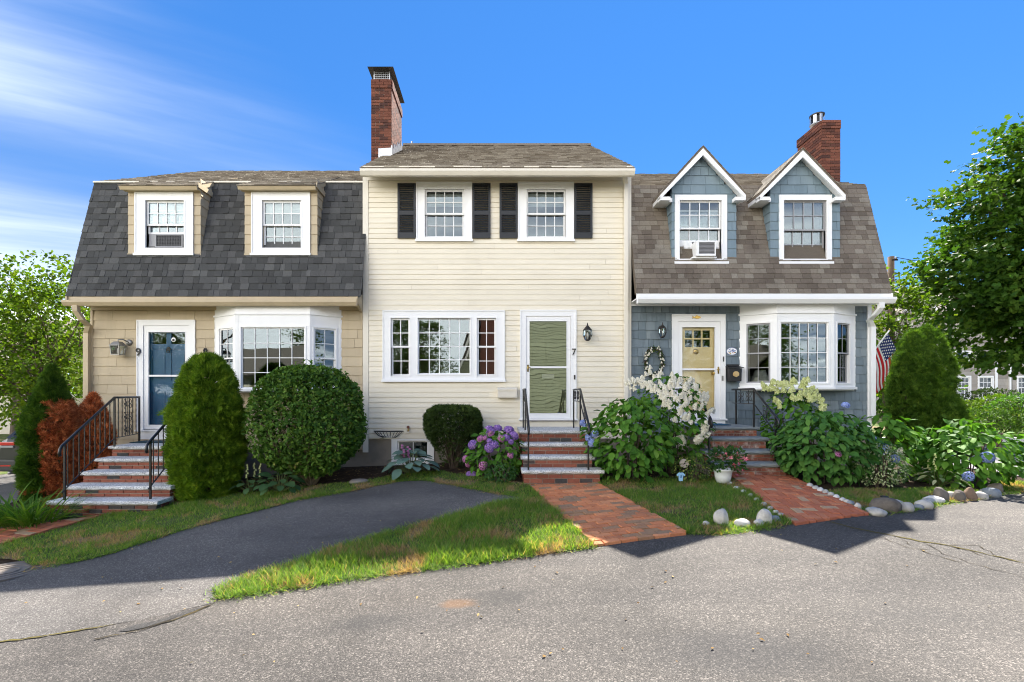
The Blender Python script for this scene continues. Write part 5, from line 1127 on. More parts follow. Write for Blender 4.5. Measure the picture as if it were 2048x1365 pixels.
def conifer(label, cols, mat, n, size, name='arborvitae', group='columnar conifers', patches=None, stem=True, bare=0, seed=1, cat='conifer'):
    """cols: (X, Y, z0, height, radius, profile[(t, r)]); patches: function(pos)->mask of brown foliage"""
    T = thing(name, label, cat, (cols[0][0], cols[0][1], cols[0][2]), group); Ps = []; Ns = []; Us = []
    tot = sum(c[3]*c[4] for c in cols)
    for ci, (X, Y, z0, h, R, prof) in enumerate(cols):
        m = int(n*h*R/tot); t = rng.random(m*2); rr = np.interp(t, [p[0] for p in prof], [p[1] for p in prof]); keep = rng.random(m*2) < (rr+.1)/1.1; t, rr = t[keep][:m], rr[keep][:m]; m = len(t)
        a = rng.uniform(0, 2*np.pi, m); d = np.stack([np.cos(a), np.sin(a), np.zeros(m)], 1); k = 1+.13*nz3(np.stack([np.cos(a)*R*3, np.sin(a)*R*3, t*h*3], 1), 1.4, seed+ci)+.09*nz3(np.stack([np.cos(a)*R*8, np.sin(a)*R*8, t*h*8], 1), 1.3, seed); u = .66+.34*rng.random(m)**.45+(rng.random(m) < .07)*rng.random(m)*.16
        p = d*(rr*R*k*u)[:, None]; p[:, 2] = t*h; sl = np.clip(np.gradient(np.array([q[1] for q in prof]))[0], 0, 0)
        Ps.append(p+np.array([X, Y, z0])); up_ = np.clip((t-.7)*2, 0, 1)[:, None]; Ns.append(unit(d*(1-.7*up_)+np.array([0, 0, 1])*up_)); Us.append(u)
        if stem:
            mb = MB(); r2 = random.Random(ci+seed)
            for q in range(5): aa = r2.uniform(0, 6.28); mb.tube([(X+math.cos(aa)*.1, Y+math.sin(aa)*.1, z0-.05), (X+math.cos(aa)*.08, Y+math.sin(aa)*.08, z0+h*.4), (X, Y, z0+h*.85)], [.035, .025, .006], 6)
            mb.build('trunk', BARK, T)
    pos, nr = np.concatenate(Ps), np.concatenate(Ns); m = len(pos)
    dr = unit(nr*.75+np.array([0, 0, .75])+rng.normal(0, .35, (m, 3))); nm = unit(np.cross(dr, np.array([0, 0, 1.]))+rng.normal(0, .7, (m, 3))+nr*.35); sz = size*rng.uniform(.65, 1.25, m)
    msk = patches(pos) if patches else np.zeros(m, bool)
    for sel, mt, nm_ in ((~msk, mat, 'crown'), (msk, L_BROWN, 'dead_foliage')):
        if sel.sum() == 0: continue
        V, F = scatter(FAN, pos[sel], nm[sel], dr[sel], sz[sel]); q = link(nm_, np_mesh(nm_, V, F, mt), T)
        if nm_ == 'dead_foliage': q['label'] = 'dried brown foliage'
    return T
# ---------------------------------------------------------------- the garden, left to right
c = G(415, 992); cols = [(c.x, c.y-.0, c.z, PZ(712, c.y)-c.z, 64*c.y/FPX, [(0, .72), (.12, .88), (.35, 1), (.6, .93), (.8, .72), (.92, .50), (.98, .28), (1, .05)])]
conifer('bright green rounded conifer beside the five-tread steps', cols, L_ARB, 14000, .092, seed=2)
def col_at(px, pyb, pyt, wpx, Y, prof): X = PX(px, Y); z = gz1(X, Y); return (X, Y, z, PZ(pyt, Y)-z, wpx/2*Y/FPX, prof)
CONE = [(0, .8), (.15, 1), (.4, .98), (.7, .7), (.9, .33), (1, .03)]
Yc = 8.6; A = col_at(103, 985, 733, 86, Yc, [(0, .85), (.2, 1), (.5, 1.0), (.68, .82), (.8, .5), (.93, .22), (1, .03)])
def brown(p):
    z0, h = A[2], A[3]; t = (p[:, 2]-z0)/h; s = (p[:, 0]-A[0])/A[4]
    return (nz3(p, 4.2, 3)+s*1.0-.05+np.where(t > .74, -2, 0)+np.where(t < .1, -.6, 0)) > 0
conifer('dying conifer half brown with a green tip left of the steps', [A], L_ARBD, 9000, .085, patches=brown, seed=5)
conifer('small conifer turned wholly brown behind the left railing', [col_at(186, 960, 790, 66, 9.0, [(0, .7), (.3, 1), (.6, .95), (.85, .55), (1, .05)])], L_ARBD, 4200, .085, patches=lambda p: nz3(p, 3.1, 8) > -.75, seed=9)
# round clipped shrub
def round_shrub():
    X, Y = PX(617, 8.35), 8.35; z0 = gz1(X, Y); zt = PZ(738, Y-.3); rx = 106*Y/FPX; h = zt-z0; c = (X, Y, z0+h*.55); T = thing('round_shrub', 'large clipped globe-shaped green shrub under the bay window', 'shrub', (X, Y, z0))
    pos, nr, u = lumpy(17000, c, rx, rx*.9, h*.47, .085, 4, -.97, .70, 2.2); m = len(pos)
    d0 = (pos-np.array(c))/np.array([rx, rx*.9, h*.47]); fl = 1+.06*(np.abs(d0[:, 0])*np.abs(d0[:, 2]))/(np.linalg.norm(d0, axis=1)**2+1e-6)*2; pos = np.array(c)+(pos-np.array(c))*fl[:, None]; pos[:, 2] = np.minimum(pos[:, 2], zt+.06*rng.random(m))
    # bare twiggy area low on the left front
    tw = ((pos[:, 0]-c[0]+.45)**2+(pos[:, 2]-c[2]+.12)**2 < .22) & (pos[:, 1] < c[1]); keep = ~(tw & (rng.random(m) < .62)); keep &= pos[:, 2] > z0+.12; pos, nr = pos[keep], nr[keep]; m = len(pos)
    nm = unit(nr*.7+np.array([0, 0, .35])+rng.normal(0, .45, (m, 3))); dr = unit(np.cross(nr, rv(m))+nr*.5+np.array([0, 0, .1])); V, F = scatter(SMALL, pos, nm, dr, rng.uniform(.05, .10, m)); q = link('foliage', np_mesh('foliage', V, F, L_SHRUB), T); q['kind'] = 'stuff'
    ns = 130; dv = rv(ns*2); dv = dv[dv[:, 2] > -.3][:ns]; ns = len(dv); k = np.repeat(np.arange(ns), 7); t = np.tile(np.linspace(.0, 1, 7), ns); ln = rng.uniform(.05, .16, ns)[k]; sp = np.array(c)+dv[k]*np.array([rx, rx*.9, h*.47])*.98+(dv[k]*.7+np.array([0, 0, .5]))*(t*ln)[:, None]
    V, F = scatter(SMALL, sp, unit(rng.normal(0, .5, (len(sp), 3))+dv[k]*.5+np.array([0, 0, .5])), unit(dv[k]*.5+rng.normal(0, .7, (len(sp), 3))), rng.uniform(.04, .075, len(sp))); q = link('shoots', np_mesh('shoots', V, F, L_SHRUB), T); q['kind'] = 'stuff'
    mb = MB(); r = random.Random(5)
    for i in range(70):
        d = Vector((r.gauss(0, 1), r.gauss(-.3, 1), r.uniform(-.5, 1))).normalized(); e = Vector(c)+Vector((d.x*rx*.93, d.y*rx*.84, d.z*h*.44)); b = Vector((X+r.uniform(-.1, .1), Y+r.uniform(-.1, .1), z0-.05)); mb.tube([b, b.lerp(e, .5)+Vector((0, 0, -.05)), e], [.014, .008, .003], 5)
    mb.build('branches', simple('pale_twig', (.22, .17, .11), .8, .2, grime=.3), T); return T
round_shrub()
# flat-topped topiary yew
def yew():
    X, Y = PX(906, 9.1), 9.1; z0 = gz1(X, Y); zt = PZ(813, Y); rx = 56*Y/FPX; h = zt-z0; T = thing('clipped_yew', 'dark clipped yew with a flat top and bare lower stems by the wall', 'shrub', (X, Y, z0)); m = 9000
    t = rng.random(m)**.8; prof = np.interp(t, [0, .25, .45, .62, .82, .94, 1], [.30, .52, .82, 1.0, 1.0, .88, .6]); a = rng.uniform(0, 2*np.pi, m); u = np.where(t > .93, np.sqrt(rng.random(m)), .74+.26*rng.random(m)**.5)
    dens = np.interp(t, [0, .3, .45, .55, 1], [.05, .10, .35, 1, 1]); keep = rng.random(m) < dens; t, prof, a, u = t[keep], prof[keep], a[keep], u[keep]; m = len(t)
    pos = np.stack([X+np.cos(a)*prof*rx*u, Y+np.sin(a)*prof*rx*.85*u, z0+t*h], 1); nr = unit(np.stack([np.cos(a), np.sin(a), np.where(t > .9, 1.5, .2)], 1)); dr = unit(nr+rng.normal(0, .5, (m, 3))); nm = unit(rng.normal(size=(m, 3))+nr*.4); V, F = scatter(FAN, pos, nm, dr, rng.uniform(.045, .075, m)); q = link('foliage', np_mesh('foliage', V, F, L_YEW), T); q['kind'] = 'stuff'
    mb = MB(); r = random.Random(3)
    for i in range(40):
        aa = r.uniform(0, 6.28); q = r.uniform(.3, .9); e = Vector((X+math.cos(aa)*rx*q, Y+math.sin(aa)*rx*.8*q, z0+h*r.uniform(.55, .85))); b = Vector((X+r.uniform(-.06, .06), Y+r.uniform(-.05, .05), z0-.05)); mb.tube([b, b.lerp(e, .45)+Vector((0, 0, .05)), e], [.014, .010, .004], 5)
    mb.build('branches', BARK, T)
yew()
hydrangea('hydrangea with purple and pink mophead flowers left of the cream house steps', 992, 955, 8.55, 118, 862, 420, .12, L_HYD, [('purple', 893+85, 860, .085), ('purple', 995, 858, .085), ('purple', 1018, 862, .09), ('purple', 1028, 872, .085), ('pink', 1003, 878, .06), ('purple', 983, 864, .06), ('purple', 1012, 876, .07), ('pink', 982, 868, .055), ('purple', 1022, 884, .055), ('pink', 961, 878, .06), ('pink', 970, 876, .045), ('purple', 945, 890, .09), ('purple', 979, 896, .085), ('purple', 989, 891, .07), ('purple', 979, 882, .05), ('pink', 1021, 911, .06), ('pink', 931, 918, .06), ('pink', 937, 928, .06), ('pink', 966, 932, .075), ('purple', 938, 950, .06), ('purple', 948, 951, .06)], 240, seed=11)
hydrangea('low leafy peony plant in front of the purple hydrangea', 1001, 966, 8.05, 66, 925, 420, .055, L_PEONY, (), 0, seed=12, name='peony_plant', group='low bedding plants', T_=SMALL)
hydrangea('broad leafy hydrangea with blue flowers right of the cream house steps', 1262, 962, 8.0, 172, 796, 900, .135, L_HYD, [('blue', 1178, 875, .075), ('blue', 1184, 886, .06), ('blue', 1190, 868, .06), ('blue', 1165, 846, .055), ('blue', 1170, 852, .045)], 300, seed=13, lump=.13)
wf = [(1300, 745), (1285, 762), (1318, 755), (1340, 768), (1355, 772), (1372, 778), (1392, 780), (1405, 792), (1410, 808), (1398, 800), (1380, 798), (1362, 795), (1345, 790), (1330, 780), (1312, 778), (1330, 800), (1362, 826), (1375, 838), (1408, 848), (1406, 862), (1395, 875), (1362, 876), (1402, 880), (1325, 795), (1290, 770), (1278, 765), (1262, 778), (1415, 830), (1350, 760), (1385, 765), (1300, 770), (1368, 812), (1390, 818), (1340, 815)]
hydrangea('white panicle hydrangea in full flower beside the yellow door', 1342, 955, 8.42, 150, 752, 950, .11, L_HYD, [('white', a+random.uniform(-9, 9)*k, b+random.uniform(-9, 11)*k, random.uniform(.05, .075)) for a, b in wf for k in (0, 1, 1, 1.4)], 300, seed=14, lump=.12)
hydrangea('small yellow variegated shrub behind the round garden ornament', 1385, 962, 7.75, 78, 908, 700, .045, L_VARY, (), 0, seed=15, name='variegated_shrub', group='low bedding plants', T_=SMALL)
lf = [(1527, 772), (1545, 768), (1560, 774), (1575, 772), (1590, 768), (1603, 776), (1615, 785), (1628, 792), (1636, 800), (1642, 815), (1580, 785), (1555, 786), (1600, 790), (1620, 802), (1540, 782), (1590, 800), (1557, 806), (1570, 776), (1610, 770), (1632, 786)]
hydrangea('panicle hydrangea with lime green flowers under the right bay window', 1590, 900, 8.75, 126, 784, 720, .105, L_HYD, [('lime', a+random.uniform(-9, 9)*k, b+random.uniform(-7, 9)*k, random.uniform(.06, .08)) for a, b in lf for k in (0, 1, 1)], 300, seed=16, lump=.11)
hydrangea('large dark leafy hydrangea at the end of the herringbone path', 1648, 972, 7.75, 174, 824, 1000, .135, L_HYD2, [('blue', 1691, 811, .06), ('pink', 1677, 909, .045)], 300, seed=17, lump=.10)
hydrangea('loose hydrangea with faded blue flowers behind the variegated shrub', 1768, 948, 8.15, 118, 822, 330, .15, L_HYD, [('blue', 1742, 877, .075), ('blue', 1768, 896, .07), ('white', 1800, 902, .06), ('blue', 1790, 918, .06)], 220, seed=18, lump=.16)
hydrangea('small white variegated shrub near the rock edging', 1762, 978, 7.45, 88, 888, 1500, .042, L_VAR, (), 0, seed=19, name='variegated_shrub', group='low bedding plants', T_=SMALL)
hydrangea('sunlit hydrangea with two blue flowers at the right corner of the lawn', 1938, 980, 7.85, 172, 845, 850, .14, L_HYD, [('blue', 1975, 915, .075), ('blue', 1936, 953, .065)], 300, seed=20, lump=.14)
W = 9.7; tall = [(0, .6), (.15, .9), (.4, 1), (.65, .95), (.82, .72), (.93, .45), (1, .08)]
conifer('big dark conifer with two tips at the right end of the row', [(PX(1852, W), W, .3, PZ(654, W)-.3, .48, tall), (PX(1818, W), W-.1, .3, PZ(664, W)-.3, .36, tall), (PX(1794, W), W-.15, .3, PZ(708, W)-.3, .26, tall), (PX(1874, W), W+.05, .3, PZ(735, W)-.3, .30, tall), (PX(1840, W), W-.15, .35, PZ(770, W)-.35, .60, [(0, .6), (.2, .95), (.5, 1), (.8, .75), (1, .1)])], L_ARBD, 17000, .085, seed=21)
# hostas and lilies
HL = strip_leaf([.15, .4, .65, .88], [.20, .36, .33, .17], .35, .12)
HLN = strip_leaf([.15, .4, .65, .88], [.10, .19, .17, .08], .45, .15)
def hosta(label, px, py, n, size, mat, spread, seed, T_=None, tall=.5, Y=None, stalks=0, group='hostas', name='hosta'):
    r = np.random.default_rng(seed); c = G(px, py) if Y is None else Vector((PX(px, Y), Y, gz1(PX(px, Y), Y))); T = thing(name, label, 'plant', c, group); a = np.arange(n)*2.4+r.uniform(0, .5, n); k = np.sqrt((np.arange(n)+.5)/n)
    rad = spread*k*.55; z = tall*spread*(1-.75*k**2)+.03; pos = np.stack([c.x+np.cos(a)*rad, c.y+np.sin(a)*rad*.9, c.z+z], 1); out = np.stack([np.cos(a), np.sin(a), np.zeros(n)], 1)
    dr = unit(out+np.array([0, 0, 1])*(.55-.75*k)[:, None]+r.normal(0, .15, (n, 3))); nm = unit(out*.35*k[:, None]+np.array([0, -.15, 1.])+r.normal(0, .15, (n, 3))); leaf_objs(T, T_ or HL, mat, pos, nm, dr, size*r.uniform(.7, 1.15, n))
    mb = MB()
    for i in range(n): mb.tube([(c.x, c.y, c.z), tuple(pos[i])], .005, 4)
    mb.build('stems', STEM, T)
    for s in range(stalks):
        q = Vector(c)+Vector((r.uniform(-.2, .2), r.uniform(-.15, .1), 0)); top = q+Vector((r.uniform(-.05, .05), 0, r.uniform(.42, .6))); m = MB(); m.tube([q, top], [.006, .003], 5); st = m.build('flower_stalk', STEM, T)
        for f in range(7):
            p = q.lerp(top, .55+.07*f); linkm('flower', FL['pink' if mat is L_HOSTA else 'lime'][0], st, Matrix.Translation(p+Vector((r.uniform(-.02, .02), -.01, 0))) @ Matrix.Scale(.022, 4))
    return T
hosta('blue-grey hosta with broad leaves in front of the basement window', 822, 950, 44, .235, L_HOSTA, .66, 31, tall=.62, stalks=2)
hosta('green hosta between the conifer and the globe shrub', 560, 985, 32, .20, L_HOSTG, .55, 32)
hosta('small green hosta at the foot of the bright conifer', 500, 985, 18, .15, L_HOSTG, .42, 33, stalks=3)
hosta('variegated hosta with tall seed stalks beside the rocks', 1880, 972, 30, .16, L_VAR, .5, 34, HLN, stalks=4)
hosta('narrow variegated hosta under the big dark conifer', 1838, 965, 18, .15, L_HOSTG, .4, 35, HLN)
def lilies(label, px, py, n, L, seed, spread, mat=L_LILY):
    r = np.random.default_rng(seed); c = G(px, py); T = thing('daylily', label, 'plant', c, 'daylilies'); TL = strip_leaf([.2, .45, .7, .88], [.018, .02, .017, .010], .55, .4)
    a = r.uniform(0, 6.28, n); rad = spread*np.sqrt(r.random(n))*.6; pos = np.stack([c.x+np.cos(a)*rad, c.y+np.sin(a)*rad*.7, np.full(n, c.z)], 1); out = np.stack([np.cos(a), np.sin(a), np.zeros(n)], 1); dr = unit(out*r.uniform(.3, 1.0, (n, 1))+np.array([0, 0, 1.])+r.normal(0, .15, (n, 3))); nm = unit(np.array([0, 0, 1.])+out*-.6+r.normal(0, .1, (n, 3))); V, F = scatter(TL, pos, nm, dr, L*r.uniform(.6, 1.15, n)); q = link('foliage', np_mesh('foliage', V, F, mat), T); q['kind'] = 'stuff'
lilies('clump of arching daylily leaves by the left brick path', 62, 1050, 230, .62, 41, .75)
lilies('daylily clump cut off by the left edge of the picture', 5, 1052, 160, .6, 42, .6)
# ---------------------------------------------------------------- grass
BL = (np.array([(-.5, 0, 0), (.5, 0, 0), (-.36, .5, -.03), (.36, .5, -.03), (0, 1, -.18)], float), np.array([(0, 1, 3), (0, 3, 2), (2, 3, 4)]))
def grass(label, poly, dens, h0, h1, seed, extra=None):
    r = np.random.default_rng(seed); xs = [p[0] for p in poly]; ys = [p[1] for p in poly]; A_ = (max(xs)-min(xs))*(max(ys)-min(ys)); n = int(A_*dens); x = r.uniform(min(xs), max(xs), n); y = r.uniform(min(ys), max(ys), n); k = inside(poly, x, y); x, y = x[k], y[k]
    p = np.stack([x, y, np.zeros_like(x)], 1); d = .5+.5*nz3(p, 2.3, seed)+.25*nz3(p, 6, seed+1); keep = r.random(len(x)) < np.clip(.45+d*.7, .15, 1); x, y, d = x[keep], y[keep], d[keep]; n = len(x); z = gz(x, y)+.008
    tuft = np.clip(nz3(np.stack([x, y, z], 1), 3.7, seed+5), 0, 1)**2; h = (h0+(h1-h0)*np.clip(d, 0, 1))*r.uniform(.6, 1.25, n)*(1+1.0*tuft)
    a = r.uniform(0, 6.28, n); dr = unit(np.stack([np.cos(a)*.55, np.sin(a)*.55, np.ones(n)*r.uniform(.6, 1.4, n)], 1)); nm = unit(np.stack([np.cos(a)*.5, np.sin(a)*.5, np.full(n, -.3)], 1)*-1+r.normal(0, .4, (n, 3))); V, F = scatter(BL, np.stack([x, y, z], 1), nm, dr, h, r.uniform(.0045, .008, n)/h)
    o = link('grass', np_mesh('grass', V, F, GRASS)); tag(o, label, 'grass', kind='stuff'); return n
ng = grass('tufty sunlit grass strip between the driveway and the road', lawnA, 5200, .05, .13, 51)
ng += grass('short mown grass on the bank above the driveway', lawnB, 3600, .03, .07, 52)
ng += grass('short grass between the two brick paths', lawnC, 4600, .03, .075, 53)
ng += grass('grass inside the rock edging at the right', lawnD, 4600, .03, .075, 54)

def edge_blades(label, pix, n, wd, h, seed):
    """loose, drier blades spilling over a lawn edge"""
    r = np.random.default_rng(seed); pts = np.array(GP(pix)); seg = np.linalg.norm(np.diff(pts, axis=0), axis=1); cum = np.concatenate([[0], np.cumsum(seg)]); t = r.random(n)*cum[-1]; x = np.interp(t, cum, pts[:, 0]); y = np.interp(t, cum, pts[:, 1])+r.normal(0, wd, n); x = x+r.normal(0, wd, n); z = gz(x, y)+.012; hh = h*r.uniform(.4, 1.3, n); a = r.uniform(0, 6.28, n); dr = unit(np.stack([np.cos(a), np.sin(a), r.uniform(.2, 1.2, n)], 1)); nm = unit(r.normal(0, .5, (n, 3))+np.array([0, 0, 1.])); V, F = scatter(BL, np.stack([x, y, z], 1), nm, dr, hh, r.uniform(.004, .007, n)/hh); o = link('grass', np_mesh('grass', V, F, GRASS)); tag(o, label, 'grass', kind='stuff')
edge_blades('stray grass blades along the road edge of the strip', EDGE_STRIP_LOW, 2600, .045, .07, 61)
edge_blades('stray grass blades along the upper driveway edge', EDGE_DRIVE_TOP[:12], 3200, .045, .055, 62)
edge_blades('stray grass blades where the strip meets the driveway', EDGE_STRIP_TOP, 2600, .05, .09, 63)
edge_blades('stray grass blades along the right lawns', [(1378, 1070), (1450, 1069), (1560, 1054)], 900, .04, .05, 64)
edge_blades('stray grass blades below the rock edging', [(1740, 1030), (1800, 1026), (1850, 1017), (1900, 1008), (1985, 992), (2060, 984)], 1500, .04, .05, 65)
edge_blades('grass creeping over the edges of the orange brick path', [(1190, 1095), (1060, 975)], 900, .035, .05, 66)
edge_blades('grass creeping over the right edge of the orange brick path', [(1196, 968), (1378, 1070)], 900, .035, .05, 67)
# ---------------------------------------------------------------- stones
STONE_W = pieces('pale_stone', [(0, (.36, .34, .30)), (.5, (.46, .44, .40)), (1, (.56, .55, .52))], .85, .2, 14, .5, .6, 60)
STONE_G = pieces('grey_rock', [(0, (.12, .105, .09)), (.5, (.17, .15, .125)), (1, (.24, .21, .18))], .9, .2, 12, .6, .8, 50)
STONE_B = pieces('brown_rock', [(0, (.13, .085, .055)), (1, (.20, .14, .095))], .9, .2, 12, .6, .8, 50)
STONE_S = pieces('slate_pebble', [(0, (.20, .22, .235)), (1, (.29, .31, .32))], .8, .25, 14, .4, .5, 60)
def stone(label, px, py, wpx, hpx, mat, seed, group, ang=0.0, sharp=0.0, name='stone', deep=.8, tilt=0):
    """py = foot of the stone in the photo"""
    c = G(px, py); s = c.y/FPX; w, h = wpx*s, hpx*s; bm = bmesh.new(); bmesh.ops.create_icosphere(bm, subdivisions=3, radius=1); r = random.Random(seed); off = Vector((r.uniform(0, 50), r.uniform(0, 50), r.uniform(0, 50)))
    from mathutils import noise as mn
    cuts = [(Vector((r.gauss(0, 1), r.gauss(0, 1), r.uniform(-.2, 1))).normalized(), r.uniform(.55, .8)) for _ in range(7)]
    for v in bm.verts:
        p = v.co.copy(); k = 1+.16*mn.noise(p*1.3+off)+.06*mn.noise(p*3.4+off)
        v.co = p*k
        if sharp:
            for n, d in cuts:
                e = v.co.dot(n)-d
                if e > 0: v.co -= n*e*sharp
    zmin = -.35
    M = Matrix.Rotation(ang, 3, 'Z') @ Matrix.Rotation(tilt, 3, 'Y') @ Matrix.Diagonal((w/2, w/2*deep, h/1.35))
    for v in bm.verts: v.co = M @ v.co
    me = bpy.data.meshes.new(name); bm.to_mesh(me); bm.free(); me.materials.append(mat); me.polygons.foreach_set('use_smooth', [sharp == 0]*len(me.polygons))
    o = link(name, me, None, (c.x, c.y+w*deep*.35, c.z+h*.35)); return tag(o, label, 'stone', group)
row = 'rocks edging the corner lawn'
RK = [(1754, 1028, 30, 11, STONE_S, 0, 'long smooth blue-grey stone at the tip of the herringbone path'), (1763, 1033, 34, 13, STONE_W, 0, 'bright white flat stone next to the path light'), (1782, 1026, 56, 27, STONE_G, .6, 'big grey rock behind the path light'), (1798, 1012, 26, 10, STONE_W, 0, 'small pale stone just right of the big grey rock'), (1820, 1025, 28, 17, STONE_W, 0, 'rounded pale stone fifth along the rock edging'), (1842, 1020, 18, 9, STONE_S, 0, 'small grey stone low in the rock edging'), (1856, 1019, 32, 16, STONE_W, 0, 'oval pale stone with grass in front, middle of the edging'), (1866, 1008, 24, 10, STONE_S, 0, 'flat slate stone tucked behind the oval pale one'), (1877, 1008, 36, 13, STONE_W, 0, 'long warm white stone leaning on a pointed grey rock'), (1889, 1006, 32, 28, STONE_G, .8, 'pointed grey rock in the middle of the edging'), (1908, 1001, 24, 15, STONE_W, 0, 'egg-shaped pale stone right of the pointed rock'), (1922, 1004, 28, 20, STONE_G, .8, 'dark angular grey rock between two pale stones'), (1936, 1001, 18, 13, STONE_S, 0, 'narrow bluish stone left of the brown rock'), (1949, 1002, 30, 23, STONE_B, .8, 'angular brown rock near the end of the edging'), (1968, 1000, 26, 14, STONE_W, 0, 'pale ridged stone just right of the brown rock'), (1980, 993, 26, 13, STONE_W, 0, 'pale stone in front of the last boulder'), (1992, 995, 36, 16, STONE_S, 0, 'long smooth grey stone second from the right end'), (1999, 987, 28, 20, STONE_G, .7, 'brownish grey boulder at the right end of the edging'), (1718, 1019, 13, 11, STONE_W, 0, 'small round white stone at the path corner'), (1704, 1012, 16, 9, STONE_S, 0, 'two-tone dark blue pebble beside the path corner')]
for i, (x, y, wd, h, m, sh, lb) in enumerate(RK): stone(lb, x, y, wd, h, m, 100+i, row, .3*math.sin(i*2.1), sh, 'rock' if sh else 'stone')
lw = 'white boulders on the middle lawn'
for i, (x, y, wd, h, lb, an) in enumerate([(1448, 1050, 34, 30, 'tilted tan-white boulder on the middle lawn', .5), (1489, 1056, 32, 14, 'low cream boulder between the two taller ones on the lawn', 0), (1533, 1050, 32, 30, 'tallest bright white boulder by the herringbone path', -.3), (1414, 1052, 14, 8, 'smallest white stone half sunk in the middle lawn', 0), (1520, 1054, 22, 12, 'small white stone touching the tallest boulder', .2), (1553, 1044, 24, 10, 'flat bluish stone between boulder and path', .4)]): stone(lb, x, y, wd, h, STONE_W if i != 5 else STONE_S, 140+i, lw, an, .35 if i in (0, 2) else 0)
for i, (x, y) in enumerate([(1447, 968), (1462, 978), (1476, 985), (1490, 993), (1503, 1001), (1517, 1010), (1530, 1018), (1541, 1026), (1551, 1031)]): stone('small white pebble in the row along the left edge of the herringbone path', x+13, y+2, 14, 6, STONE_W, 160+i, 'pebbles along the left edge of the herringbone path', .6)
for i, (x, y) in enumerate([(1622, 975), (1634, 980), (1644, 984), (1654, 988), (1665, 993), (1676, 998), (1688, 1004), (1697, 1008)]): stone('rounded white pebble in the row along the right edge of the herringbone path', x, y+2, 15, 9, STONE_W, 180+i, 'pebbles along the right edge of the herringbone path', .5)
stone('flat grey slab of stone lying in the soil below the globe shrub', 713, 968, 40, 8, STONE_G, 199, None, .1, .5)
# ---------------------------------------------------------------- things on and by the walls
def lantern_carriage(label, px, py, Y, sc, mat):
    c = P(px, py, Y-.16); T = thing('wall_lantern', label, 'lantern', (c.x, Y, c.z), 'wall lanterns')
    m = MB(); m.lathe([(.055, -.02), (.06, 0)], (c.x+.03*sc, Y-.02, c.z+.10*sc), 18, 'y'); m.tube([(c.x+.03*sc, Y-.03, c.z+.1*sc), (c.x+.02*sc, Y-.09, c.z+.16*sc), (c.x, Y-.16, c.z+.15*sc), (c.x, Y-.16, c.z+.10*sc)], .011*sc, 8); m.build('bracket', mat, T, True)
    m = MB(); m.lathe([(.005, .22*sc), (.012*sc, .19*sc), (.02*sc, .16*sc), (.05*sc, .125*sc), (.085*sc, .08*sc), (.09*sc, .07*sc), (.01, .069*sc)][::-1], (c.x, Y-.16, c.z), 16); m.build('roof', mat, T)
    m = MB()
    for k in range(6):
        q = k*math.pi/3; m.tube([(c.x+.083*sc*math.cos(q), Y-.16+.083*sc*math.sin(q), c.z+.07*sc), (c.x+.09*sc*math.cos(q), Y-.16+.09*sc*math.sin(q), c.z-.02*sc), (c.x+.05*sc*math.cos(q), Y-.16+.05*sc*math.sin(q), c.z-.12*sc)], .006*sc, 5)
    m.lathe([(.02, -.145*sc), (.052*sc, -.125*sc), (.052*sc, -.115*sc), (.01, -.112*sc)], (c.x, Y-.16, c.z), 12); m.build('cage', mat, T)
    m = MB(); m.lathe([(.046*sc, -.11*sc), (.082*sc, -.02*sc), (.076*sc, .068*sc)], (c.x, Y-.16, c.z), 6); m.build('glass', LGLASS, T)
    m = MB(); m.lathe([(.004, -.10*sc), (.016*sc, -.06*sc), (.016*sc, .0), (.004, .03*sc)], (c.x, Y-.16, c.z), 10); m.build('bulb', WHITE, T, True)
lantern_carriage('dark bronze carriage lantern right of the cream house door', 1175, 668, Y7, 1.0, DARKM)
lantern_carriage('dark hooded lantern left of the yellow door', 1325, 664, YR, .85, DARKM)
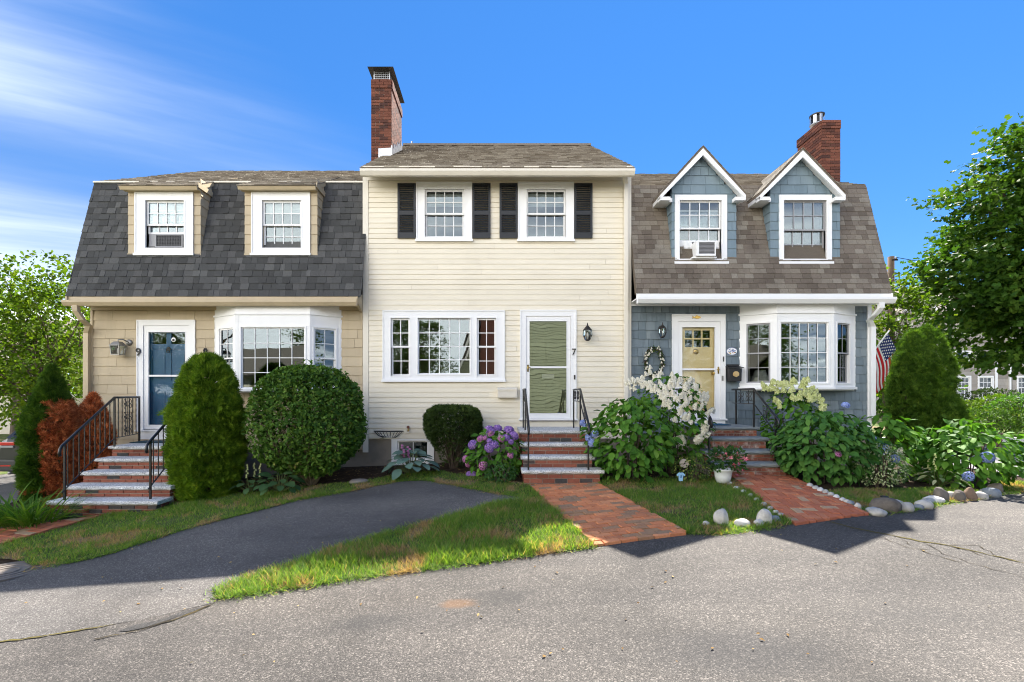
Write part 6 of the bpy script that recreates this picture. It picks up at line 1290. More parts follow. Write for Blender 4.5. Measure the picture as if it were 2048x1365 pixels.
def lantern_box(label, px, py, Y):
    c = P(px, py, Y-.18); y = Y-.18; T = thing('wall_lantern', label, 'lantern', (c.x, Y, c.z), 'wall lanterns'); m = MB(); m.lathe([(.06, -.02), (.065, 0)], (c.x+.10, Y-.02, c.z+.10), 18, 'y'); m.tube([(c.x+.1, Y-.03, c.z+.1), (c.x+.06, Y-.12, c.z+.15), (c.x, y, c.z+.14), (c.x, y, c.z+.1)], .012, 8); m.build('bracket', PEWTER, T, True)
    m = MB(); m.hexa([(c.x-.10, y-.1, c.z+.03), (c.x+.1, y-.1, c.z+.03), (c.x+.1, y+.1, c.z+.03), (c.x-.1, y+.1, c.z+.03), (c.x-.05, y-.05, c.z+.10), (c.x+.05, y-.05, c.z+.1), (c.x+.05, y+.05, c.z+.1), (c.x-.05, y+.05, c.z+.1)]); m.box(c.x-.105, c.x+.105, y-.105, y+.105, c.z+.018, c.z+.029); m.build('roof', PEWTER, T)
    m = MB()
    for sx in (-1, 1):
        for sy in (-1, 1): m.hexa([(c.x+sx*.075-.009, y+sy*.075-.009, c.z-.15), (c.x+sx*.075+.009, y+sy*.075-.009, c.z-.15), (c.x+sx*.075+.009, y+sy*.075+.009, c.z-.15), (c.x+sx*.075-.009, y+sy*.075+.009, c.z-.15), (c.x+sx*.088-.009, y+sy*.088-.009, c.z+.017), (c.x+sx*.088+.009, y+sy*.088-.009, c.z+.017), (c.x+sx*.088+.009, y+sy*.088+.009, c.z+.017), (c.x+sx*.088-.009, y+sy*.088+.009, c.z+.017)])
    m.box(c.x-.088, c.x+.088, y-.088, y+.088, c.z-.165, c.z-.151); m.build('frame', PEWTER, T)
    m = MB(); m.hexa([(c.x-.072, y-.072, c.z-.15), (c.x+.072, y-.072, c.z-.15), (c.x+.072, y+.072, c.z-.15), (c.x-.072, y+.072, c.z-.15), (c.x-.084, y-.084, c.z+.016), (c.x+.084, y-.084, c.z+.016), (c.x+.084, y+.084, c.z+.016), (c.x-.084, y+.084, c.z+.016)]); m.build('glass', LGLASS, T)
    m = MB(); m.tube([(c.x, y, c.z-.15), (c.x, y, c.z-.03)], .014, 10); m.build('bulb', WHITE, T, True)
lantern_box('square silver lantern left of the blue door', 236, 694, YL)
# mailboxes
x0, x1, z0, z1 = hole_of((995, 777, 1034, 796), Y7-.1); T = thing('mailbox', 'cream metal mailbox on the clapboards under the wide window', 'mailbox', ((x0+x1)/2, Y7, z0), 'mailboxes')
m = MB(); m.box(x0, x1, Y7-.12, Y7-.017, z0, z1-.03); m.build('box', CREAMT, T, bevel=.008); m = MB(); m.hexa([(x0-.006, Y7-.13, z1-.034), (x1+.006, Y7-.13, z1-.034), (x1+.006, Y7-.017, z1-.02), (x0-.006, Y7-.017, z1-.02), (x0-.006, Y7-.13, z1-.018), (x1+.006, Y7-.13, z1-.018), (x1+.006, Y7-.017, z1+.02), (x0-.006, Y7-.017, z1+.02)]); m.build('lid', CREAMT, T)
m = MB(); m.plate((x0+.03, x1-.03, z0+.02, z1-.05), [(x0+.042, x1-.042, z0+.032, z1-.062)], Y7-.125, Y7-.1205); m.build('trim', CREAMT, T)
x0, x1, z0, z1 = hole_of((1459, 737, 1482, 763), YR-.15); xl = PX(1452, YR); T = thing('mailbox', 'black mailbox with a gold scallop shell beside the yellow door', 'mailbox', ((x0+x1)/2, YR, z0), 'mailboxes')
m = MB(); m.hexa([(x0, YR-.17, z0), (x1, YR-.17, z0), (x1, YR-.022, z0), (x0, YR-.022, z0), (x0-.01, YR-.17, z1), (x1+.01, YR-.17, z1), (x1+.01, YR-.022, z1), (x0-.01, YR-.022, z1)]); m.build('box', BLACKP, T, bevel=.006)
m = MB(); m.hexa([(x0-.03, YR-.2, z1+.004), (x1+.035, YR-.2, z1+.004), (x1+.035, YR-.022, z1+.03), (x0-.03, YR-.022, z1+.03), (x0-.03, YR-.2, z1+.016), (x1+.035, YR-.2, z1+.016), (x1+.035, YR-.022, z1+.05), (x0-.03, YR-.022, z1+.05)]); m.box(x0, x1, YR-.06, YR-.022, z1+.052, z1+.085); m.build('lid', BLACKP, T)
sx, sz = (x0+x1)/2, (z0+z1)/2+.01; m = MB(); vs = [(sx, YR-.195, sz-.06)]; n = 18
for i in range(n+1):
    a = math.radians(-35+250*i/n); r_ = .062*(1+.04*(i % 2)); vs.append((sx+r_*math.cos(a), YR-.178-.012*(i % 2), sz+r_*math.sin(a)*.95))
m.add(vs, [(0, i+1, i+2) for i in range(n)]); m.build('shell', simple('gold_shell', (.55, .40, .18), .5, .4, grime=.2, nscale=40), T)
# oval plaque, fish ornament, small black ornament
c = P(1464, 703, YR-.03); T = thing('plaque', 'oval white ceramic plaque with flowers above the black mailbox', 'plaque', (c.x, YR, c.z))
def oval(m, c, a, b, y0, y1, n=28): m.prism([(c.x+a*math.cos(2*math.pi*i/n), y0, c.z+b*math.sin(2*math.pi*i/n)) for i in range(n)], (0, y1-y0, 0))
m = MB(); oval(m, c, .112, .078, YR-.022, YR-.014); m.build('rim', simple('plaque_rim', (.16, .22, .42), .4, .5, grime=.2), T); m = MB(); oval(m, c, .103, .069, YR-.026, YR-.0225); m.build('face', WHITE, T)
r = random.Random(4); cols_ = [simple('glaze_blue', (.10, .18, .45), .4), simple('glaze_red', (.6, .08, .06), .4), simple('glaze_yellow', (.7, .45, .08), .4), simple('glaze_green', (.1, .25, .08), .4)]
for i in range(26):
    a = r.uniform(0, 6.28); q = math.sqrt(r.random()); x, z = c.x+.09*q*math.cos(a), c.z+.056*q*math.sin(a); k = 0 if z > c.z-.012 else (i % 3)+1; m = MB(); s = r.uniform(.004, .009); m.box(x-s*(2 if k == 0 else 1), x+s*(2 if k == 0 else 1), YR-.0285, YR-.0265, z-s, z+s); m.build('painted_mark', cols_[k], T)
c = P(1394, 635, YR-.045); T = thing('fish_ornament', 'golden fish ornament above the yellow door', 'ornament', tuple(c)); m = MB()
m.add([], []); bm = []; n = 14
for i in range(n+1):
    t = i/n; x = c.x+.085-.17*t; hgt = .028*math.sin(math.pi*min(1, t*1.15))**.7 if t < .86 else .012+.02*(t-.86)/.14; bm.append((x, hgt))
m.prism([(x, c.y, c.z+h) for x, h in bm]+[(x, c.y, c.z-h) for x, h in reversed(bm)], (0, .014, 0)); m.build('body', BRASS, T); m = MB(); m.prism([(c.x+.03, c.y-.002, c.z+.026), (c.x-.03, c.y-.002, c.z+.026), (c.x-.01, c.y-.002, c.z+.042)], (0, .01, 0)); m.build('fin', BRASS, T)
c = P(411, 703, YL-.05); T = thing('iron_ornament', 'small black iron rosette on the tan shingles right of the blue door', 'ornament', tuple(c)); m = MB()
for k in range(6): q = k*math.pi/3; m.lathe([(.012, -.02), (.024, -.008), (.012, .004)], (c.x+.025*math.cos(q), c.y, c.z+.02+.025*math.sin(q)), 10, 'y')
m.build('petals', IRON, T, True); m = MB(); m.tube([(c.x, c.y, c.z), (c.x, c.y, c.z-.06)], .008, 6); m.build('stem', IRON, T)
# wreath
c = P(1308, 725, YR-.06); T = thing('wreath', 'twig wreath with small white flowers on the blue-grey wall', 'wreath', tuple(c)); m = MB(); r = random.Random(8)
for k in range(46):
    a0 = r.uniform(0, 6.28); pts = []; R0 = r.uniform(.17, .24)
    for s in range(9): a = a0+.22*s; rr = R0+r.uniform(-.015, .015)+(.05 if s == 8 and k % 3 == 0 else 0); pts.append((c.x+rr*.85*math.cos(a), YR-.06+r.uniform(-.02, .02), c.z+rr*1.35*math.sin(a)))
    m.tube(pts, .004, 4)
m.build('twigs', simple('wreath_twig', (.075, .045, .03), .9, .1), T); n = 420; a = rng.uniform(0, 6.28, n); rr = rng.uniform(.14, .25, n); pos = np.stack([c.x+rr*.85*np.cos(a), YR-.075+rng.uniform(-.025, .015, n), c.z+rr*1.35*np.sin(a)], 1); V, F = scatter(SMALL, pos, unit(rng.normal(0, .6, (n, 3))+np.array([0, -1, .2])), rv(n), rng.uniform(.025, .045, n)); q = link('foliage', np_mesh('foliage', V, F, L_YEW), T); q['kind'] = 'stuff'
for i in range(46):
    a = r.uniform(0, 6.28); rr = r.uniform(.15, .25); linkm('flower', FL['white'][0], T, Matrix.Translation((c.x+rr*.85*math.cos(a), YR-.10, c.z+rr*1.35*math.sin(a))) @ Matrix.Scale(.026, 4))
# half-round wire basket and tap on the cream house
x0, x1, z0, z1 = hole_of((747, 863, 806, 875), Y7-.08); T = thing('wall_basket', 'empty half-round black wire planter above the basement window', 'planter', ((x0+x1)/2, Y7, z0)); m = MB(); xc, R_ = (x0+x1)/2, (x1-x0)/2; rim = [(xc+R_*math.cos(a), Y7-.02-.20*math.sin(a), z1) for a in [math.pi*i/20 for i in range(21)]]; m.tube(rim, .008, 6); m.tube([rim[0], rim[-1]], .008, 6); m.build('rim', IRON, T)
for i in range(1, 12):
    a = math.pi*i/12; p = Vector((xc+R_*math.cos(a), Y7-.02-.20*math.sin(a), z1)); e = Vector((xc+R_*.45*math.cos(a), Y7-.02, z0-.01)); m = MB(); m.tube([p, p.lerp(e, .5)+Vector((0, -.03, -.02)), e], .006, 5); m.build('rib', IRON, T)
c = P(817, 858, Y7-.06); T = thing('garden_tap', 'small outdoor tap on the clapboards above the hosta', 'tap', tuple(c)); m = MB(); m.tube([(c.x, Y7-.02, c.z), (c.x, Y7-.09, c.z), (c.x, Y7-.11, c.z-.05)], .014, 8); m.build('spout', BRASS, T, True); m = MB(); m.lathe([(.03, -.008), (.03, .0)], (c.x, Y7-.10, c.z+.035), 12, 'y'); m.tube([(c.x, Y7-.09, c.z), (c.x, Y7-.09, c.z+.035)], .006, 6); m.build('handle', simple('tap_handle', (.16, .05, .03), .6), T)
# doormats
for lb, x0, x1, y, z, col in (('dark teal doormat on the landing at the blue door', -6.95, -6.2, YL-.42, .58, (.03, .055, .07)), ('blue patterned doormat at the yellow door', 3.75, 4.45, YR-.45, .917, (.03, .09, .15))):
    T = thing('doormat', lb, 'doormat', ((x0+x1)/2, y, z), 'doormats'); MB().box(x0, x1, y-.2, y+.2, z+.003, z+.018).build('mat', simple('mat_'+lb[:9].replace(' ', '_'), col, .95, .1, grime=.5, nscale=25, bump=.8), T); MB().plate((x0, x1, 0, .1), [(x0+.03, x1-.03, -1, 2)], 0, .1); MB().box(x0+.04, x1-.04, y-.17, y+.17, z+.0185, z+.021).build('pile', simple('pile_'+lb[:9].replace(' ', '_'), tuple(q*1.7 for q in col), .95, .1, grime=.6, nscale=18, bump=.9), T)
# ---------------------------------------------------------------- flag
def flag():
    a = Vector((PX(1738, 10.6), 10.6, PZ(716, 10.6))); b = Vector((PX(1779, 10.2), 10.2, PZ(661, 10.2))); T = thing('flag', 'striped stars flag on a white pole at the corner of the blue-grey house', 'flag', tuple(a)); MB().tube([a, b], .014, 8).build('pole', WHITE, T, True); m = MB(); m.lathe([(.006, 0), (.022, .012), (.006, .035)], b, 12); m.build('finial', BRASS, T, True); m = MB(); m.box(a.x-.2, a.x+.02, a.y-.03, a.y+.03, a.z-.05, a.z+.05); m.build('bracket', WHITE, T)
    d = (a-b).normalized(); H, Lf = .56, .90; top = b+d*.06   # hoist runs down the pole from top; fly hangs down with a fold
    red, wht, blu = simple('flag_red', (.52, .025, .03), .8, .1, bump=0), simple('flag_white', (.78, .76, .74), .8, .1, bump=0), simple('flag_blue', (.022, .035, .13), .8, .1, bump=0); NU, NV = 26, 30; g_ = {}; fx = Vector((.46, -.30, -.95)).normalized()
    def pt(u, v):   # u along fly 0..1, v along hoist 0..1 (0 = outer end)
        p = top+d*(v*H); k = u*Lf; bend = Vector((math.sin(u*5+v*1.2)*.035, math.cos(u*4.2+v*2)*.05, 0))*u
        dirn = Vector((-d.x*.25+.16-.10*v, -.12, -1)).normalized(); return p+dirn*k*(1-.04*v)+bend+Vector((.10*math.sin(min(1, u*1.2)*math.pi)*(1-v)*.6, 0, 0))
    vs = [pt(i/NU, j/NV) for i in range(NU+1) for j in range(NV+1)]; idx = lambda i, j: i*(NV+1)+j; faces = {'canton': [], 'stripe_r': [], 'stripe_w': []}
    for i in range(NU):
        for j in range(NV):
            s = int((j+.5)/NV*13); k = 'canton' if s < 7 and (i+.5)/NU < .42 else ('stripe_r' if s % 2 == 0 else 'stripe_w'); faces[k].append((idx(i, j), idx(i+1, j), idx(i+1, j+1), idx(i, j+1)))
    for k, mt, nm in (('stripe_r', red, 'red_stripes'), ('stripe_w', wht, 'white_stripes'), ('canton', blu, 'canton')):
        m = MB(); m.add(vs, faces[k]); o = m.build(nm, mt, T, True); md = o.modifiers.new('solid', 'SOLIDIFY'); md.thickness = .002
    m = MB()
    for r_ in range(7):
        for c_ in range(5 if r_ % 2 else 6):
            u = .42*(c_+.55+(.45 if r_ % 2 else 0))/6; v = 7/13*(r_+.5)/7; p = pt(u, v); e1 = (pt(u+.01, v)-p).normalized(); e2 = (pt(u, v+.01)-p).normalized(); n = e1.cross(e2).normalized()
            for sg in (-1, 1):
                q = [p+n*.0035*sg+(e1*math.cos(math.pi*k/5)+e2*math.sin(math.pi*k/5))*(.021 if k % 2 == 0 else .009) for k in range(10)]; m.add([p+n*.0035*sg]+q, [(0, k+1, (k+1) % 10+1) for k in range(10)])
    m.build('stars', wht, T)
flag()
# ---------------------------------------------------------------- garden ornaments and pot
c = G(1446, 968); c.z += .02; T = thing('potted_plant', 'white ribbed pot of pink flowers at the foot of the right steps', 'potted plant', tuple(c)); hp, rp = .22, .135; m = MB(); n = 48; vs = []
for r_, h in ((.095, 0), (.118, .10), (.135, .19), (.146, .195), (.146, .22), (.132, .22), (.125, .17)):
    for k in range(n): q = 2*math.pi*k/n; rr = r_*(1+.018*(k % 4 < 2)*(h < .19)); vs.append((c.x+rr*math.cos(q), c.y+rr*math.sin(q), c.z+h))
m.add(vs, [(i*n+k, i*n+(k+1) % n, (i+1)*n+(k+1) % n, (i+1)*n+k) for i in range(6) for k in range(n)]+[tuple(range(n-1, -1, -1))]); m.build('pot', simple('white_plastic', (.72, .74, .74), .5, .4, grime=.12, nscale=10, gcol=(.4, .38, .33)), T, True); m = MB(); m.lathe([(.0, .185), (.124, .185)], c, 24); m.add([(c.x, c.y, c.z+.185)], []); m.build('soil', SOIL, T)
nn = 420; pos, nr, u = lumpy(nn, (c.x+.05, c.y, c.z+.36), .27, .22, .19, .15, 3, -.8, .4); mm = len(pos); nm = unit(nr*.5+np.array([0, -.2, .6])+rng.normal(0, .4, (mm, 3))); V, F = scatter(SMALL, pos, nm, unit(nr+rng.normal(0, .4, (mm, 3))), rng.uniform(.05, .085, mm)); q = link('foliage', np_mesh('foliage', V, F, leaf('pot_leaf', [(0, (.018, .05, .014)), (.7, (.045, .11, .026)), (1, (.11, .18, .05))], .2, .35, .5)), T); q['kind'] = 'stuff'
PF = (np.array([(0, 0, 0), (-.28, .5, .22), (-.2, .9, .35), (.2, .9, .35), (.28, .5, .22)], float), np.array([(0, 4, 1), (1, 4, 3), (1, 3, 2)])); k5 = np.arange(5)*2*np.pi/5; V, F = scatter(PF, np.zeros((5, 3)), np.tile([0, 0, 1.], (5, 1)), np.stack([np.cos(k5), np.sin(k5), np.full(5, .15)], 1), np.ones(5)); rose = np_mesh('rose_flower', V, F, F_ROSE)
for i, (fx, fy) in enumerate([(1461, 917), (1473, 907), (1482, 918), (1470, 930), (1480, 930), (1488, 926), (1491, 919), (1475, 925), (1468, 935), (1478, 922), (1433, 908), (1442, 911), (1452, 908), (1484, 941)]):
    p = P(fx, fy, c.y-.17+.02*(i % 3)); linkm('flower', rose, T, Matrix.Translation(p) @ Euler((1.1+.3*math.sin(i), .4*math.cos(i*2), i)).to_matrix().to_4x4() @ Matrix.Scale(.042 if i < 10 else .022, 4))
# fallen petals on the path
for i, (fx, fy) in enumerate([(1474, 958), (1472, 967), (1479, 968)]): p = G(fx, fy); o = link('fallen_flower', rose, None, (p.x, p.y, p.z+.045), (.2, .3, i), (.04 if i == 0 else .02,)*3); tag(o, 'fallen pink blossom on the herringbone path by the white pot', 'flower', 'fallen blossoms by the pot')
c = G(1410, 962); c = Vector((PX(1414, 7.7), 7.7, gz1(PX(1414, 7.7), 7.7))); zt = PZ(925, 7.7); T = thing('solar_spotlight', 'small black solar spotlight on a stake left of the potted flowers', 'garden light', tuple(c)); MB().tube([(c.x, c.y, c.z-.05), (c.x, c.y, zt)], .008, 6).build('stake', BLACKP, T); m = MB(); p = P(1420, 916, 7.62); m.hexa([(p.x-.075, p.y-.05, p.z+.045), (p.x+.03, p.y-.05, p.z-.045), (p.x+.06, p.y+.05, p.z-.03), (p.x-.045, p.y+.05, p.z+.06), (p.x-.073, p.y-.05, p.z+.055), (p.x+.032, p.y-.05, p.z-.035), (p.x+.062, p.y+.05, p.z-.02), (p.x-.043, p.y+.05, p.z+.07)]); m.build('solar_panel', simple('solar_panel', (.33, .34, .38), .2, .6, grime=.1), T); m = MB(); p = P(1417, 929, 7.64); m.tube([p+Vector((-.06, .05, .03)), p+Vector((.07, -.06, -.04))], [.03, .034], 12); m.build('lamp', BLACKP, T, True); m = MB(); e = p+Vector((.0705, -.0605, -.0405)); m.tube([e, e+Vector((.004, -.003, -.002))], .028, 12); m.build('lens', PEWTER, T)
c = P(1368, 927, 7.68); g_ = gz1(c.x, 7.68); T = thing('garden_disc', 'round cream garden ornament with a black bird on a stake', 'ornament', (c.x, 7.68, g_)); m = MB(); m.tube([(c.x, 7.69, g_-.03), (c.x, 7.69, c.z-.06)], .006, 6); m.build('stake', BLACKP, T); m = MB(); m.lathe([(.02, -.012), (.062, -.012), (.07, -.016), (.072, 0), (.07, .01)], (c.x, 7.68, c.z), 30, 'y'); m.build('disc', simple('cream_resin', (.52, .44, .38), .7, .2, grime=.4, nscale=30), T); m = MB(); m.prism([(c.x-.018, 7.660, c.z-.02), (c.x-.002, 7.66, c.z-.012), (c.x+.012, 7.66, c.z-.002), (c.x+.026, 7.66, c.z+.006), (c.x+.008, 7.66, c.z+.012), (c.x-.01, 7.66, c.z+.004)], (0, .006, 0)); m.build('bird', BLACKP, T)
c = P(1362, 955, 7.55); g_ = gz1(c.x, 7.55); T = thing('shirt_ornament', 'light blue shirt-shaped garden marker in the lawn edge', 'ornament', (c.x, 7.55, g_)); q = [(-.03, -.07), (.03, -.07), (.036, .02), (.058, .005), (.066, .03), (.035, .06), (.012, .066), (0, .056), (-.012, .066), (-.035, .06), (-.066, .03), (-.058, .005), (-.036, .02)]; m = MB(); m.prism([(c.x+a, 7.55, c.z+.01+b) for a, b in q], (0, .012, 0)); m.build('shirt', simple('pale_blue_paint', (.30, .52, .72), .6, .3, grime=.15, nscale=20), T); m = MB(); m.prism([(c.x-.012, 7.546, c.z-.01), (c.x+.008, 7.546, c.z-.012), (c.x+.012, 7.546, c.z+.03), (c.x-.006, 7.546, c.z+.034)], (0, .003, 0)); m.build('emblem', simple('emblem_blue', (.06, .17, .36), .6), T); MB().tube([(c.x, 7.56, g_-.03), (c.x, 7.56, c.z-.03)], .004, 5).build('stake', PEWTER, T)
c = G(1769, 1018); zt = PZ(992, c.y); T = thing('path_light', 'short black path light among the rocks', 'garden light', tuple(c)); MB().tube([c, (c.x, c.y, zt-.06)], .017, 10).build('post', BLACKP, T, True); m = MB(); m.lathe([(.028, -.06), (.028, -.02)], (c.x, c.y, zt), 14); m.build('lens', LGLASS, T); m = MB(); m.lathe([(.045, -.02), (.045, -.006), (.02, .0)], (c.x, c.y, zt), 16); m.build('cap', BLACKP, T)
c = P(1833, 945, 8.3); T = thing('bird_ornament', 'small teal metal bird ornament under the big dark conifer', 'ornament', (c.x, 8.3, gz1(c.x, 8.3))); m = MB(); m.tube([(c.x-.03, 8.3, c.z-.11), (c.x, 8.3, c.z-.03), (c.x+.01, 8.3, c.z+.05), (c.x+.05, 8.3, c.z+.12)], [.012, .028, .02, .006], 8); m.build('body', simple('teal_metal', (.22, .36, .40), .4, .5, .4), T, True); MB().tube([(c.x-.02, 8.3, gz1(c.x, 8.3)-.03), (c.x-.02, 8.3, c.z-.06)], .005, 5).build('stake', IRON, T)

# ---------------------------------------------------------------- leaf litter
def litter(label, pts, size, mat, seed, dz=.012):
    r = np.random.default_rng(seed); p = np.array(pts); n = len(p); pos = np.stack([p[:, 0], p[:, 1], gz(p[:, 0], p[:, 1])+dz], 1); V, F = scatter(SMALL, pos, unit(r.normal(0, .3, (n, 3))+np.array([0, 0, 1.])), unit(r.normal(0, 1, (n, 3))*np.array([1, 1, .1])), size*r.uniform(.5, 1.2, n)); o = link('leaf_litter', np_mesh('leaf_litter', V, F, mat)); tag(o, label, 'leaves', kind='stuff')
L_DRY = leaf('dry_leaf', [(0, (.10, .055, .025)), (.5, (.22, .14, .06)), (1, (.42, .32, .16))], .1, .9, .05)
litter('dry leaves scattered over the soil beds along the houses', np.stack([rng.uniform(-5.2, 7.5, 900), rng.uniform(8.2, 9.6, 900)], 1), .05, L_DRY, 1, .0)
gp_ = [tuple(G(random.uniform(50, 1100), random.uniform(1000, 1230))[:2]) for _ in range(70)]+[tuple(G(random.uniform(200, 2000), random.uniform(1060, 1330))[:2]) for _ in range(60)]
litter('few small dry leaves on the asphalt', gp_, .035, L_DRY, 2)
# ---------------------------------------------------------------- trees
def tree(label, X, Y, z0, crown, ht, n_clump, per, lsize, mat, T_, seed, trunk_r=.16, group='trees', name='tree', clump_r=.42, limbs=26, fork=.35, layer=.5, cat='tree'):
    """crown: list of (cx, cy, cz, rx, ry, rz) ellipsoids (world); leaves hang in clumps round twig ends, limbs lead to the clumps"""
    r = np.random.default_rng(seed); T = thing(name, label, cat, (X, Y, z0), group); Cs = []
    vol = np.array([e[3]*e[4]*e[5] for e in crown]); vol = vol/vol.sum()
    for e, v in zip(crown, vol):
        m = max(4, int(n_clump*v)); d = unit(r.normal(size=(m, 3))); u = (.30+.70*r.random(m)**.45)*(1+.26*nz3(d, 3.1, seed)); Cs.append(d*np.array(e[3:6])*u[:, None]+np.array(e[:3]))
    C_ = np.concatenate(Cs); m = len(C_); k = np.repeat(np.arange(m), per); n = len(k); cr = clump_r*r.uniform(.6, 1.3, m)[k]
    off = r.normal(size=(n, 3))*np.array([.62, .62, .26])*cr[:, None]; pos = C_[k]+off; base_ = np.array([X, Y, z0+ht*.5]); out = unit(C_[k]-base_)
    nm = unit(np.array([0, 0, 1.])*layer+out*.35+r.normal(0, .42, (n, 3))); dr = unit(off*1.2+out*.5+np.array([0, 0, -.35])+r.normal(0, .4, (n, 3))); V, F = scatter(T_, pos, nm, dr, lsize*r.uniform(.65, 1.2, n)); o = link('crown', np_mesh('crown', V, F, mat), T)
    mb = MB(); top = Vector((X, Y, z0+ht*.62)); rr = random.Random(seed); sp = []
    tr = [Vector((X, Y, z0-.1)), Vector((X+.04, Y, z0+ht*.18)), Vector((X-.03, Y+.03, z0+ht*.4)), top]; mb.tube(tr, [trunk_r*1.25, trunk_r, trunk_r*.75, trunk_r*.35], 9)
    for i in r.choice(m, min(limbs, m), False):
        e = Vector(C_[i]); t = rr.uniform(.25, .95); b = tr[1].lerp(top, t) if fork else tr[2]; mid = b.lerp(e, .5)+Vector((rr.uniform(-.2, .2), rr.uniform(-.2, .2), .12*(e-b).length*.6)); mb.tube([b, b.lerp(mid, .5)+Vector((0, 0, .03)), mid, e], [trunk_r*.42*(1-t*.5), trunk_r*.3*(1-t*.4), trunk_r*.2, trunk_r*.05], 6)
        for q in range(3):
            f = Vector(C_[r.integers(m)]);
            if (f-mid).length < 1.6: mb.tube([mid, mid.lerp(f, .5)+Vector((0, 0, .05)), f], [trunk_r*.13, trunk_r*.09, trunk_r*.03], 5)
    mb.build('trunk', BARK, T); return T
tl = 13.2; Xt = PX(95, tl)
tree('leafy tree with visible branches left of the tan house', Xt, tl, gz1(Xt, tl), [(Xt+.1, tl, 3.6, 1.7, 1.5, 1.6), (Xt-1.6, tl+.3, 3.1, 1.8, 1.6, 1.7), (Xt+.4, tl-.2, 2.0, 1.3, 1.2, 1.0), (Xt-1.8, tl, 1.6, 1.6, 1.3, 1.0), (Xt-.3, tl, 4.9, .8, .7, .8)], 4.6, 300, 42, .125, L_TREE, DIAM, 61, .10, limbs=40, clump_r=.40)
tree('tall pale green tree far behind the tan house at the left edge', -24, 24, -.5, [(-24, 24, 4.2, 4.5, 3, 3.0), (-20.5, 25, 3.0, 3.0, 2.5, 2.2)], 6, 120, 40, .26, L_TREE, DIAM, 62, .2, clump_r=.8)
tm = 15.5; Xm = PX(1985, tm)+1.8
tree('big spreading maple overhanging the street at the right', Xm+1.2, tm, .1, [(Xm+1.2, tm, 6.4, 4.4, 3.4, 3.7), (Xm-1.0, tm-.3, 4.6, 2.9, 2.6, 2.1), (Xm+2.5, tm-.5, 8.6, 3.0, 2.6, 2.6), (Xm+1.6, tm-1, 3.9, 3.2, 2.4, 1.3), (Xm-1.5, tm-.6, 4.3, 2.0, 1.6, 1.1), (Xm+3.2, tm-2, 9.6, 1.6, 1.4, 2.2)], 8.5, 1000, 48, .185, L_MAPLE, MAPLE, 63, .24, limbs=70, clump_r=.50)
tree('slender tree beside the right end of the blue-grey house', PX(1802, 15), 15, .05, [(PX(1800, 15), 15, 3.9, .85, .8, 1.2), (PX(1770, 14.5), 14.6, 2.9, .8, .7, 1.0), (PX(1812, 15), 15, 2.2, 1.0, .8, .9), (PX(1775, 14.8), 14.8, 5.0, .45, .4, .7)], 4.2, 110, 34, .15, L_TREE, DIAM, 64, .07, limbs=24, clump_r=.32)
tree('shady tree far behind between flag and grey house', PX(1770, 24), 24, .2, [(PX(1765, 24), 24, 2.6, 2.0, 1.5, 1.8), (PX(1800, 26), 26, 1.6, 2.4, 1.5, 1.3)], 4, 90, 36, .22, L_MAPLE, DIAM, 65, .12, clump_r=.55)
# ---------------------------------------------------------------- hedges and bushes over the street
def bush(label, X, Y, z0, rx, ry, h, n, size, mat, seed, name='bush', group='bushes across the street'):
    T = thing(name, label, 'bush', (X, Y, z0), group); pos, nr, u = lumpy(n, (X, Y, z0+h*.45), rx, ry, h*.55, .10, seed, -.7, .75); m = len(pos); nm = unit(nr*.6+np.array([0, 0, .5])+rng.normal(0, .4, (m, 3))); V, F = scatter(SMALL, pos, nm, unit(nr+rng.normal(0, .7, (m, 3))), size*rng.uniform(.6, 1.2, m)); q = link('foliage', np_mesh('foliage', V, F, mat), T); q['kind'] = 'stuff'; stems(T, (X, Y, z0), h, 8, (rx*.7, ry*.7), .02, seed=seed)
bush('low clipped hedge along the far kerb', PX(2040, 16.5), 16.6, .0, 2.6, .7, .95, 3600, .10, L_SHRUB, 71, 'hedge'); bush('dark clipped hedge beginning behind the wooden box', PX(1965, 17), 17.0, .05, 1.3, .6, .95, 2400, .10, L_SHRUB, 72, 'hedge')
bush('bright rounded bush in front of the grey house', PX(1990, 21), 21, .25, .8, .7, 1.25, 1500, .11, L_ARB, 73); bush('yellow-green bush at the right edge behind the hedge', PX(2048, 20), 20, .2, 1.3, .9, 1.35, 1900, .11, L_HYD, 74); bush('dark bush against the grey house wall', PX(1985, 27), 27, .55, 1.6, .8, 1.3, 1500, .14, L_YEW, 75); bush('low green bush below the first window of the grey house', PX(1935, 24), 24, .4, 1.3, .8, .8, 1500, .13, L_TREE, 76)
# grass verge beyond the street
vx = np.array([[11, 15.45], [60, 15.45], [60, 29], [11, 29]]); struct(sheet('verge', [tuple(v) for v in vx], .006, LAWN), 'green front yards across the street')
struct(sheet('verge', [(-60, 9.5), (-13.5, 9.5), (-13.5, 60), (-60, 60)], .006, LAWN), 'rough grass left of the parked car'); struct(sheet('verge', [(-60, -20), (-10.5, -20), (-10.5, 4.2), (-9.2, 7.55), (-60, 7.55)], .010, LAWN), 'rough grass beyond the left edge of the road')
# wooden box by the street
c = Vector((PX(1978, 13.2), 13.2, 0)); T = thing('wooden_box', 'weathered wooden box on posts beside the street', 'box', (c.x, c.y, gz1(c.x, c.y))); WOOD = pieces('old_wood', [(0, (.12, .08, .05)), (1, (.22, .16, .11))], .9, .2, 12, .5, .5, 60, (1, 1, .2)); zb, zt = PZ(893, 13.2), PZ(868, 13.2); x0, x1 = PX(1955, 13.2), PX(1997, 13.2)
for x in (x0, x1-.08): MB().box(x, x+.08, 13.1, 13.18, gz1(x, 13.1)-.1, zt).build('post', WOOD, T)
for k in range(3): z = zt-.32+.105*k; MB().box(x0+.081, x1-.081, 13.12, 13.15, z, z+.098).build('plank', WOOD, T)
MB().box(x0-.04, x1+.04, 13.05, 13.25, zt, zt+.03).build('top', WOOD, T)
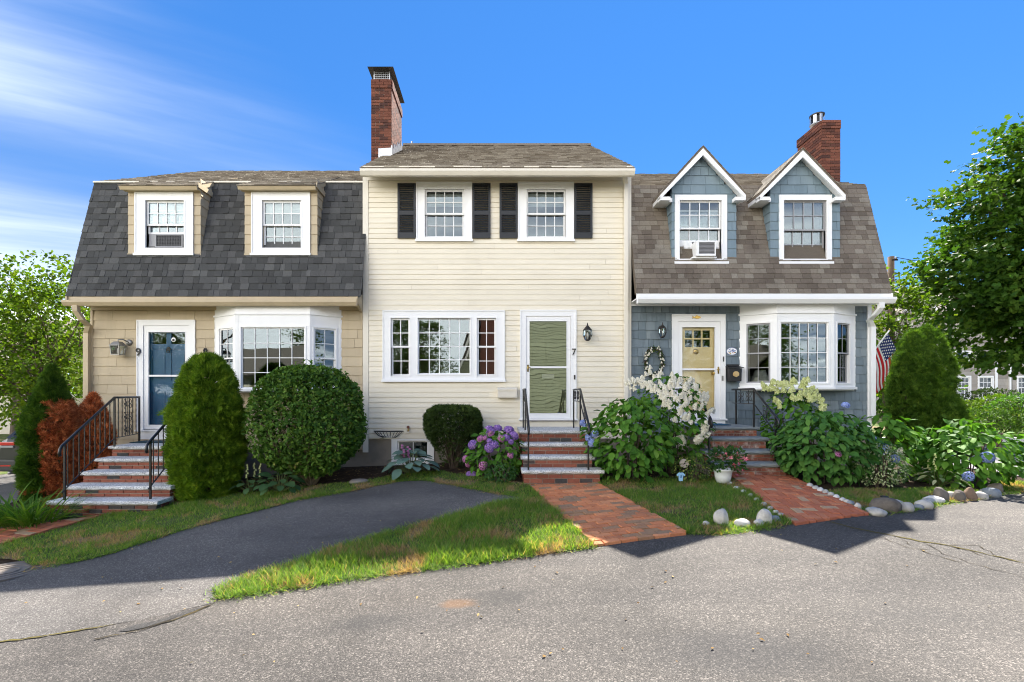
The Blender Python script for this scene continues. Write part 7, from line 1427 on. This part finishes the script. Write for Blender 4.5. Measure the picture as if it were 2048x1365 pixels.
# ---------------------------------------------------------------- grey house across the street
GREYS = pieces('grey_shingle', [(0, (.26, .235, .205)), (.5, (.33, .30, .265)), (1, (.38, .35, .31))], .9, .2, 4, .3, .3, 30, (1, 1, .3)); Yg = 31.0
hg = thing('house', 'grey shingled house with white windows across the street at the right', 'house', (PX(1950, Yg), Yg, .7), 'houses behind'); xg0, xg1 = PX(1800, Yg), PX(2230, Yg); zg0, zg1 = PZ(812, Yg), PZ(628, Yg)
wins = [(1915, 755, 1939, 797), (1958, 755, 1984, 797), (2036, 755, 2060, 797), (1911, 705, 1939, 724)]
mb = MB(); mb.plate((xg0, xg1, zg0, zg1), [hole_of(q, Yg) for q in wins], Yg, Yg+.25); wg = mb.build('wall', GREYS, hg); siding(wg, 'shingle_course', GREYS, (0, Yg, 0), (1, 0, 0), (0, 1, 0), xg0, PX(1989, Yg), zg0, zg1, .20, [hole_of(q, Yg, .1) for q in wins], None, .03); siding(wg, 'shingle_course', GREYS, (0, Yg, 0), (1, 0, 0), (0, 1, 0), PX(1994, Yg), xg1, zg0, zg1, .20, [hole_of(q, Yg, .1) for q in wins], None, .03, zoff=-.07)
MB().box(PX(1989, Yg), PX(1994, Yg), Yg-.05, Yg, zg0, zg1).build('corner_board', WHITE, hg); MB().box(PX(2016, Yg), PX(2019, Yg), Yg-.12, Yg-.03, zg0, zg1).build('downspout', WHITE, hg); MB().box(PX(2020, Yg), PX(2022, Yg), Yg-.08, Yg-.03, zg0, zg1).build('cable', BLACKP, hg); MB().box(xg0, xg1, Yg-.06, Yg-.001, zg0-.15, zg0-.01).build('water_table', WHITE, hg)
MB().box(xg0, xg1, Yg+.25, Yg+9, zg0-1, zg1).build('body', ROOM, hg) if False else None
for i, q in enumerate(wins): window(hg, Yg-.02, (q[0]-3, q[1]-3, q[2]+3, q[3]+3), [dict(r=q, nx=3, nz=2, fr=.05, mw=.03)] if i < 3 else [dict(r=q, kind='pic', nx=2, nz=1, fr=.05)], None, band=False)
mb = MB(); mb.box(xg0, xg0+.2, Yg+.25, Yg+9, zg0-1, zg1); mb.box(xg1-.2, xg1, Yg+.25, Yg+9, zg0-1, zg1); mb.box(xg0, xg1, Yg+9, Yg+9.2, zg0-1, zg1); mb.box(xg0, xg1, Yg+.25, Yg+9, zg1-.2, zg1-.01); mb.box(xg0+.2, xg1-.2, Yg+.25, Yg+9, zg0, zg0+.1); mb.build('side_wall', GREYS, hg)
gp, gl, gr, ge = (1836, 580), 1800, 1872, 628; pk = P(gp[0], gp[1], Yg); mb = MB(); a = P(gl, ge, Yg); b = P(gr, ge, Yg); mb.prism([(a.x, Yg, zg1), (b.x, Yg, zg1), (b.x, Yg, b.z+.01), (pk.x, Yg, pk.z), (a.x, Yg, a.z+.01)], (0, .2, 0)); gb = mb.build('gable', GREYS, hg)
for s in (-1, 1): e = b if s > 0 else a; mb = MB(); mb.prism([(e.x+s*.3, Yg-.25, e.z-.25), (pk.x, Yg-.25, pk.z+.12), (pk.x, Yg-.25, pk.z-.15), (e.x+s*.3, Yg-.25, e.z-.5)], (0, .1, 0)); mb.build('rake_board', WHITE, gb); mb = MB(); mb.prism([(e.x+s*.35, Yg-.3, e.z-.2), (pk.x, Yg-.3, pk.z+.2), (pk.x, Yg-.3, pk.z+.1), (e.x+s*.35, Yg-.3, e.z-.3)], (0, 8, 0)); mb.build('roof', OLDSH, gb)
mb = MB(); slab(mb, xg0-.3, xg1+.3, (Yg-.4, zg1), (Yg+4.6, zg1+2.6), .15); slab(mb, xg0-.3, xg1+.3, (Yg+9.6, zg1), (Yg+4.6, zg1+2.6), .15); mb.build('roof', OLDSH, hg)
q = (1832, 612, 1846, 632); window(hg, Yg-.03, (q[0]-3, q[1]-3, q[2]+3, q[3]+3), [dict(r=q, nx=2, nz=1, fr=.05)], None, band=False)
# ---------------------------------------------------------------- pale house behind the left tree
Yp = 27.; hp_ = thing('house', 'pale cream house mostly hidden by the tree at the left edge', 'house', (PX(60, Yp), Yp, -.6), 'houses behind'); xa, xb = PX(-120, Yp), PX(178, Yp); za, zb = -.8, PZ(690, Yp); wq = [(70, 715, 100, 775), (20, 715, 45, 775), (125, 745, 150, 790)]
PALE = pieces('pale_siding', [(0, (.50, .46, .38)), (1, (.58, .54, .45))], .7, .2, 4, .2, .2, 30); mb = MB(); mb.plate((xa, xb, za, zb), [hole_of(w_, Yp) for w_ in wq], Yp, Yp+.25); wp = mb.build('wall', PALE, hp_); siding(wp, 'clapboard', PALE, (0, Yp, 0), (1, 0, 0), (0, 1, 0), xa, xb, za, zb, .2, [hole_of(w_, Yp, .1) for w_ in wq], None, .03)
for w_ in wq: window(hp_, Yp-.02, (w_[0]-3, w_[1]-3, w_[2]+3, w_[3]+3), [dict(r=w_, nx=2, nz=2, fr=.05, mw=.03)], None, band=False)
mb = MB(); mb.box(xa, xa+.2, Yp+.25, Yp+8, za, zb); mb.box(xb-.2, xb, Yp+.25, Yp+8, za, zb); mb.box(xa, xb, Yp+8, Yp+8.2, za, zb); mb.build('side_wall', PALE, hp_); mb = MB(); slab(mb, xa-.3, xb+.3, (Yp-.4, zb), (Yp+4, zb+2.0), .15); slab(mb, xa-.3, xb+.3, (Yp+8.5, zb), (Yp+4, zb+2.0), .15); mb.build('roof', OLDSH, hp_)
# ---------------------------------------------------------------- utility pole and wires
c = Vector((PX(1782, 21), 21, .3)); zt = PZ(514, 21); T = thing('utility_pole', 'wooden utility pole rising behind the blue-grey house', 'utility pole', tuple(c)); MB().tube([c, (c.x, c.y, zt)], [.15, .12], 12).build('pole', WOOD, T, True); m = MB(); m.lathe([(.03, 0), (.05, .03), (.03, .08), (.02, .1)], (c.x+.12, c.y-.12, zt-.14), 10); m.build('insulator', PEWTER, T, True); m = MB(); m.box(c.x-.05, c.x+.2, c.y-.14, c.y-.1, zt-.2, zt-.14); m.build('bracket', DARKM, T)
for i, (z0, z1, s) in enumerate(((zt-.06, 7.6, 'upper'), (zt-1.35, 6.0, 'lower'))):
    a = Vector((c.x+.12, c.y-.12, z0)); b = Vector((34, 24, z1)); m = MB(); m.tube([a.lerp(b, k/16)-Vector((0, 0, .45*4*(k/16)*(1-k/16))) for k in range(17)], .014, 5); o = m.build('overhead_wire', BLACKP); tag(o, '%s overhead wire from the utility pole into the maple' % s, 'wire', 'overhead wires')
# ---------------------------------------------------------------- parked car seen from behind
def car():
    Y0, X0 = 10.7, PX(77, 10.7); z0 = gz1(X0, 11.6)+.02; T = thing('parked_car', 'black hatchback seen from behind past the dying conifer', 'car', (X0, Y0+2.2, z0)); PAINT = base('black_car_paint'); C(PAINT, (.010, .011, .013), .3, .3); PAINT.b.inputs['Coat Weight'].default_value = .35; PAINT.b.inputs['Coat Roughness'].default_value = .03; PAINT = PAINT.m
    W2 = .92; L = 4.5
    # body: cross-sections along the length (y from the tail)
    prof = [(0.0, .42, .95), (.05, .30, 1.03), (.5, .26, 1.05), (1.2, .25, 1.04), (2.6, .25, 1.02), (3.4, .26, 1.0), (4.2, .28, .86), (4.5, .38, .72)]; vs = []; ring = lambda y, zb, zt, w_: [(-w_*.93, y, zb), (-w_, y, zb+.12), (-w_, y, zt-.22), (-w_*.94, y, zt-.06), (-w_*.80, y, zt), (w_*.80, y, zt), (w_*.94, y, zt-.06), (w_, y, zt-.22), (w_, y, zb+.12), (w_*.93, y, zb)]
    def loft(rings, name, mat, smooth=False, par=T):
        n = len(rings[0]); m = MB(); m.add([(X0+x, Y0+y, z0+z) for r_ in rings for x, y, z in r_], [(i*n+k, i*n+(k+1) % n, (i+1)*n+(k+1) % n, (i+1)*n+k) for i in range(len(rings)-1) for k in range(n)]+[tuple(range(n-1, -1, -1)), tuple(range((len(rings)-1)*n, len(rings)*n))]); return m.build(name, mat, par, smooth, bevel=.02)
    body = loft([ring(y, zb, zt, W2*(.96 if y < .03 or y > 4.3 else 1)) for y, zb, zt in prof], 'body', PAINT)
    cab = [(.12, 1.04, .80, .02), (.62, 1.56, .62, .0), (1.6, 1.62, .62, 0), (2.5, 1.56, .61, 0), (3.25, 1.02, .78, 0)]
    loft([[(-W2*.90, .10, 1.03), (W2*.90, .10, 1.03), (W2*.90, .10, 1.032), (-W2*.90, .10, 1.032)], [(-W2*.92, .55, 1.03), (W2*.92, .55, 1.03), (.60, .55, 1.54), (-.60, .55, 1.54)], [(-W2*.92, 1.6, 1.03), (W2*.92, 1.6, 1.03), (.62, 1.6, 1.62), (-.62, 1.6, 1.62)], [(-W2*.92, 2.5, 1.03), (W2*.92, 2.5, 1.03), (.60, 2.5, 1.56), (-.60, 2.5, 1.56)], [(-W2*.9, 3.3, 1.01), (W2*.9, 3.3, 1.01), (W2*.9, 3.3, 1.015), (-W2*.9, 3.3, 1.015)]], 'cabin', PAINT)
    GL = base('car_glass'); C(GL, (.006, .008, .011), .06, .25); GL = GL.m; m = MB(); m.add([(X0+x, Y0+y, z0+z) for x, y, z in ((-.70, .135, 1.10), (.70, .135, 1.10), (.57, .47, 1.47), (-.57, .47, 1.47))], [(0, 1, 2, 3)]); o = m.build('rear_window', GL, T); o.modifiers.new('s', 'SOLIDIFY').thickness = .02; m = MB(); m.tube([(X0-.1, Y0+.12, z0+1.13), (X0+.35, Y0+.17, z0+1.17)], .012, 6); m.build('wiper', BLACKP, o)
    m = MB(); m.hexa([(X0-.60, Y0+.36, z0+1.55), (X0+.60, Y0+.36, z0+1.55), (X0+.60, Y0+.62, z0+1.58), (X0-.60, Y0+.62, z0+1.58), (X0-.58, Y0+.37, z0+1.60), (X0+.58, Y0+.37, z0+1.60), (X0+.6, Y0+.62, z0+1.63), (X0-.6, Y0+.62, z0+1.63)]); m.build('spoiler', BLACKP, T, bevel=.01)
    RED = base('tail_lamp_red'); C(RED, (.45, .012, .015), .15, .6); RED = RED.m; CLR = simple('lamp_clear', (.25, .25, .25), .15, .6)
    for s in (-1, 1):
        m = MB(); x0, x1 = (X0-.90, X0-.52) if s < 0 else (X0+.52, X0+.90); m.box(x0, x1, Y0-.022, Y0+.05, z0+.88, z0+.955); tl_ = m.build('tail_lamp', RED, T, bevel=.015); m = MB(); m.box(x0+.02, x1-.02, Y0-.026, Y0+.04, z0+.825, z0+.872); m.build('reversing_lamp', CLR, tl_, bevel=.01); m = MB(); m.box(x0+.05, x1-.05, Y0-.055, Y0+.02, z0+.42, z0+.445); m.build('reflector', RED, T)
        for yw in (.85, 3.6):
            xx = X0+s*.80; m = MB(); m.lathe([(.2, -.11), (.31, -.11), (.335, -.07), (.335, .07), (.31, .11), (.2, .11)], (0, 0, 0), 28); R = Matrix.Rotation(math.pi/2, 4, 'Y'); m.v = [tuple(Matrix.Translation((xx, Y0+yw, z0+.335)) @ R @ Vector(v)) for v in m.v]; wh = m.build('wheel', BLACKP, T, True); m = MB(); m.lathe([(.03, .085), (.19, .085), (.2, .11), (.2, .1)], (0, 0, 0), 20); m.v = [tuple(Matrix.Translation((xx+(.03*s), Y0+yw, z0+.335)) @ R @ Vector(v)) for v in m.v]; m.build('rim', PEWTER, wh)
    m = MB(); m.box(X0-.90, X0+.90, Y0-.05, Y0+.1, z0+.30, z0+.56); m.build('bumper', BLACKP, T, bevel=.03); m = MB(); m.box(X0-.26, X0+.26, Y0-.015, Y0+.01, z0+.62, z0+.74); m.build('number_plate', WHITE, T); m = MB(); m.tube([(X0-.62, Y0-.04, z0+.27), (X0-.62, Y0+.2, z0+.27)], .035, 12); m.build('exhaust', PEWTER, T, True)
car()
struct(sheet('side_driveway', [(-13.5, 7.6), (-8.9, 7.6), (-8.9, 17), (-13.5, 17)], .004, DRIVE), 'asphalt driveway under the parked car')
# ---------------------------------------------------------------- what the windows mirror: houses and trees behind the photographer
GREEN = pieces('green_siding', [(0, (.20, .205, .125)), (1, (.24, .245, .15))], .7, .25, 3, .2, .2, 30)
Yb = -8.0; hb = thing('house', 'sage green gambrel house with brick chimney mirrored in the windows', 'house', (3.2, Yb, -.2), 'houses behind'); xa, xb = -2.0, 9.0
prof_ = [(xa, -.5), (xb, -.5), (xb, 3.2), (xb-1.2, 6.0), ((xa+xb)/2, 8.2), (xa+1.2, 6.0), (xa, 3.2)]; mb = MB(); mb.prism([(x, Yb, z) for x, z in prof_], (0, -8, 0)); wb = mb.build('wall', GREEN, hb)
def gclip(z): 
    w_ = np.interp(z, [-.5, 3.2, 6.0, 8.2], [0, 0, 1.2, 5.5]); return (xa+w_, xb-w_)
siding(wb, 'clapboard', GREEN, (0, Yb, 0), (-1, 0, 0), (0, -1, 0), -xb, -xa, -.3, 8.1, .19, [(-6.2, -4.8, 1.0, 2.8)], None, .03, clip=lambda z: (-gclip(z)[1], -gclip(z)[0]))
for s in (0, 1):
    X_ = (lambda x: x) if s == 0 else (lambda x: xa+xb-x); mb = MB()
    for (x0, z0), (x1, z1) in (((xa-.15, 2.9), (xa+1.15, 6.05)), ((xa+1.15, 6.05), ((xa+xb)/2, 8.3))): mb.prism([(X_(x0), Yb+.3, z0), (X_(x1), Yb+.3, z1), (X_(x1), Yb+.3, z1-.3), (X_(x0), Yb+.3, z0-.3)], (0, -.25, 0))
    mb.build('rake_board', CREAMT, hb); mb = MB()
    for (x0, z0), (x1, z1) in (((xa-.2, 2.9), (xa+1.12, 6.12)), ((xa+1.12, 6.12), ((xa+xb)/2, 8.4))): mb.prism([(X_(x0), Yb+.35, z0), (X_(x1), Yb+.35, z1), (X_(x1), Yb+.35, z1+.12), (X_(x0)-.0, Yb+.35, z0+.15)], (0, -8.6, 0))
    mb.build('roof', OLDSH, hb)
MB().box(-.9, .1, Yb+.02, Yb+.75, -.5, 9.6).build('chimney', CHBRICK, hb); mb = MB(); mb.plate((4.7, 6.3, .9, 2.9), [(4.85, 6.15, 1.05, 2.75)], Yb+.06, Yb+.02); wn = mb.build('window', WHITE, hb)
MB().box(4.85, 6.15, Yb+.03, Yb+.04, 1.05, 2.75).build('pane', MATS['car_glass'], wn)
hc = thing('house', 'low brown-roofed house with brick chimney mirrored in the left bay window', 'house', (-13, -12, -.6), 'houses behind'); mb = MB(); mb.box(-19, -8, -20, -12, -1.2, 2.6); mb.build('wall', PALE, hc); mb = MB(); slab(mb, -19.4, -7.6, (-11.6, 2.6), (-16, 5.0), .15); slab(mb, -19.4, -7.6, (-20.4, 2.6), (-16, 5.0), .15); mb.build('roof', OLDSH, hc); MB().box(-10.2, -9.2, -14.6, -13.9, 2.5, 6.6).build('chimney', CHBRICK, hc)
for i, (x, y, h_, lb) in enumerate(((-6.5, -17, 8.5, 'dense tree mirrored in the wide cream house window'), (-15.5, -24, 10, 'tall tree mirrored behind the brown-roofed house'), (14.5, -10, 8.0, 'bushy tree mirrored in the right bay window'), (10.5, -15, 11, 'tall tree mirrored behind the green house'), (21, -20, 11, 'broad tree mirrored at the far right'), (-25, -15, 9, 'broad tree mirrored at the far left'))):
    tree(lb, x, y, -.3, [(x, y, h_*.62, h_*.30, h_*.28, h_*.36), (x+.6, y, h_*.35, h_*.25, h_*.25, h_*.2)], h_, 150, 80, .20, L_TREE, DIAM, 80+i, .2, clump_r=.75, limbs=14, group='trees behind the photographer')
# ---------------------------------------------------------------- rooms behind the glass: lampshades, curtains and a blind or two
def curtain(house, x0, x1, y, z0, z1, mat, name='curtain'):
    m = MB(); n = 28; vs = []
    for i in range(n+1): x = x0+(x1-x0)*i/n; yy = y+.025*math.sin(i*1.4); vs += [(x, yy, z0), (x, yy, z1)]
    m.add(vs, [(2*i, 2*i+2, 2*i+3, 2*i+1) for i in range(n)]); o = m.build(name, mat, house, True); o.modifiers.new('s', 'SOLIDIFY').thickness = .004; return o
CURT = simple('pale_curtain', (.55, .53, .48), .9, .1, bump=0)
curtain(h1, PX(1481, 10.0), PX(1500, 10.0), 10.0, 1.6, 3.0, CURT)
T = thing('table_lamp', 'table lamp with a pale shade inside the left side of the right bay window', 'lamp', (PX(1520, 10.3), 10.3, 1.4)); c = Vector((PX(1520, 10.3), 10.3, 1.72)); m = MB(); m.lathe([(.20, 0), (.11, .30)], c, 20); m.build('shade', CURT, T, True); m = MB(); m.lathe([(.09, -.32), (.05, -.28), (.07, -.15), (.03, -.02)], c, 14); m.build('base', WHITE, T, True)
